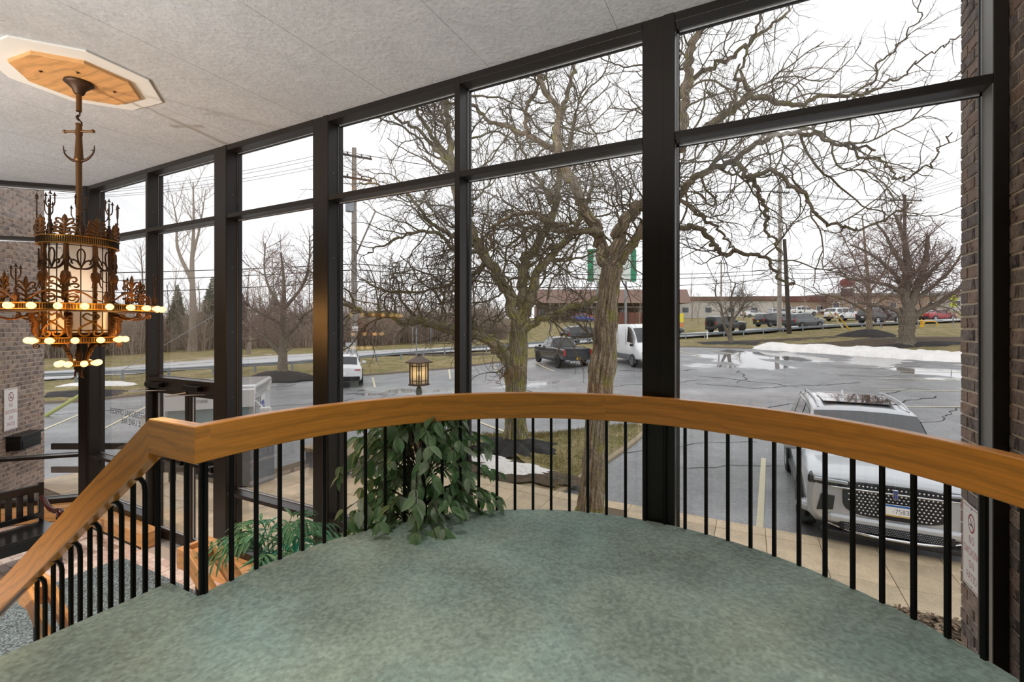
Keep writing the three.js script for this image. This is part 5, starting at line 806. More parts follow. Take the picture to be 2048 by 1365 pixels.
// ---------------------------------------------------------------- trees
function bough(mb, tw, p, dir, len, r0, depth, o, r) {
  const seg = Math.max(0.06, Math.min(o.seg, len / 4)), n = Math.max(3, Math.round(len / seg)), pts = [p.clone()], rad = [r0], d = dir.clone().normalize(), q = p.clone();
  const end = depth >= o.depth ? 0.3 : 0.42;
  for (let k = 1; k <= n; k++) { d.x += (r() - 0.5) * o.gnarl; d.y += (r() - 0.5) * o.gnarl + o.rise * (o.droop ? (k / n < 0.5 ? 1 : -0.8) : 1); d.z += (r() - 0.5) * o.gnarl; d.normalize(); q.addScaledVector(d, len / n); pts.push(q.clone()); rad.push(r0 * lerp(1, end, k / n)); }
  (r0 > o.thick ? mb : tw).tube(pts, rad, r0 > 0.06 ? 7 : r0 > 0.018 ? 5 : 3, { us: Math.max(1, Math.round(r0 * 14)) });
  if (depth >= o.depth || r0 < o.min) return;
  sprout(mb, tw, pts, rad, len, depth, o, r, 0.15);
}
function sprout(mb, tw, pts, rad, len, depth, o, r, from) {
  const k = Math.max(2, Math.round(len * o.dens[Math.min(depth, o.dens.length - 1)]));
  for (let i = 0; i < k; i++) {
    const t = from + (1 - from) * (i + r()) / k, f = t * (pts.length - 1), a = Math.min(Math.floor(f), pts.length - 2), w = f - a, pos = V().lerpVectors(pts[a], pts[a + 1], w), R = lerp(rad[a], rad[a + 1], w);
    const ax = V().subVectors(pts[a + 1], pts[a]).normalize(), pr = V(r() - 0.5, r() - 0.5 + o.up, r() - 0.5).cross(ax).normalize().cross(ax).multiplyScalar(-1), an = (o.angle || 0.95) * (0.6 + 0.7 * r());
    const d = V().copy(ax).multiplyScalar(Math.cos(an)).addScaledVector(pr, Math.sin(an));
    const L = clamp(len * o.ratio * (0.5 + 0.8 * r()) * (1 - 0.35 * t), o.short, o.long[Math.min(depth, o.long.length - 1)]);
    bough(mb, tw, pos, d, L, Math.min(R * 0.72, Math.max(o.fine, L * o.slim)), depth + 1, o, r);
  }
}
const ridges = (s, amp) => (an, v, p) => amp * (Math.abs(n3(Math.cos(an) * 3.1 + s, v * 0.9, Math.sin(an) * 3.1)) * 1.6 - 0.5 + 0.5 * n3(Math.cos(an) * 7 + s, v * 3, Math.sin(an) * 7));
function limbedTree(label, x, y, z, limbs, o, seed, mat, twigMat, extra) {
  const t = thing('bare_tree', label, 'tree', x, y, z), r = rng(seed), mb = new MB(), tw = new MB(); let len = 0;
  limbs.forEach(([name, pts], i) => {
    const P = pts.map((p) => V(p[0], p[1], p[2])), N = name === 'trunk' ? 46 : Math.max(14, pts.length * 5), c = new THREE.CatmullRomCurve3(P, false, 'centripetal'), L = c.getLength(), cp = c.getSpacedPoints(N);
    const rad = cp.map((_, k) => { const f = k / N * (pts.length - 1), a = Math.min(Math.floor(f), pts.length - 2); return lerp(pts[a][3], pts[a + 1][3], f - a); });
    if (name === 'trunk') { for (let k = 0; k <= N; k++) { const h = cp[k].y; rad[k] *= 1 + 0.45 * Math.exp(-Math.max(0, h) * 5) ; for (const [hy, s, w] of extra.burls) rad[k] *= 1 + s * Math.exp(-(((h - hy) / w) ** 2)); } }
    else for (let k = 1; k < N; k++) { cp[k].x += 0.04 * n3(k * 0.33, i, 1) * (1 + rad[k] * 4); cp[k].y += 0.04 * n3(k * 0.33, i, 4); cp[k].z += 0.06 * n3(k * 0.3, i, 8); }
    const big = rad[0] > 0.05, g = tubeG(cp, rad, name === 'trunk' ? 40 : big ? 18 : 8, { us: Math.max(1, Math.round(rad[0] * 9)), cap: name !== 'trunk', bump: ridges(seed + i, name === 'trunk' ? 0.16 : big ? 0.13 : 0.05) }); g.computeVertexNormals();
    part(name, g, mat, t);
    if (name === 'limb') sprout(mb, tw, cp, rad, L, 0, { ...o, dens: o.dens.map((v, k) => k ? v : v) }, r, 0.12);
  });
  part('boughs', mb.geo(), mat, t); stuff(part('twigs', tw.geo(), twigMat, t));
  return t;
}
const LOCUST = { seg: 0.13, gnarl: 0.8, rise: 0.0, up: 0.04, depth: 3, thick: 0.014, min: 0.003, fine: 0.009, slim: 0.0135, ratio: 0.52, short: 0.2, long: [2.0, 1.05, 0.6], dens: [6.0, 5.6, 6.2], angle: 1.0 };
limbedTree('thick mossy bare tree forking low on the mulched island', -5.23, -1.56, -10.356, LIMBS_A, { ...LOCUST, long: [2.4, 1.15, 0.6] }, 101, M.bark, M.twig, { burls: [[2.1, 0.16, 0.28], [1.9, 0.1, 0.5]] });
limbedTree('rough barked leaning bare tree growing through the patio edge', -2.196, -1.6, -6.874, LIMBS_B, { ...LOCUST, long: [1.5, 0.85, 0.45], dens: [7.0, 6.6, 6.6], seg: 0.09, short: 0.12, fine: 0.0055, slim: 0.012 }, 202, M.barkBrown, M.twigMoss, { burls: [[2.42, 0.3, 0.22], [1.95, 0.12, 0.2], [3.0, 0.1, 0.2]] });
{
  const e = 30.7, n = 36; limbedTree('old pollarded bare tree spreading behind the snow bank', siteX(e, n), -0.08, siteZ(e, n), LIMBS_C, { ...LOCUST, seg: 0.3, gnarl: 0.42, long: [3.8, 2.2, 1.1], dens: [4.6, 3.2, 2.8], short: 0.4, fine: 0.022, slim: 0.014, thick: 0.04, up: 0.05 }, 303, M.barkGrey, M.twigRed, { burls: [[2.2, 0.12, 0.5]] });
}
// whole trees grown from the foot
function grown(label, e, n, o, seed, mat, twigMat, name = 'bare_tree', group, sink = 0.1) {
  const t = thing(name, label, 'tree', siteX(e, n), H(e, n) - sink + 0.1, siteZ(e, n), 0, group), r = rng(seed), mb = new MB(), tw = new MB(), st = new MB();
  for (const s of o.stems) {
    const P = curve(s.path, 26), rad = P.map((_, k) => lerp(s.r0, s.r1, k / 26) * (1 + 0.4 * Math.exp(-k * 0.6))); st.tube(P, rad, 12, { us: 2, bump: ridges(seed, 0.08) }); sprout(mb, tw, P, rad, o.reach, 0, o, r, s.from ?? 0.3);
  }
  const g = st.geo(); g.computeVertexNormals(); part('trunk', g, mat, t); if (mb.c) part('boughs', mb.geo(), mat, t); if (tw.c) stuff(part('twigs', tw.geo(), twigMat, t)); return t;
}
grown('lone broad bare tree on a mulch mound beside the road', -13.9, 28, { stems: [{ path: [[0, 0, 0], [0.05, 1.4, 0], [0.1, 2.6, 0], [0.2, 4.2, 0.1], [0.15, 5.6, 0], [0, 7.6, 0.1]], r0: 0.28, r1: 0.05, from: 0.2 }, { path: [[0.05, 1.3, 0], [-0.9, 2.2, 0.3], [-1.9, 2.75, 0.4], [-2.7, 2.9, 0.2]], r0: 0.13, r1: 0.05, from: 0.3 }, { path: [[0.1, 2.4, 0], [1.1, 3.2, -0.2], [2.2, 3.8, 0.2], [2.9, 4.1, 0.2]], r0: 0.12, r1: 0.04, from: 0.2 }, { path: [[0.15, 4, 0], [-0.9, 5.4, 0.2], [-1.4, 6.6, 0.2], [-1.6, 8.3, 0]], r0: 0.10, r1: 0.03, from: 0.2 }, { path: [[0.2, 4.2, 0], [1.3, 5.6, -0.4], [2.1, 6.9, -0.2], [2.4, 8.4, 0]], r0: 0.1, r1: 0.03, from: 0.2 }, { path: [[0.1, 3.2, 0], [-0.6, 3.9, 1.0], [-1.1, 4.6, 1.8]], r0: 0.09, r1: 0.03, from: 0.2 }], reach: 4.2, seg: 0.28, gnarl: 0.4, rise: 0.02, up: 0.1, depth: 3, thick: 0.03, min: 0.005, fine: 0.019, slim: 0.013, ratio: 0.55, short: 0.4, long: [2.6, 1.6, 0.9], dens: [6.6, 4, 3.6], angle: 0.95 }, 404, M.barkGrey, M.twigRed);
grown('thin leaning double stemmed bare tree by the guardrail', 19.9, 42, { stems: [{ path: [[0, 0, 0], [-0.1, 1.3, 0], [0.1, 2.6, 0.1], [0.0, 4.3, 0], [0.4, 5.6, 0]], r0: 0.2, r1: 0.05 }, { path: [[-0.1, 0.6, 0], [-0.6, 1.9, 0.2], [-0.8, 3.3, 0.2], [-1.3, 4.6, 0], [-1.2, 6, 0]], r0: 0.13, r1: 0.04 }, { path: [[0.1, 2.2, 0], [0.8, 3.2, 0.2], [1.5, 4.6, 0]], r0: 0.1, r1: 0.03 }], reach: 4.4, seg: 0.3, gnarl: 0.6, rise: 0.0, up: 0.0, depth: 3, thick: 0.03, min: 0.005, fine: 0.022, slim: 0.013, ratio: 0.55, short: 0.4, long: [2.8, 1.7, 0.9], dens: [4.6, 3.6, 3.2], angle: 1.0 }, 505, M.barkGrey, M.twig);
grown('broad reddish twigged tree on the tall mulch mound', 33.4, 43.3, { stems: [{ path: [[0, 0, 0], [0.05, 2, 0], [0, 4.2, 0], [-0.2, 7.4, 0], [-0.5, 11.4, 0]], r0: 0.27, r1: 0.05, from: 0.25 }, { path: [[0.03, 2.2, 0], [-1.8, 3.4, 0.2], [-4.2, 4.3, 0]], r0: 0.12, r1: 0.04, from: 0.2 }, { path: [[0.02, 2.6, 0], [1.6, 3.9, -0.2], [3.2, 5.4, 0]], r0: 0.11, r1: 0.04, from: 0.2 }, { path: [[0, 3.2, 0], [-1.6, 5.4, 0.5], [-3.4, 7.6, 0]], r0: 0.11, r1: 0.03, from: 0.2 }, { path: [[0, 4.2, 0], [-0.9, 7, -0.5], [-2.2, 10, 0]], r0: 0.1, r1: 0.03, from: 0.2 }, { path: [[0, 4.0, 0], [1.2, 6.4, 0.5], [1.8, 9.2, 0]], r0: 0.1, r1: 0.03, from: 0.2 }], reach: 5.2, seg: 0.35, gnarl: 0.4, rise: 0, up: 0.0, depth: 3, thick: 0.04, min: 0.006, fine: 0.024, slim: 0.012, ratio: 0.52, short: 0.5, long: [3.2, 2.0, 1.0], dens: [4.6, 3.2, 2.8], angle: 1.05 }, 606, M.barkBrown, M.twigRed);
// the wood beyond the road: a few patterns, many trees
{
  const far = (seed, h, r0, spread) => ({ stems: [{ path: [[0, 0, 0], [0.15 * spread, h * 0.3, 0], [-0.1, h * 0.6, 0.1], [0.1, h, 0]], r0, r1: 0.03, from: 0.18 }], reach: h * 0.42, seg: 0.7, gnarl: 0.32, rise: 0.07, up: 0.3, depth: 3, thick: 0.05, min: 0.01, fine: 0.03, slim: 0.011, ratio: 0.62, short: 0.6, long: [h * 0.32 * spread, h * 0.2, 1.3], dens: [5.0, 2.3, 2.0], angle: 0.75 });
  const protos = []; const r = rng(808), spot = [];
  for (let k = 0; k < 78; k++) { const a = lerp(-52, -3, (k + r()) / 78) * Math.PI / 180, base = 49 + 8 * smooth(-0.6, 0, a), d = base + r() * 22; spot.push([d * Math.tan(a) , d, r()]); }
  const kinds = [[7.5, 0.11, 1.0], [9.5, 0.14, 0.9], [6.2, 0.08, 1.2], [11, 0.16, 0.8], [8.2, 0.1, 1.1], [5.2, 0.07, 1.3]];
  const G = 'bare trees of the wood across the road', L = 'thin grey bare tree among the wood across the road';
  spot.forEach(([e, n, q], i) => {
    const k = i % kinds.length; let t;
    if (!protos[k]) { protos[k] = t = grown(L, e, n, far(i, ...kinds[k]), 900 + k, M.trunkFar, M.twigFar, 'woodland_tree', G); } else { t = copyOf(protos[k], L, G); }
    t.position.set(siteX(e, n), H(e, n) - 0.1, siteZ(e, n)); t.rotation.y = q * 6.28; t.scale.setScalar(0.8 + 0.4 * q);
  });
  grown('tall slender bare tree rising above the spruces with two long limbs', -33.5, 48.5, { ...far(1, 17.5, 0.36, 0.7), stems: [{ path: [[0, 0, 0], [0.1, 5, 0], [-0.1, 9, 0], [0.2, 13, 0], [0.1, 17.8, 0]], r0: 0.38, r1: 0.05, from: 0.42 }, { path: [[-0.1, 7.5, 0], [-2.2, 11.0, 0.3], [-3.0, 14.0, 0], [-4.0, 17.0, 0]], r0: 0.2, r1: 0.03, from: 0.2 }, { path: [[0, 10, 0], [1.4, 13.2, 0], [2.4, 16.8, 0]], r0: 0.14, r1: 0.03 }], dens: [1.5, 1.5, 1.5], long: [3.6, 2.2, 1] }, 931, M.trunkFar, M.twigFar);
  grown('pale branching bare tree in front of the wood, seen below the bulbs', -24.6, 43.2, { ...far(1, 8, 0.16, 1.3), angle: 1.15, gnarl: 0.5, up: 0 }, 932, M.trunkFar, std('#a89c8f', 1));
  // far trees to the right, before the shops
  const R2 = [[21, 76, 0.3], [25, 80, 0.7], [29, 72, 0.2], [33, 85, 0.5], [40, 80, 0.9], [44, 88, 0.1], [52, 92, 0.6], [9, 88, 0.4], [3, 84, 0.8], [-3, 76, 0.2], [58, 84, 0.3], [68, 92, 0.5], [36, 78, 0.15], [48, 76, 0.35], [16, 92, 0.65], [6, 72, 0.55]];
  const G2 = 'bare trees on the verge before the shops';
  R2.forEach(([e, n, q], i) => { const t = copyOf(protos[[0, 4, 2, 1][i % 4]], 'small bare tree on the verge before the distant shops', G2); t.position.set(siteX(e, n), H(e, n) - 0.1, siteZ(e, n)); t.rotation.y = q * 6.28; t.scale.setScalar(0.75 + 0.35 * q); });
  // spruces
  const spruce = (h) => { const m = new MB(), rr = rng(h * 10 | 0); m.tube([V(0, 0, 0), V(0, h, 0)], [0.22, 0.02], 7); for (let y = 0.8; y < h * 0.98; y += 0.26) { const w = (h - y) * 0.30 + 0.15, n = 11; for (let k = 0; k < n; k++) { const a = k / n * 6.283 + rr() * 0.6, L = w * (0.7 + 0.5 * rr()), c = Math.cos(a), s = Math.sin(a), d = 0.25 * L; for (const v of [-0.5, 0, 0.5]) { const b = V(c * L * 0.15 * Math.abs(v), y, s * L * 0.15 * Math.abs(v)), q = V(Math.cos(a + v * 0.7) * L * (1 - 0.3 * Math.abs(v)), y - d + 0.1 * rr(), Math.sin(a + v * 0.7) * L * (1 - 0.3 * Math.abs(v))), nn = V(-s, 0, c).multiplyScalar(0.11); m.quad(b, V().addVectors(V().lerpVectors(b, q, 0.6), nn), q, V().subVectors(V().lerpVectors(b, q, 0.6), nn)); m.quad(b, V().lerpVectors(b, q, 0.6).add(V(0, 0.08, 0)), q, V().lerpVectors(b, q, 0.6).add(V(0, -0.16, 0))); } } } return m.geo(); };
  const sg = spruce(11); const SP = [[-38, 52], [-36.2, 55], [-34, 52.5], [-31.5, 54], [-40.5, 56], [-43, 55], [-29.3, 57]]; let p0;
  SP.forEach(([e, n], i) => { let t; if (!p0) { t = p0 = thing('spruce', 'dark green spruce standing behind the bare wood', 'tree', 0, 0, 0, 0, 'spruces behind the wood'); part('needles', sg, M.spruce, t); } else t = copyOf(p0); t.position.set(siteX(e, n), H(e, n), siteZ(e, n)); t.rotation.y = i; t.scale.setScalar(0.52 + 0.06 * (i * 37 % 5)); });
  // undergrowth: thin stems and arching canes, nobody could count
  const u = new MB(), ru = rng(71); for (let k = 0; k < 26; k++) { const x = (ru() - 0.5) * 2.4, z = (ru() - 0.5) * 1.4, h = 1.3 + 2.6 * ru(), a = ru() * 6.28, b = 0.3 + 0.9 * ru(); const c = curve([[x, 0, z], [x + 0.2 * b * Math.cos(a), h * 0.5, z + 0.2 * b * Math.sin(a)], [x + b * Math.cos(a), h, z + b * Math.sin(a)]], 6); u.tube(c, (t) => 0.03 - 0.018 * t, 3); for (let j = 1; j < 6; j++) { const a2 = ru() * 6.28, L = 0.5 + 0.5 * ru(); u.tube([c[j], V(c[j].x + L * Math.cos(a2), c[j].y + 0.3 + 0.5 * ru(), c[j].z + L * Math.sin(a2))], [0.014, 0.006], 3); } }
  const ug = u.geo(), N = 620, im = new THREE.InstancedMesh(ug, M.brush, N); im.name = 'undergrowth'; shadow(im); const mt = new THREE.Matrix4(), q = new THREE.Quaternion(), cc = new THREE.Color();
  for (let k = 0; k < N; k++) { const a = lerp(-55, -1, ru()) * Math.PI / 180, edge = (48.5 + 7 * smooth(-0.7, 0, a) + 4 * smooth(-0.25, 0, a)) / 1, d = edge + Math.pow(ru(), 1.3) * 26 - 8 * smooth(-0.55, -0.9, a), e = d * Math.tan(a), s = 0.75 + 0.6 * ru(); if (roadGap(e, d) < 6.5) { im.setMatrixAt(k, mt.makeTranslation(0, -40, 0)); } else im.setMatrixAt(k, mt.compose(siteV(e, H(e, d) - 0.1, d), q.setFromAxisAngle(V(0, 1, 0), ru() * 6.28), V(s, s * (0.8 + 0.5 * ru()), s))); const c = 0.8 + 0.4 * ru(); im.setColorAt(k, cc.setRGB(c, c * (0.93 + 0.07 * ru()), c * 0.94)); }
  scene.add(stuff(im)); tag(im, 'dense brown bare undergrowth filling the wood across the road', 'undergrowth');
}

// ---------------------------------------------------------------- vehicles (local x forwards, z to the right-hand side)
const KIND = {
  // x, half width, sill, belt, half width at roof, top
  suv: { st: [[-2.36, 0.80, 0.52, 0.98, 0.66, 1.02], [-2.30, 0.89, 0.38, 1.05, 0.72, 1.12], [-2.12, 0.93, 0.34, 1.08, 0.72, 1.42], [-1.95, 0.945, 0.33, 1.08, 0.71, 1.64], [-1.3, 0.95, 0.30, 1.07, 0.72, 1.70], [-0.2, 0.95, 0.30, 1.05, 0.72, 1.72], [0.42, 0.95, 0.30, 1.04, 0.71, 1.66], [0.9, 0.95, 0.30, 1.04, 0.74, 1.36], [1.32, 0.95, 0.31, 1.04, 0.80, 1.09], [1.95, 0.945, 0.33, 0.99, 0.78, 1.04], [2.25, 0.90, 0.36, 0.90, 0.70, 0.96], [2.36, 0.78, 0.46, 0.80, 0.60, 0.84]], side: [[-1.9, -1.18], [-1.08, -0.16], [-0.06, 0.86]], ws: [0.5, 1.24], rear: [-2.24, -1.98], ax: [-1.42, 1.42], r: 0.36 },
  sedan: { st: [[-2.36, 0.78, 0.5, 0.9, 0.62, 0.92], [-2.25, 0.87, 0.36, 0.98, 0.68, 1.02], [-1.6, 0.91, 0.28, 1.0, 0.68, 1.06], [-1.05, 0.915, 0.26, 0.98, 0.62, 1.30], [-0.6, 0.92, 0.25, 0.96, 0.60, 1.41], [0.1, 0.92, 0.25, 0.94, 0.60, 1.42], [0.6, 0.92, 0.25, 0.93, 0.62, 1.26], [1.2, 0.92, 0.26, 0.92, 0.72, 0.97], [1.95, 0.9, 0.28, 0.82, 0.7, 0.86], [2.25, 0.84, 0.32, 0.72, 0.6, 0.75], [2.36, 0.7, 0.4, 0.62, 0.5, 0.65]], side: [[-1.2, -0.4], [-0.3, 0.75]], ws: [0.2, 1.12], rear: [-1.5, -0.75], ax: [-1.38, 1.4], r: 0.33 },
  pickup: { st: [[-2.95, 0.93, 0.62, 1.20, 0.9, 1.235], [-2.9, 0.98, 0.55, 1.26, 0.92, 1.275], [-0.75, 1.0, 0.45, 1.27, 0.92, 1.285], [-0.66, 1.0, 0.44, 1.24, 0.74, 1.5], [-0.5, 1.0, 0.44, 1.22, 0.73, 1.88], [0.0, 1.0, 0.44, 1.21, 0.74, 1.93], [0.65, 1.0, 0.44, 1.20, 0.74, 1.90], [1.1, 1.0, 0.44, 1.20, 0.78, 1.58], [1.5, 1.0, 0.44, 1.22, 0.84, 1.27], [2.5, 0.99, 0.5, 1.18, 0.84, 1.24], [2.85, 0.95, 0.5, 1.1, 0.8, 1.16], [2.95, 0.88, 0.6, 0.95, 0.7, 1.0]], side: [[-0.48, 0.2], [0.3, 1.12]], ws: [0.74, 1.42], rear: [-0.72, -0.52], ax: [-1.85, 1.9], r: 0.42 },
  van: { st: [[-3.0, 0.92, 0.55, 1.3, 0.84, 2.36], [-2.95, 0.98, 0.45, 1.35, 0.86, 2.44], [-1.0, 1.0, 0.42, 1.35, 0.88, 2.50], [1.0, 1.0, 0.42, 1.32, 0.88, 2.48], [1.5, 1.0, 0.42, 1.30, 0.85, 2.36], [1.95, 1.0, 0.42, 1.28, 0.84, 1.92], [2.35, 1.0, 0.42, 1.22, 0.88, 1.42], [2.7, 0.98, 0.44, 1.08, 0.84, 1.2], [2.95, 0.92, 0.45, 0.92, 0.74, 1.0], [3.02, 0.82, 0.5, 0.8, 0.66, 0.86]], side: [[1.02, 2.1]], ws: [1.62, 2.34], rear: null, ax: [-1.75, 1.98], r: 0.36 },
  jeep: { st: [[-2.1, 0.80, 0.55, 1.16, 0.72, 1.70], [-2.05, 0.85, 0.5, 1.18, 0.74, 1.78], [-1.0, 0.86, 0.5, 1.18, 0.74, 1.82], [0.35, 0.86, 0.5, 1.18, 0.73, 1.80], [0.55, 0.86, 0.5, 1.18, 0.73, 1.66], [0.85, 0.84, 0.5, 1.16, 0.7, 1.20], [1.7, 0.76, 0.55, 1.08, 0.6, 1.14], [2.0, 0.72, 0.55, 1.02, 0.58, 1.08], [2.06, 0.68, 0.6, 0.95, 0.55, 1.0]], side: [[-1.95, -1.1], [-1.0, -0.3], [-0.2, 0.4]], ws: [0.58, 0.82], rear: null, ax: [-1.35, 1.4], r: 0.42 },
};
KIND.lux = { ...KIND.suv, st: [...KIND.suv.st.slice(0, 9), [1.95, 0.95, 0.33, 1.02, 0.80, 1.075], [2.26, 0.94, 0.36, 0.985, 0.80, 1.035], [2.36, 0.88, 0.44, 0.93, 0.74, 0.985]] };
function makeVehicle(kind, label, category, group, paint, size, opt = {}) {
  const K = KIND[kind], [sx, sy, sz] = size, t = thing(opt.name || category, label, category, 0, 0, 0, 0, group);
  const ring = (x) => { const S = K.st; let i = 0; while (i < S.length - 2 && x > S[i + 1][0]) i++; const a = S[i], b = S[i + 1], f = clamp((x - a[0]) / (b[0] - a[0]), 0, 1), g = a.map((v, k) => lerp(v, b[k], f)), [, w, yb, ys, wt, yt] = g; const mid = (yb + ys) / 2; return [[0, yb], [w * 0.9, yb], [w * 0.99, yb + 0.1], [w * 1.005, mid], [w, ys - 0.09], [w * 0.955, ys], [wt, yt - 0.055 * Math.min(1, (yt - ys) * 4)], [wt * 0.86, yt - 0.005], [wt * 0.45, yt + 0.018], [0, yt + 0.024]]; };
  const P = (x, k, s = 1) => { const q = ring(x)[k]; return V(x * sx, q[1] * sy, q[0] * s * sz); };
  // body shell
  const xs = []; for (let i = 0; i < K.st.length - 1; i++) for (let k = 0; k < 3; k++) xs.push(lerp(K.st[i][0], K.st[i + 1][0], k / 3)); xs.push(K.st[K.st.length - 1][0]);
  const body = new MB(), n = 10;
  for (const x of xs) { for (let k = 0; k < n; k++) { const p = P(x, k); body.v(p.x, p.y, p.z, 0, 1, 0); } for (let k = n - 1; k >= 0; k--) { const p = P(x, k, -1); body.v(p.x, p.y, p.z, 0, 1, 0); } }
  const w = 2 * n; for (let j = 0; j < xs.length - 1; j++) for (let k = 0; k < w; k++) { const a = j * w + k, b = j * w + (k + 1) % w; body.i.push(a, b, a + w, b, b + w, a + w); }
  for (const [j, s] of [[0, 1], [xs.length - 1, -1]]) { const p = P(xs[j], 3); const c = body.v(p.x, p.y * 0.98, 0, 0, 1, 0); for (let k = 0; k < w; k++) { const a = j * w + k, b = j * w + (k + 1) % w; s > 0 ? body.i.push(c, b, a) : body.i.push(c, a, b); } }
  for (let k = 0; k < body.i.length; k += 3) { const q = body.i[k + 1]; body.i[k + 1] = body.i[k + 2]; body.i[k + 2] = q; }
  const bg = body.geo(true); part('body', bg, paint, t);
  // glass
  for (const s of [-1, 1]) for (const [xa, xb] of K.side) { const m = new MB(), pts = []; for (let k = 0; k <= 5; k++) { const x = lerp(xa, xb, k / 5), a = P(x, 5, s), b = P(x, 6, s), o = V(0, 0.002, 0.012 * s); pts.push([V().lerpVectors(a, b, 0.10).add(o), V().lerpVectors(a, b, 0.93).add(o)]); } for (let k = 0; k < 5; k++) s > 0 ? m.quad(pts[k][0], pts[k + 1][0], pts[k + 1][1], pts[k][1]) : m.quad(pts[k][0], pts[k][1], pts[k + 1][1], pts[k + 1][0]); part('side_window', m.geo(), M.carGlass, t); }
  const screen = (name, xa, xb) => { const m = new MB(), rows = []; for (let j = 0; j <= 4; j++) { const x = lerp(xa, xb, j / 4), row = []; for (const [k, s, f] of [[7, -1, 1.12], [8, -1, 1], [9, 1, 1], [8, 1, 1], [7, 1, 1.12]]) { const p = P(x, k, s); p.z *= f; row.push(p.add(V(name === 'windscreen' ? 0.008 : -0.008, 0.012, 0))); } rows.push(row); } for (let j = 0; j < 4; j++) for (let i = 0; i < 4; i++) m.quad(rows[j][i], rows[j][i + 1], rows[j + 1][i + 1], rows[j + 1][i]); part(name, m.geo(), M.carGlass, t); };
  screen('windscreen', ...K.ws); if (K.rear) screen('rear_window', ...K.rear);
  // sills and wheel arches
  const dark = opt.cladding || M.trimBlack;
  for (const s of [-1, 1]) { part('sill', rbox((K.ax[1] - K.ax[0] - 2 * K.r) * sx, 0.12, 0.05, 0.02, (K.ax[0] + K.ax[1]) / 2 * sx, ring(0)[1][1] * sy + 0.02, s * ring(0)[2][0] * sz), dark, t); }
  const R = K.r * sy * (opt.wheel || 1), rim = opt.rim || M.rim;
  const tyre = lathe([[R * 0.62, -0.11], [R * 0.94, -0.115], [R, -0.085], [R, 0.085], [R * 0.94, 0.115], [R * 0.62, 0.11]], 28).rotateX(Math.PI / 2), spokes = []; for (let k = 0; k < 6; k++) spokes.push(T(rbox(R * 0.56, R * 0.17, 0.03, 0.008, R * 0.32, 0, 0.085), 0, 0, 0, 0, 0, k * Math.PI / 3));
  spokes.push(T(new THREE.TorusGeometry(R * 0.62, 0.025, 6, 26), 0, 0, 0.09), cyl(R * 0.16, R * 0.16, 0.05, 14, 0, 0, 0.085, Math.PI / 2)); const rimG = merge(spokes), hub = cyl(R * 0.61, R * 0.61, 0.02, 24, 0, 0, 0.045, Math.PI / 2), well = new THREE.RingGeometry(R * 0.97, R * 1.13, 26, 1, -0.35, Math.PI + 0.7), wellB = new THREE.ExtrudeGeometry((() => { const s2 = new THREE.Shape(); s2.absarc(0, 0, R * 1.13, -0.35, Math.PI + 0.35); s2.absarc(0, 0, R * 0.98, Math.PI + 0.35, -0.35, true); return s2; })(), { depth: 0.05, bevelEnabled: false, curveSegments: 20 }), fill = cyl(R * 1.02, R * 1.02, 0.03, 24, 0, 0, 0, Math.PI / 2);
  for (const x of K.ax) for (const s of [-1, 1]) {
    const g = new THREE.Group(); g.name = 'wheel'; t.add(g); const hw = ring(x)[3][0] * sz; g.position.set(x * sx, R, s * (hw - 0.10)); if (s < 0) g.rotation.y = Math.PI;
    part('tyre', tyre, M.tyre, g); part('rim', rimG, rim, g); part('hub', hub, M.trimBlack, g);
    const a = part('wheel_arch', merge([T(wellB.clone(), 0, 0, 0.072), T(fill.clone(), 0, 0, 0.09 - 0.012)].slice(0, 1)), dark, t); a.position.set(x * sx, R, s * (hw - 0.10)); if (s < 0) a.rotation.y = Math.PI;
    part('wheel_well', fill, M.gasket, t).position.set(x * sx, R + 0.02, s * (hw - 0.012));
    g.position.z += s * 0.03;
  }
  // bumpers, lamps, mirrors, plates
  const xf = K.st[K.st.length - 1][0] * sx, xr = K.st[0][0] * sx, wf = ring(K.st[K.st.length - 2][0])[3][0] * sz, wr = ring(K.st[1][0])[3][0] * sz, yf = ring(K.st[K.st.length - 2][0])[5][1] * sy, yr = ring(K.st[1][0])[5][1] * sy;
  if (!opt.noFront) {
    part('front_bumper', rbox(0.14, 0.22 * sy, wf * 1.8, 0.05, xf - 0.05, 0.52 * sy, 0), opt.bumper || dark, t); part('grille', rbox(0.06, 0.2 * sy, wf * 1.0, 0.03, xf - 0.04, yf - 0.12, 0), M.trimBlack, t);
    for (const s of [-1, 1]) part('headlamp', rbox(0.34, 0.13, 0.30, 0.05, xf - 0.2, yf - 0.08, s * (wf - 0.16), 0, s * 0.35, 0), M.lampClear, t);
  }
  part('rear_bumper', rbox(0.16, 0.24 * sy, wr * 1.86, 0.05, xr + 0.05, (kind === 'pickup' ? 0.66 : 0.5) * sy, 0), opt.bumper || dark, t);
  for (const s of [-1, 1]) { part('tail_lamp', opt.slimTail ? rbox(0.2, 0.06, 0.5, 0.02, xr + 0.09, yr - 0.1, s * (wr - 0.27), 0, -s * 0.16, 0) : rbox(0.12, kind === 'pickup' ? 0.42 : 0.34, 0.15, 0.03, xr + 0.05, yr - (kind === 'pickup' ? 0.22 : 0.1), s * (wr - 0.085)), M.redLamp, t); part('mirror', rbox(0.12, 0.16, 0.22, 0.05, (K.ws[1] - 0.25) * sx, (ring(K.ws[1])[5][1] + 0.06) * sy, s * (ring(K.ws[1])[3][0] + 0.1) * sz), opt.mirror || paint, t); }
  part('plate', rbox(0.02, 0.15, 0.30, 0.008, xr - 0.03 - (kind === 'pickup' ? 0.01 : 0.01), (kind === 'pickup' ? 0.68 : 0.74) * sy, 0), opt.plate || std('#d8a92a', 0.5), t);
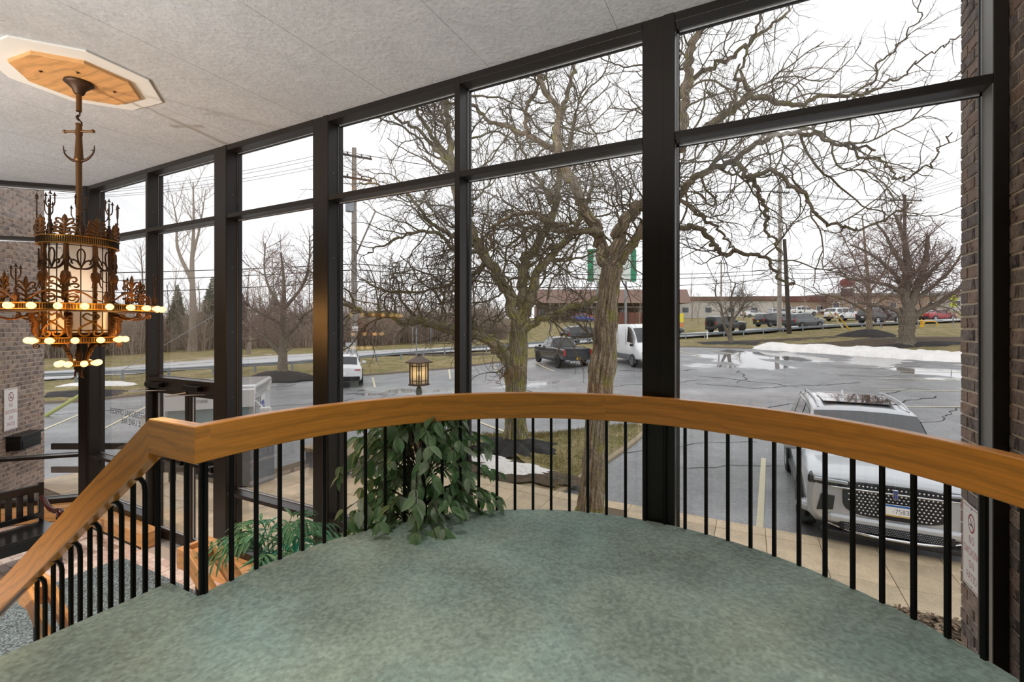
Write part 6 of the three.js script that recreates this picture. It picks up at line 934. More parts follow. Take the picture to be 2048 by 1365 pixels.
  if (opt.rails) for (const s of [-1, 1]) part('roof_rail', tubeG(curve([P(-1.7, 7, s), P(-1.55, 7, s).add(V(0, 0.045, 0)), P(-0.6, 7, s).add(V(0, 0.05, 0)), P(0.2, 7, s).add(V(0, 0.045, 0)), P(0.4, 7, s)], 20), 0.014, 7), opt.rails, t);
  for (const s of [-1, 1]) part('door_handle', rbox(0.16, 0.03, 0.03, 0.01, -0.1 * sx, (ring(0)[5][1] - 0.14) * sy, s * (ring(0)[3][0] + 0.005) * sz), paint, t);
  return t;
}
// heading: degrees clockwise from site north, the way the nose points
function place(t, e, n, heading, y, tilt = 0) { const a = heading * Math.PI / 180, he = Math.sin(a), hn = Math.cos(a), hx = CS * he - SN * hn, hz = -(SN * he + CS * hn); t.position.set(siteX(e, n), y ?? H(e, n) + 0.012, siteZ(e, n)); t.rotation.order = 'YZX'; t.rotation.y = Math.atan2(-hz, hx); t.rotation.z = tilt; return t; }
const QUEUE = 'traffic queuing on the road', FARCARS = 'cars parked before the shops';
{
  // silver SUV nosed up to the walk
  const c = makeVehicle('lux', 'silver SUV with a studded chrome grille parked nose to the walk', 'car', null, M.paintSilver, [1.02, 1.02, 1.02], { noFront: true, rails: M.alu, rim: M.rim, wheel: 1.02 });
  c.position.set(1.68, -1.715, -10.12); c.rotation.y = -Math.PI / 2;
  const f = new THREE.Group(); f.name = 'front'; c.add(f); const X = 2.45;
  const gp = []; for (let k = 0; k <= 40; k++) { const a = k / 40 * Math.PI * 2, cx = Math.cos(a), sy = Math.sin(a); const w = 0.55 - 0.09 * (sy < 0 ? sy * sy : 0); gp.push([Math.sign(cx) * w * Math.pow(Math.abs(cx), 0.35), 0.79 + (sy > 0 ? 0.20 : 0.23) * Math.sign(sy) * Math.pow(Math.abs(sy), 0.45)]); }
  const gG = extrudeXY(gp, 0.03, 0.012).rotateY(Math.PI / 2); part('grille', T(gG, X - 0.06, 0, 0), M.trimBlack, f);
  const gs = extrudeXY(gp.map(([a, b]) => [a * 1.05, 0.79 + (b - 0.79) * 1.09]), 0.02, 0.01).rotateY(Math.PI / 2); part('grille_surround', T(gs, X - 0.075, 0, 0), M.chrome, f);
  const studs = []; for (let j = 0; j < 10; j++) for (let i = -14; i <= 14; i++) { const z = (i + (j % 2) * 0.5) * 0.045, y = 0.595 + j * 0.04; if (Math.abs(z) > 0.50 - 0.13 * Math.pow(Math.max(0, (0.72 - y) / 0.14), 2) || (Math.abs(z) < 0.17 && y < 0.78) || (y > 0.88 && y < 0.925)) continue; studs.push(T(new THREE.SphereGeometry(0.013, 6, 4).scale(0.5, 0.9, 1), X - 0.008, y, z)); }
  part('studs', merge(studs), M.chrome, f); part('chrome_bar', rbox(0.03, 0.026, 1.42, 0.01, X, 0.905, 0), M.chrome, f);
  part('bumper', merge([rbox(0.2, 0.14, 1.5, 0.06, X - 0.10, 0.47, 0, 0, 0, 0, 2), ...[-1, 1].map((s) => rbox(0.55, 0.14, 0.22, 0.06, X - 0.30, 0.475, s * 0.84, 0, s * 0.75, 0, 2))]), M.paintSilver, f);
  part('lower_grille', rbox(0.16, 0.11, 1.2, 0.02, X - 0.07, 0.395, 0), M.trimBlack, f); const mesh = []; for (let i = -22; i <= 22; i++) for (let j = 0; j < 4; j++) mesh.push(T(new THREE.OctahedronGeometry(0.009), X + 0.011, 0.36 + j * 0.022, (i + (j % 2) * 0.5) * 0.024)); part('mesh', merge(mesh), M.galv, f);
  part('chrome_lip', tubeG(curve([[X - 0.55, 0.46, -0.93], [X - 0.22, 0.37, -0.80], [X - 0.02, 0.325, -0.45], [X + 0.02, 0.315, 0], [X - 0.02, 0.325, 0.45], [X - 0.22, 0.37, 0.80], [X - 0.55, 0.46, 0.93]], 40), 0.022, 8), M.chrome, f); part('valance', rbox(0.2, 0.08, 1.6, 0.03, X - 0.1, 0.27, 0), M.trimBlack, f);
  for (const s of [-1, 1]) { part('headlamp', merge([rbox(0.05, 0.05, 0.40, 0.02, X - 0.03, 0.975, s * 0.70, 0, -s * 0.14, 0), rbox(0.34, 0.06, 0.05, 0.02, X - 0.24, 0.985, s * 0.905, 0, -s * 0.2, 0)]), M.lampClear, f); part('lamp_surround', merge([rbox(0.06, 0.10, 0.44, 0.03, X - 0.045, 0.955, s * 0.70, 0, -s * 0.14, 0), rbox(0.40, 0.12, 0.06, 0.03, X - 0.24, 0.965, s * 0.898, 0, -s * 0.2, 0)]), M.trimBlack, f); part('air_intake', T(extrudeXY([[0, 0], [0.17, 0.03], [0.19, 0.2], [0.05, 0.21]], 0.03, 0.01).rotateY(Math.PI / 2), X - 0.055, 0.56, s * 0.76 + 0.09), M.trimBlack, f); }
  part('emblem', merge([rbox(0.02, 0.13, 0.055, 0.006, X + 0.012, 0.905, 0)]), M.chrome, f); part('emblem_field', merge([-1, 1].flatMap((s) => [-1, 1].map((q) => box(0.006, 0.045, 0.015, X + 0.022, 0.905 + q * 0.03, s * 0.012)))), std('#27439b', 0.3), f);
  const pt = canvasTex(384, 192, (g, w, h) => { g.fillStyle = '#eceae4'; g.fillRect(0, 0, w, h); g.fillStyle = '#2c62a8'; g.fillRect(0, 0, w, 34); g.fillStyle = '#c9a23a'; g.fillRect(0, h - 20, w, 20); g.fillStyle = '#1f2c55'; g.font = '100px sans-serif'; g.fillText('L', 14, 140); g.fillText('-7583', 150, 140, 222); });
  part('plate', rbox(0.012, 0.155, 0.31, 0.004, X + 0.022, 0.70, 0), M.white, f); part('plate_print', new THREE.PlaneGeometry(0.3, 0.148).rotateY(Math.PI / 2).translate(X + 0.0292, 0.70, 0), new THREE.MeshStandardMaterial({ map: pt, roughness: 0.4 }), f);
  part('antenna_fin', T(new THREE.ConeGeometry(0.05, 0.06, 8).scale(1.6, 1, 0.5), -1.5, 1.78, 0), M.paintSilver, c); part('sunroof', rbox(1.15, 0.012, 1.05, 0.005, -0.35, 1.777, 0, 0, 0, 0.0), M.carGlass, c);
}
place(makeVehicle('suv', 'white SUV seen from behind beside the tall pole with a meter box', 'car', null, M.paintWhiteCar, [1.04, 1.0, 1.0], { slimTail: true, rails: M.alu, plate: M.white }), -9.55, 26.4, -18, -1.87);
{
  const c = makeVehicle('pickup', 'dark navy crew cab pickup with red tail lamps parked beyond the trees', 'truck', null, M.paintNavy, [1, 1, 1.0], { rim: M.rimDark, bumper: std('#36393d', 0.4, 0.4), cladding: M.trimBlack, name: 'pickup_truck' });
  part('bed_cover', rbox(2.1, 0.03, 1.72, 0.01, -1.82, 1.295, 0), M.trimBlack, c); part('tailgate', rbox(0.05, 0.5, 1.56, 0.02, -2.96, 0.98, 0), M.paintNavy, c); const t = canvasTex(512, 64, (g, w, h) => { g.fillStyle = '#1d2129'; g.fillRect(0, 0, w, h); g.fillStyle = '#4d5867'; g.font = 'bold 50px sans-serif'; g.textAlign = 'center'; g.fillText('CHEVROLET', w / 2, 50, 480); }); part('tailgate_lettering', new THREE.PlaneGeometry(1.2, 0.13).rotateY(-Math.PI / 2).translate(-2.988, 1.08, 0), new THREE.MeshStandardMaterial({ map: t, roughness: 0.35 }), c); part('tailgate_step', rbox(0.08, 0.07, 1.7, 0.02, -2.96, 1.25, 0), M.trimBlack, c);
  for (const s of [-1, 1]) { part('side_step', rbox(2.6, 0.06, 0.14, 0.02, 0.1, 0.42, s * 0.98), M.trimBlack, c); part('exhaust_tip', cyl(0.05, 0.05, 0.2, 12, -2.98, 0.46, s * 0.55, 0, 0, Math.PI / 2), M.chrome, c); part('tow_hook', rbox(0.1, 0.08, 0.3, 0.02, -3.0, 0.55, s * 0.72), M.galv, c); }
  place(c, 3.35, 32.0, -16, -1.29, 0.02);
}
{
  const c = makeVehicle('van', 'white high roof cargo van with grey lower body behind the leaning tree', 'van', null, M.paintWhiteCar, [1, 1, 1], { bumper: std('#55585c', 0.6), cladding: std('#55585c', 0.6), mirror: M.trimBlack, name: 'cargo_van' });
  for (const s of [-1, 1]) part('lower_cladding', rbox(4.6, 0.26, 0.03, 0.01, -0.2, 0.58, s * 1.0), std('#5d6165', 0.6), c); part('door_seam', merge([-1, 1].flatMap((s) => [boxTo(0.92, 0.935, 0.6, 2.2, s * 1.0 - 0.012, s * 1.0 + 0.004), boxTo(-0.4, -0.385, 0.6, 2.2, s * 1.0 - 0.012, s * 1.0 + 0.004)])), M.trimBlack, c);
  place(c, 7.75, 29.1, 172, -1.0);
}
{
  // mail truck: boxy, number on the brow, striped emblem on the side
  const c = thing('mail_truck', 'white boxy mail truck with a numbered brow seen through the entrance door', 'truck', 0, 0, 0);
  const p = M.paintWhiteCar;
  part('cargo_box', merge([rboxTo(-2.2, 1.25, 0.55, 2.0, -0.95, 0.95, 0.05), rboxTo(-2.25, 1.42, 1.86, 2.14, -0.98, 0.98, 0.07)]), p, c); part('nose', merge([rboxTo(1.2, 2.15, 0.55, 1.12, -0.86, 0.86, 0.08)]), p, c);
  const brow = T(extrudeXY([[1.3, 1.60], [1.50, 1.62], [1.46, 2.02], [1.3, 2.13]], 1.9, 0.01), 0, 0, -0.95); part('brow', brow, p, c);
  const nt = canvasTex(512, 96, (g, w, h) => { g.clearRect(0, 0, w, h); g.fillStyle = '#3a3f4a'; g.font = '84px sans-serif'; g.fillText('214086', 20, 78, 470); });
  part('number', new THREE.PlaneGeometry(0.44, 0.11).rotateY(Math.PI / 2).rotateZ(0.1).translate(1.503, 1.80, 0.04), new THREE.MeshStandardMaterial({ map: nt, transparent: true, alphaTest: 0.5, roughness: 0.4 }), c);
  part('windscreen', T(rbox(0.03, 0.6, 1.66, 0.01), 1.40, 1.32, 0, 0, 0, 0.10), M.carGlassPale = phys('#8fa3a6', 0.05, 0, { clearcoat: 1 }), c); part('pillar', rbox(0.05, 0.62, 0.07, 0.01, 1.415, 1.32, -0.35, 0, 0, 0.1), p, c);
  part('bumper', rboxTo(2.1, 2.32, 0.36, 0.56, -0.92, 0.92, 0.03), M.trimBlack, c); part('grille', rboxTo(2.14, 2.17, 0.66, 0.86, -0.45, 0.45, 0.01), M.trimBlack, c);
  for (const s of [-1, 1]) { part('headlamp', rboxTo(2.13, 2.18, 0.74, 0.92, s * 0.66 - 0.11, s * 0.66 + 0.11, 0.02), M.lampClear, c); part('turn_lamp', rboxTo(2.13, 2.18, 0.62, 0.71, s * 0.66 - 0.14, s * 0.66 + 0.14, 0.02), M.amberLamp, c); part('mirror', rbox(0.1, 0.34, 0.26, 0.05, 1.5, 1.42, s * 1.2), M.white, c); part('mirror_arm', merge([tubeG([V(1.3, 1.75, s * 0.95), V(1.5, 1.5, s * 1.2)], [0.015, 0.015], 6), tubeG([V(1.3, 1.1, s * 0.93), V(1.5, 1.4, s * 1.2)], [0.015, 0.015], 6)]), M.white, c); part('side_window', rboxTo(0.5, 1.2, 1.1, 1.78, s * 0.95 - 0.01, s * 0.95 + 0.01, 0.01), M.carGlass, c); }
  const et = canvasTex(512, 512, (g, w, h) => { g.fillStyle = '#e9e9e7'; g.fillRect(0, 0, w, h); g.fillStyle = '#274a9c'; g.beginPath(); g.moveTo(30, 120); g.lineTo(330, 120); g.lineTo(480, 240); g.lineTo(110, 215); g.closePath(); g.fill(); g.beginPath(); g.moveTo(110, 235); g.lineTo(480, 262); g.lineTo(420, 400); g.lineTo(30, 400); g.lineTo(180, 330); g.closePath(); g.fill(); });
  part('emblem', new THREE.PlaneGeometry(0.95, 0.66).translate(-0.2, 1.42, 0.962), new THREE.MeshStandardMaterial({ map: et, roughness: 0.4 }), c); part('emblem', new THREE.PlaneGeometry(0.95, 0.66).rotateY(Math.PI).translate(-0.2, 1.42, -0.962), new THREE.MeshStandardMaterial({ map: et, roughness: 0.4 }), c);
  const R = 0.33, ty = lathe([[R * 0.6, -0.1], [R * 0.95, -0.1], [R, -0.07], [R, 0.07], [R * 0.95, 0.1], [R * 0.6, 0.1]], 24).rotateX(Math.PI / 2); for (const x of [-1.35, 1.55]) for (const s of [-1, 1]) { const g = new THREE.Group(); g.name = 'wheel'; c.add(g); g.position.set(x, R, s * 0.82); part('tyre', ty, M.tyre, g); part('hub', cyl(R * 0.6, R * 0.6, 0.12, 18, 0, 0, 0, Math.PI / 2), M.rim, g); }
  place(c, -7.5, 11.9, 158.5, -2.12, 0.035); c.scale.set(0.9, 0.96, 0.98);
}
// the road
place(makeVehicle('suv', 'dark grey hatchback SUV on the road above the pickup tailgate', 'car', null, M.paintDark, [0.98, 0.98, 0.98], { rails: M.alu }), 7.4, 48.2, 62, -0.3, 0.03);
place(makeVehicle('sedan', 'grey car half hidden by the wide window post, heading up the road', 'car', QUEUE, M.paintGrey, [0.98, 1, 1]), 16.6, 51.2, 78, 0.28, 0.03);
{
  const c = makeVehicle('jeep', 'dark off-roader with a spare wheel on its tailgate', 'car', QUEUE, M.paintGreen, [1.08, 1.02, 1.02], { rim: M.rimDark, noFront: false }); const sp = new THREE.Group(); sp.name = 'spare_wheel'; c.add(sp); sp.position.set(-2.4, 1.08, -0.05); sp.rotation.y = -Math.PI / 2; part('tyre', lathe([[0.1, -0.1], [0.38, -0.11], [0.41, -0.07], [0.41, 0.07], [0.38, 0.11], [0.1, 0.11]], 26).rotateX(Math.PI / 2), M.tyre, sp);
  for (const x of [-1.46, 1.51]) for (const s of [-1, 1]) part('fender_flare', rbox(1.05, 0.07, 0.24, 0.03, x, 0.98, s * 0.92), M.trimBlack, c); place(c, 24.3, 52.4, 70, 0.66, 0.035);
}
place(makeVehicle('suv', 'black SUV with red tail lamps half hidden by the pale pole', 'car', QUEUE, M.paintBlack, [0.98, 1, 1]), 32.6, 57.8, 72, 1.3, 0.035);
place(makeVehicle('suv', 'charcoal SUV with roof rails behind the dark pole', 'car', QUEUE, M.paintGrey, [1.0, 1.02, 1], { rails: M.trimBlack }), 33.9, 53.8, 70, 1.12, 0.035);
place(makeVehicle('suv', 'white long SUV stopped behind the yellow guy wire guards', 'car', QUEUE, M.paintWhiteCar, [1.12, 1.06, 1.02]), 46.2, 64.5, 72, 2.1, 0.03);
place(makeVehicle('suv', 'large black SUV behind the tree on the tall mound', 'car', QUEUE, M.paintBlack, [1.14, 1.12, 1.05], { rim: M.chrome, plate: M.white }), 44.8, 56.4, 74, 1.7, 0.03);
place(makeVehicle('sedan', 'red car ahead of the queue beyond the pollarded tree', 'car', QUEUE, M.paintRed, [1.0, 1.05, 1.0], { rim: M.chrome }), 57.4, 62.5, 80, 2.08, 0.02);
// beyond the road
place(makeVehicle('sedan', 'bright blue car parked on the slope before the brown shop', 'car', FARCARS, M.paintBlue, [0.98, 1.05, 1], { rim: M.chrome }), 13.6, 90, 92, 2.05);
place(makeVehicle('suv', 'red vehicle parked above the blue car', 'car', FARCARS, M.paintRed, [1.0, 0.85, 1]), 15.4, 98, 88, 2.6);
place(makeVehicle('sedan', 'white car parked far beyond the off-roader', 'car', FARCARS, M.paintWhiteCar, [1, 1, 1]), 49.5, 95, 80, 3.1); place(makeVehicle('suv', 'silver car parked far beyond the black SUV', 'car', FARCARS, M.paintSilver, [1, 1, 1]), 55.5, 96, 86, 3.3); place(makeVehicle('suv', 'pale van parked before the long white shop', 'car', FARCARS, M.paintWhiteCar, [1.1, 1.1, 1]), 62.5, 99, 84, 3.6); place(makeVehicle('sedan', 'white car parked before the red oval sign', 'car', FARCARS, M.paintWhiteCar, [1, 1, 1]), 70, 101, 84, 3.9);
// ---------------------------------------------------------------- guardrail
{
  const G = curve([[-32, 0, 24.5], [-22, 0, 26], [-15.4, 0, 29.4], [-10.3, 0, 35.6], [-3.1, 0, 42.4], [6, 0, 46.4], [20.3, 0, 49.4], [29, 0, 50], [36.5, 0, 50.2], [47.5, 0, 51]], 160), L = new THREE.CatmullRomCurve3(G);
  const g = thing('guardrail', 'long galvanised guardrail on posts between the bank and the road', 'guardrail', 0, 0, 0); const P = L.getSpacedPoints(120);
  const prof = [[-0.0, 0.62], [0.035, 0.59], [0.035, 0.56], [0.0, 0.53], [0.0, 0.51], [0.035, 0.48], [0.035, 0.45], [0.0, 0.42], [-0.02, 0.42], [-0.02, 0.62]];
  const rows = prof.map(([o, y]) => P.map((p, i) => { const q = P[Math.min(i + 1, 120)], b = P[Math.max(0, i - 1)], l = Math.hypot(q.x - b.x, q.z - b.z), nx = (q.z - b.z) / l, nz = -(q.x - b.x) / l; return siteV(p.x + nx * o, H(p.x, p.z) + y + 0.05, p.z + nz * o); }));
  part('beam', patchGeo(rows), M.galv, g); const pg = rboxTo(-0.05, 0.05, -0.2, 0.62, -0.06, 0.06, 0.008);
  for (let i = 2; i < 120; i += 3) { const p = P[i]; const m = part('post', pg, M.galv, g); m.position.copy(siteV(p.x, H(p.x, p.z) + 0.05, p.z)); }
}
// ---------------------------------------------------------------- poles and wires
const TOPS = {};
function pole(key, label, e, n, h, r, lean, mat, arms, armTurn = 0.6) {
  const y = H(e, n), t = thing('utility_pole', label, 'pole', siteX(e, n), y, siteZ(e, n)); part('shaft', tubeG([V(0, -0.2, 0), V(lean * 0.5, h * 0.5, 0), V(lean, h, 0)], [r, r * 0.85, r * 0.7], 14, { cap: true }), mat, t); TOPS[key] = [];
  for (const [ay, w] of arms) { const g = new THREE.Group(); g.name = 'crossarm'; t.add(g); g.position.set(lean * ay / h, ay, 0); g.rotation.y = armTurn; part('beam', rbox(w, 0.13, 0.1, 0.01, 0, 0, 0.15), M.poleDark, g); part('brace', merge([tubeG([V(-w * 0.28, -0.05, 0.15), V(0, -0.7, 0.1)], [0.02, 0.02], 5), tubeG([V(w * 0.28, -0.05, 0.15), V(0, -0.7, 0.1)], [0.02, 0.02], 5)]), M.poleDark, g); for (const k of [-0.46, -0.2, 0.2, 0.46]) { part('insulator', lathe([[0, 0], [0.05, 0.02], [0.04, 0.08], [0.055, 0.1], [0.02, 0.17], [0, 0.18]], 8, k * w, 0.06, 0.15), M.poleDark, g); TOPS[key].push(V(t.position.x + g.position.x + Math.cos(armTurn) * k * w, y + ay + 0.24, t.position.z - Math.sin(armTurn) * k * w)); } }
  return t;
}
{
  const p1 = pole('a', 'tall weathered utility pole with a meter box beside the white SUV', -10.75, 31.5, 15.2, 0.21, 0.0, M.poleWood, [[14.6, 2.3], [13.1, 2.3]], 1.0);
  part('meter_box', rbox(0.62, 0.78, 0.3, 0.02, 0, 1.55, 0.3, 0, 0.45, 0), M.alu, p1); part('junction_box', rbox(0.34, 0.3, 0.2, 0.03, 0.3, 2.9, 0.2), M.white, p1); part('conduit', tubeG([V(0.18, 0, 0.14), V(0.18, 7.5, 0.14)], [0.03, 0.03], 7), M.galv, p1); part('transformer', cyl(0.27, 0.27, 0.9, 18, 0.1, 11.2, 0.5), M.galv, p1); part('side_arm', tubeG([V(0.1, 7.6, 0.1), V(2.1, 10.6, 0.2)], [0.06, 0.05], 7), M.poleWood, p1);
  pole('b', 'pale slim utility pole with a small crossarm between the stopped cars', 29.8, 51.6, 16.4, 0.24, 0.12, std('#a39a91', 0.95), [[15.6, 1.9]], 0.5);
  pole('c', 'dark leaning utility pole stub beside the pale pole', 29.5, 49.2, 10.2, 0.24, -0.45, M.poleDark, [], 0);
  pole('d', 'dark utility pole with two long crossarms above the pollarded tree', 46.7, 55.0, 15.4, 0.22, 0, M.poleDark, [[14.7, 4.1], [12.9, 3.1]], 0.55);
  pole('e', 'slim utility pole among the far trees', 14, 66, 12, 0.16, 0, M.poleWood, [[11.3, 2]], 0.4); pole('f', 'slim utility pole before the distant shops', 38, 84, 11, 0.15, 0, M.poleWood, [[10.4, 2]], 0.4);
  const wire = (a, b, sag, r = 0.016) => tubeG(Array.from({ length: 15 }, (_, k) => { const t = k / 14, p = V().lerpVectors(a, b, t); p.y -= sag * 4 * t * (1 - t); return p; }), r, 4);
  const run = (label, A, B, sag, r) => { const o = part('overhead_wires', merge(A.map((a, i) => wire(a, B[Math.min(i, B.length - 1)], sag, r))), M.gasket, scene); o.name = numbered('overhead_wires'); tag(o, label, 'cable'); };
  const off = (list, dx, dy, dz) => list.map((p) => p.clone().add(V(dx, dy, dz)));
  run('thin power wires from the meter pole across to the pale pole', TOPS.a.slice(0, 4), TOPS.b, 1.0, 0.014); run('power wires between the pale pole and the twin crossarm pole', TOPS.b, TOPS.d.slice(0, 4), 0.5, 0.016); run('power wires leaving the twin crossarm pole past the brick pier', TOPS.d.slice(0, 4), off(TOPS.d.slice(0, 4), 26, 6, 10), 0.4, 0.018);
  run('power wires running from the meter pole over the wood', TOPS.a.slice(0, 4), off(TOPS.a.slice(0, 4), -34, -0.8, 9), 1.0, 0.014);
  const lowA = [5.6, 5.2, 4.4].map((y) => siteV(-10.6, y, 31.4)), lowB = [7.6, 7.2, 6.6].map((y) => siteV(29.4, y, 50.4)), lowL = [5.2, 4.4, 3.6].map((y) => siteV(-60, y, 30));
  run('black telephone cables strung low along the road', lowA, lowB, 0.7, 0.028); run('black telephone cables running towards the spruces', lowA, lowL, 0.6, 0.028); run('black telephone cables on towards the twin crossarm pole', lowB, [9.4, 9, 8.4].map((y) => siteV(46.7, y, 55)), 0.5, 0.028);
  const guard = (label, e, n, le, ln, h, mat) => { const y = H(e, n), t = thing('guy_wire_guard', label, 'guy wire', siteX(e, n), y, siteZ(e, n)); const a = siteV(le, h, ln), o = V(siteX(le, ln) - siteX(0, 0), h, siteZ(le, ln)); part('tube', tubeG([V(0, 0, 0), o], [0.07, 0.07], 9, { cap: true }), mat, t); part('wire', tubeG([o.clone().multiplyScalar(0.9), o.clone().multiplyScalar(4)], [0.012, 0.012], 4), M.galv, t); };
  const yg = std('#d9a92c', 0.6); guard('yellow guard on a guy wire before the white long SUV', 35.6, 48.6, -1.35, 0.3, 1.9, yg); guard('pale yellow guard on a guy wire beside its yellow twin', 35.2, 48.8, -1.6, 0.3, 2.2, std('#dccb9a', 0.6)); guard('green-yellow guard on a guy wire beyond the brick wing', -17.4, 17.2, 1.0, 1.0, 1.0, std('#a9ad6c', 0.7));
}
{
  // things along the bank
  const hy = thing('fire_hydrant', 'yellow fire hydrant beside the guardrail end', 'hydrant', siteX(43.4, 49), H(43.4, 49) + 0.1, siteZ(43.4, 49)), y = std('#e0ac25', 0.5); part('barrel', lathe([[0, 0], [0.2, 0], [0.2, 0.05], [0.13, 0.07], [0.13, 0.6], [0.17, 0.62], [0.17, 0.68], [0.12, 0.78], [0.05, 0.84], [0, 0.86]], 16), y, hy); part('outlet', merge([cyl(0.07, 0.07, 0.5, 12, 0, 0.5, 0, Math.PI / 2), cyl(0.09, 0.09, 0.2, 12, 0.15, 0.45, 0, 0, 0, Math.PI / 2)]), y, hy);
  const ba = thing('bumper_guard', 'yellow rounded guard rail beside the hydrant', 'barrier', siteX(45.2, 50), H(45.2, 50) + 0.1, siteZ(45.2, 50), -0.4); part('hoop', tubeG(curve([[-0.55, 0, 0], [-0.53, 0.4, 0], [-0.4, 0.5, 0], [0.4, 0.5, 0], [0.53, 0.4, 0], [0.55, 0, 0]], 24), 0.06, 9), y, ba);
  const cs = thing('crossing_sign', 'fluorescent yellow-green crossing signs on a roadside post', 'sign', siteX(46.0, 48.2), H(46, 48.2) + 0.1, siteZ(46, 48.2), 0.2); part('post', rboxTo(-0.03, 0.03, 0, 3.4, -0.03, 0.03, 0.004), M.galv, cs); const fl = std('#cfe01f', 0.5); part('diamond', rbox(0.62, 0.62, 0.02, 0.01, 0, 3.0, 0.04, 0, 0, Math.PI / 4), fl, cs); part('arrow_panel', rbox(0.55, 0.42, 0.02, 0.01, 0, 2.35, 0.04), fl, cs); part('symbol', merge([T(new THREE.SphereGeometry(0.05, 8, 6).scale(1, 1, 0.3), 0, 3.16, 0.055), rbox(0.08, 0.22, 0.012, 0.004, 0, 2.98, 0.055), rbox(0.05, 0.18, 0.012, 0.004, 0.05, 2.83, 0.055, 0, 0, 0.4), rbox(0.05, 0.18, 0.012, 0.004, -0.05, 2.83, 0.055, 0, 0, -0.4), rbox(0.3, 0.06, 0.012, 0.004, 0, 2.35, 0.055, 0, 0, -0.6)]), M.trimBlack, cs);
  const ws = thing('warning_sign', 'yellow work sign on the verge behind the grey car', 'sign', siteX(21.0, 57.8), H(21, 57.8), siteZ(21, 57.8), -0.3); part('board', rbox(0.9, 1.1, 0.03, 0.01, 0, 1.9, 0), std('#e5d23a', 0.5), ws); part('panel', rbox(0.9, 0.5, 0.03, 0.01, 0, 1.0, 0), std('#d97f3c', 0.5), ws); part('leg', merge([boxTo(-0.35, -0.3, 0, 1.4, -0.02, 0.02), boxTo(0.3, 0.35, 0, 1.4, -0.02, 0.02)]), M.galv, ws);
  for (const [e, n, l] of [[20.1, 47.6, 'white marker post in front of the guardrail near the wide post'], [8.6, 44, 'white marker post by the pickup']]) { const m = thing('marker_post', l, 'post', siteX(e, n), H(e, n) + 0.08, siteZ(e, n)); part('post', rboxTo(-0.06, 0.06, 0, 0.95, -0.04, 0.04, 0.02), M.white, m); part('cap', rboxTo(-0.065, 0.065, 0.86, 0.9, -0.045, 0.045, 0.01), M.galv, m); }
  for (const [e, n, where] of [[-7.6, 36.8, 'just right of the meter pole'], [-11.4, 53, 'across the road, first of a leaning pair'], [-9.4, 53.6, 'across the road, second of a leaning pair'], [-4.2, 54.6, 'across the road by the forking tree']]) { const m = thing('sign_post', 'thin grey steel post ' + where, 'post', siteX(e, n), H(e, n), siteZ(e, n)); part('post', rboxTo(-0.035, 0.035, 0, 3.0, -0.03, 0.03, 0.006), M.galv, m); part('cap', rboxTo(-0.04, 0.04, 3.0, 3.03, -0.035, 0.035, 0.004), M.galv, m); }
  // lantern on the patio
  const ln = thing('lamp_post', 'dark craftsman lantern on a post at the patio edge', 'lamp', -5.862, -1.6, -7.328, 1.46); part('post', lathe([[0, 0], [0.1, 0], [0.1, 0.05], [0.055, 0.1], [0.045, 0.9], [0.045, 1.62], [0.065, 1.66], [0.05, 1.76], [0.02, 1.80], [0, 1.80]], 16), M.poleDark, ln); const bz = std('#4d3b30', 0.5, 0.4), bars = [], y0 = 1.83, y1 = 2.27, w = 0.125;
  part('base', rbox(0.3, 0.035, 0.3, 0.01, 0, y0, 0), bz, ln); for (const a of [-1, 1]) for (const b of [-1, 1]) bars.push(boxTo(a * w - 0.01, a * w + 0.01, y0, y1, b * w - 0.01, b * w + 0.01)); for (const q of [-0.06, 0.06]) for (const s of [-1, 1]) bars.push(boxTo(q - 0.006, q + 0.006, y0, y1, s * w - 0.006, s * w + 0.006), boxTo(s * w - 0.006, s * w + 0.006, y0, y1, q - 0.006, q + 0.006)); for (const y of [y0 + 0.08, y1 - 0.07]) for (const s of [-1, 1]) bars.push(boxTo(-w, w, y - 0.007, y + 0.007, s * w - 0.007, s * w + 0.007), boxTo(s * w - 0.007, s * w + 0.007, y - 0.007, y + 0.007, -w, w)); part('frame', merge(bars), bz, ln);
  part('shade', merge([boxTo(-w + 0.012, w - 0.012, y0 + 0.02, y1, w - 0.014, w - 0.01), boxTo(-w + 0.012, w - 0.012, y0 + 0.02, y1, -w + 0.01, -w + 0.014), boxTo(w - 0.014, w - 0.01, y0 + 0.02, y1, -w + 0.012, w - 0.012), boxTo(-w + 0.01, -w + 0.014, y0 + 0.02, y1, -w + 0.012, w - 0.012)]), new THREE.MeshPhysicalMaterial({ color: 0xfbf6ea, roughness: 0.55, transmission: 0.9, thickness: 0 }), ln);
  const roof = new THREE.CylinderGeometry(0.045, 0.27, 0.12, 4).rotateY(Math.PI / 4); part('roof', T(roof, 0, y1 + 0.065, 0), std('#7a6a62', 0.6, 0.2), ln); part('eave', rbox(0.385, 0.02, 0.385, 0.006, 0, y1 + 0.0, 0), bz, ln); part('finial', rbox(0.06, 0.035, 0.06, 0.01, 0, y1 + 0.14, 0), bz, ln);
  part('bulb', T(new THREE.SphereGeometry(0.032, 12, 10).scale(1, 1.7, 1), 0, y0 + 0.22, 0), M.lanternBulb, ln); const pl = new THREE.PointLight(0xffc46b, 0.03, 0, 2); pl.position.set(0, y0 + 0.22, 0); pl.castShadow = true; pl.shadow.radius = 2; ln.add(pl);
  part('flood_lamp', merge([rbox(0.17, 0.11, 0.1, 0.02, -0.05, 1.50, 0.1), cyl(0.03, 0.03, 0.1, 10, -0.02, 1.58, 0.03)]), M.white, ln);
  part('flood_face', rbox(0.13, 0.08, 0.012, 0.004, -0.05, 1.50, 0.153), new THREE.MeshStandardMaterial({ color: 0xffffff, emissive: 0xfff6e0, emissiveIntensity: 1.8 }), ln);
}
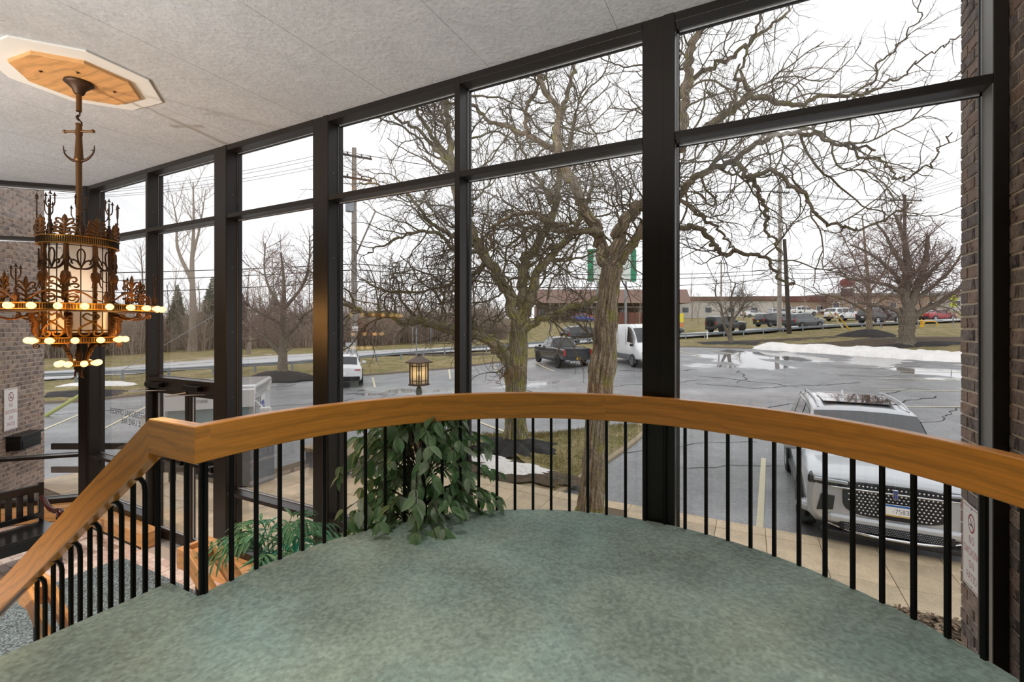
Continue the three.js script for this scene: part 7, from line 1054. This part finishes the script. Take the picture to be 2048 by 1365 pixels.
{
  // shops far across the road
  const bld = (label, e0, e1, n, h, wall, roofMat, opt = {}) => {
    const c = (e0 + e1) / 2, w = e1 - e0, y = opt.y ?? H(c, n), t = thing('shop_building', label, 'building', siteX(c, n), y, siteZ(c, n), TURN + (opt.turn || 0));
    part('wall', rboxTo(-w / 2, w / 2, -1.5, h, -12, 0, 0.05), wall, t); part('roof', opt.pitch ? T(extrudeXY([[-12.5, 0], [0.8, 0], [-1.6, opt.pitch], [-10, opt.pitch]], w + 1, 0.02).rotateY(Math.PI / 2), -w / 2 - 0.5, h - 0.1, 0, 0, 0, 0) : rboxTo(-w / 2 - 0.3, w / 2 + 0.3, h - 0.1, h + (opt.band || 0.5), -12.3, 0.5, 0.05), roofMat, t);
    if (opt.fascia) part('fascia', rboxTo(-w / 2 + (opt.fx || 0), w / 2, opt.fascia, opt.fascia + 0.45, 0, 0.3, 0.03), M.white, t);
    for (let k = 0; k < (opt.win || 0); k++) { const x = lerp(-w / 2 + 1.5, w / 2 - 1.5, k / Math.max(1, opt.win - 1)); const g = part('window', rbox(1.8, 1.5, 0.08, 0.02, x, h * 0.42, 0.02), M.white, t); part('pane', rbox(1.6, 1.3, 0.08, 0.02, x, h * 0.42, 0.05), M.carGlass, g); }
    return t;
  };
  const brown = std('#8c7268', 0.95), brown2 = std('#7d6156', 0.95), pale = std('#c9c4bc', 0.9), dkred = std('#6d4540', 0.9), tan = std('#a58f7c', 0.9);
  bld('long low brown shop with a pale fascia beyond the pickup', 6.2, 40, 117, 3.4, brown2, brown, { pitch: 3.2, fascia: 2.6, fx: 12, win: 7, y: 3.3 });
  bld('long pale shop with a brown roof band beyond the off-roader', 42, 68, 116, 4.2, pale, std('#7b6254', 0.9), { band: 0.9, win: 5, y: 3.6 });
  bld('low dark red roofed shop behind the two utility poles', 64, 84, 124, 3.4, tan, dkred, { band: 1.3, win: 5, y: 4.6 });
  bld('tan shop block beyond the red oval sign', 84, 112, 122, 4.4, tan, std('#8f8a84', 0.9), { band: 0.6, win: 6, y: 5.0 }); bld('distant white shop at the end of the queue', 112, 150, 118, 4.2, pale, std('#9a9894', 0.9), { band: 0.6, win: 6, y: 5.4 });
  const fe = thing('yard_fence', 'reddish brown board fence beside the brown shop', 'fence', siteX(22.4, 84), H(22.4, 84), siteZ(22.4, 84), TURN); const fm = std('#7d5046', 0.9); for (let k = 0; k < 10; k++) part('board', rbox(0.78, 2.1, 0.06, 0.01, -3.6 + k * 0.8, 1.05, 0), fm, fe); for (const x of [-4, -1.3, 1.3, 4]) part('post', boxTo(x - 0.08, x + 0.08, 0, 2.25, 0.04, 0.14), M.poleDark, fe);
  const sg = thing('pylon_sign', 'green bordered pylon sign behind the leaning tree', 'sign', siteX(17.7, 82), H(17.7, 82), siteZ(17.7, 82), TURN); const gm = std('#2f8a67', 0.6); part('panel', rbox(8.4, 5.6, 0.3, 0.05, 0, 10.6, 0), std('#dfe6e2', 0.6), sg); for (const x of [-3.8, 0, 3.8]) part('green_bar', rbox(1.0, 5.6, 0.36, 0.04, x, 10.6, 0.02), gm, sg); part('green_bar', rbox(8.5, 0.5, 0.36, 0.04, 0, 13.3, 0.02), gm, sg); for (const x of [-2.5, 2.5]) part('post', cyl(0.2, 0.2, 8.4, 10, x, 4.0, -0.1), M.galv, sg);
  const os = thing('oval_sign', 'dark red oval sign on two poles above the shops', 'sign', siteX(72.5, 100), H(72.5, 100), siteZ(72.5, 100), TURN); part('oval', T(new THREE.CylinderGeometry(1, 1, 0.4, 30).rotateX(Math.PI / 2).scale(1.6, 0.95, 1), 0, 7.0, 0), std('#8e2a2c', 0.6), os); part('lower_panel', rbox(2.6, 1.6, 0.3, 0.04, 0, 5.0, 0), std('#5c4a48', 0.7), os); for (const x of [-0.9, 0.9]) part('post', cyl(0.1, 0.1, 6, 8, x, 3, -0.1), M.galv, os);
}
// ---------------------------------------------------------------- added fill lamps, out of view behind and above the viewer
{
  const bowl = lathe([[0, 0], [0.16, 0], [0.165, 0.02], [0.03, 0.04], [0.022, 1.05], [0.05, 1.08], [0.2, 1.14], [0.36, 1.26], [0.43, 1.42], [0.42, 1.425], [0.34, 1.28], [0, 1.27]], 32);
  [[-9.2, 'beside the far lobby wall'], [-6.8, 'second along the hall from the far wall'], [-4.4, 'in the middle of the hall'], [-2.0, 'behind the stair head'], [0.5, 'beside the brick end wall']].forEach(([x, w]) => {
    const c = thing('fill_uplighter', 'added unseen fill uplighter with an opaque bowl ' + w, 'lamp', x, 0, 1.9, 0, 'added fill uplighters in the hall');  // fill lamp added to brighten the ceiling, never in view
    part('stand', bowl, M.bronze, c); part('glow_plate', cyl(0.2, 0.2, 0.01, 28, 0, 1.285, 0), new THREE.MeshStandardMaterial({ color: 0xffffff, emissive: 0xfff6ea, emissiveIntensity: 0.25 }), c);
    const L = new THREE.SpotLight(0xfffaf4, ROOM_LIGHT.uplight, 0, 0.62, 0.9, 2); L.position.set(0, 1.33, 0); L.target.position.set(-0.35, 3.6, -4.0); L.castShadow = true; L.shadow.radius = 2.5; c.add(L, L.target);
  });
  [[-2.1, 0.2, 'over the stair head'], [-0.3, 0.3, 'over the near side of the round floor'], [0.5, -1.0, 'beside the brick end wall'], [-1.4, -1.2, 'over the middle of the round floor']].forEach(([x, z, w]) => {
    const c = thing('fill_pendant', 'added unseen white fill cylinder under the ceiling ' + w, 'lamp', x, CEIL, z, 0);  // fill lamp added above the frame to brighten the carpet
    part('cylinder', lathe([[0, 0], [0.13, 0], [0.13, -0.19], [0.122, -0.19], [0.122, -0.06], [0, -0.06]], 28), M.paintWhite, c); part('lens', cyl(0.1, 0.1, 0.006, 24, 0, -0.066, 0), new THREE.MeshStandardMaterial({ color: 0xffffff, emissive: 0xfff4e4, emissiveIntensity: 1 }), c);
    const L = new THREE.SpotLight(0xfff8ee, ROOM_LIGHT.pendant, 0, 0.78, 1, 2); L.position.set(0, -0.085, 0); L.target.position.set(0, -5, 0); L.castShadow = true; L.shadow.radius = 3; c.add(L, L.target);
  });
  [[-8.4, 1.0, 'over the bench end of the lobby'], [-6.0, 1.3, 'over the foot of the stair']].forEach(([x, z, w]) => {
    const c = thing('fill_downlight', 'added unseen round fill downlight ' + w, 'lamp', x, CEIL, z, 0);  // fill lamp added out of view to brighten the lobby tiles
    part('trim_ring', lathe([[0.09, -0.03], [0.13, -0.012], [0.14, 0.0], [0.085, 0.0], [0.09, -0.03]], 28), M.paintWhite, c); part('lens', cyl(0.085, 0.085, 0.006, 24, 0, -0.008, 0), new THREE.MeshStandardMaterial({ color: 0xffffff, emissive: 0xfff4e4, emissiveIntensity: 1 }), c);
    const L = new THREE.SpotLight(0xfff4e6, ROOM_LIGHT.down, 0, 0.6, 0.8, 2); L.position.set(0, -0.04, 0); L.target.position.set(0.7, -5, -2.4); L.castShadow = true; L.shadow.radius = 3; c.add(L, L.target);
  });
}
renderer.render(scene, camera);
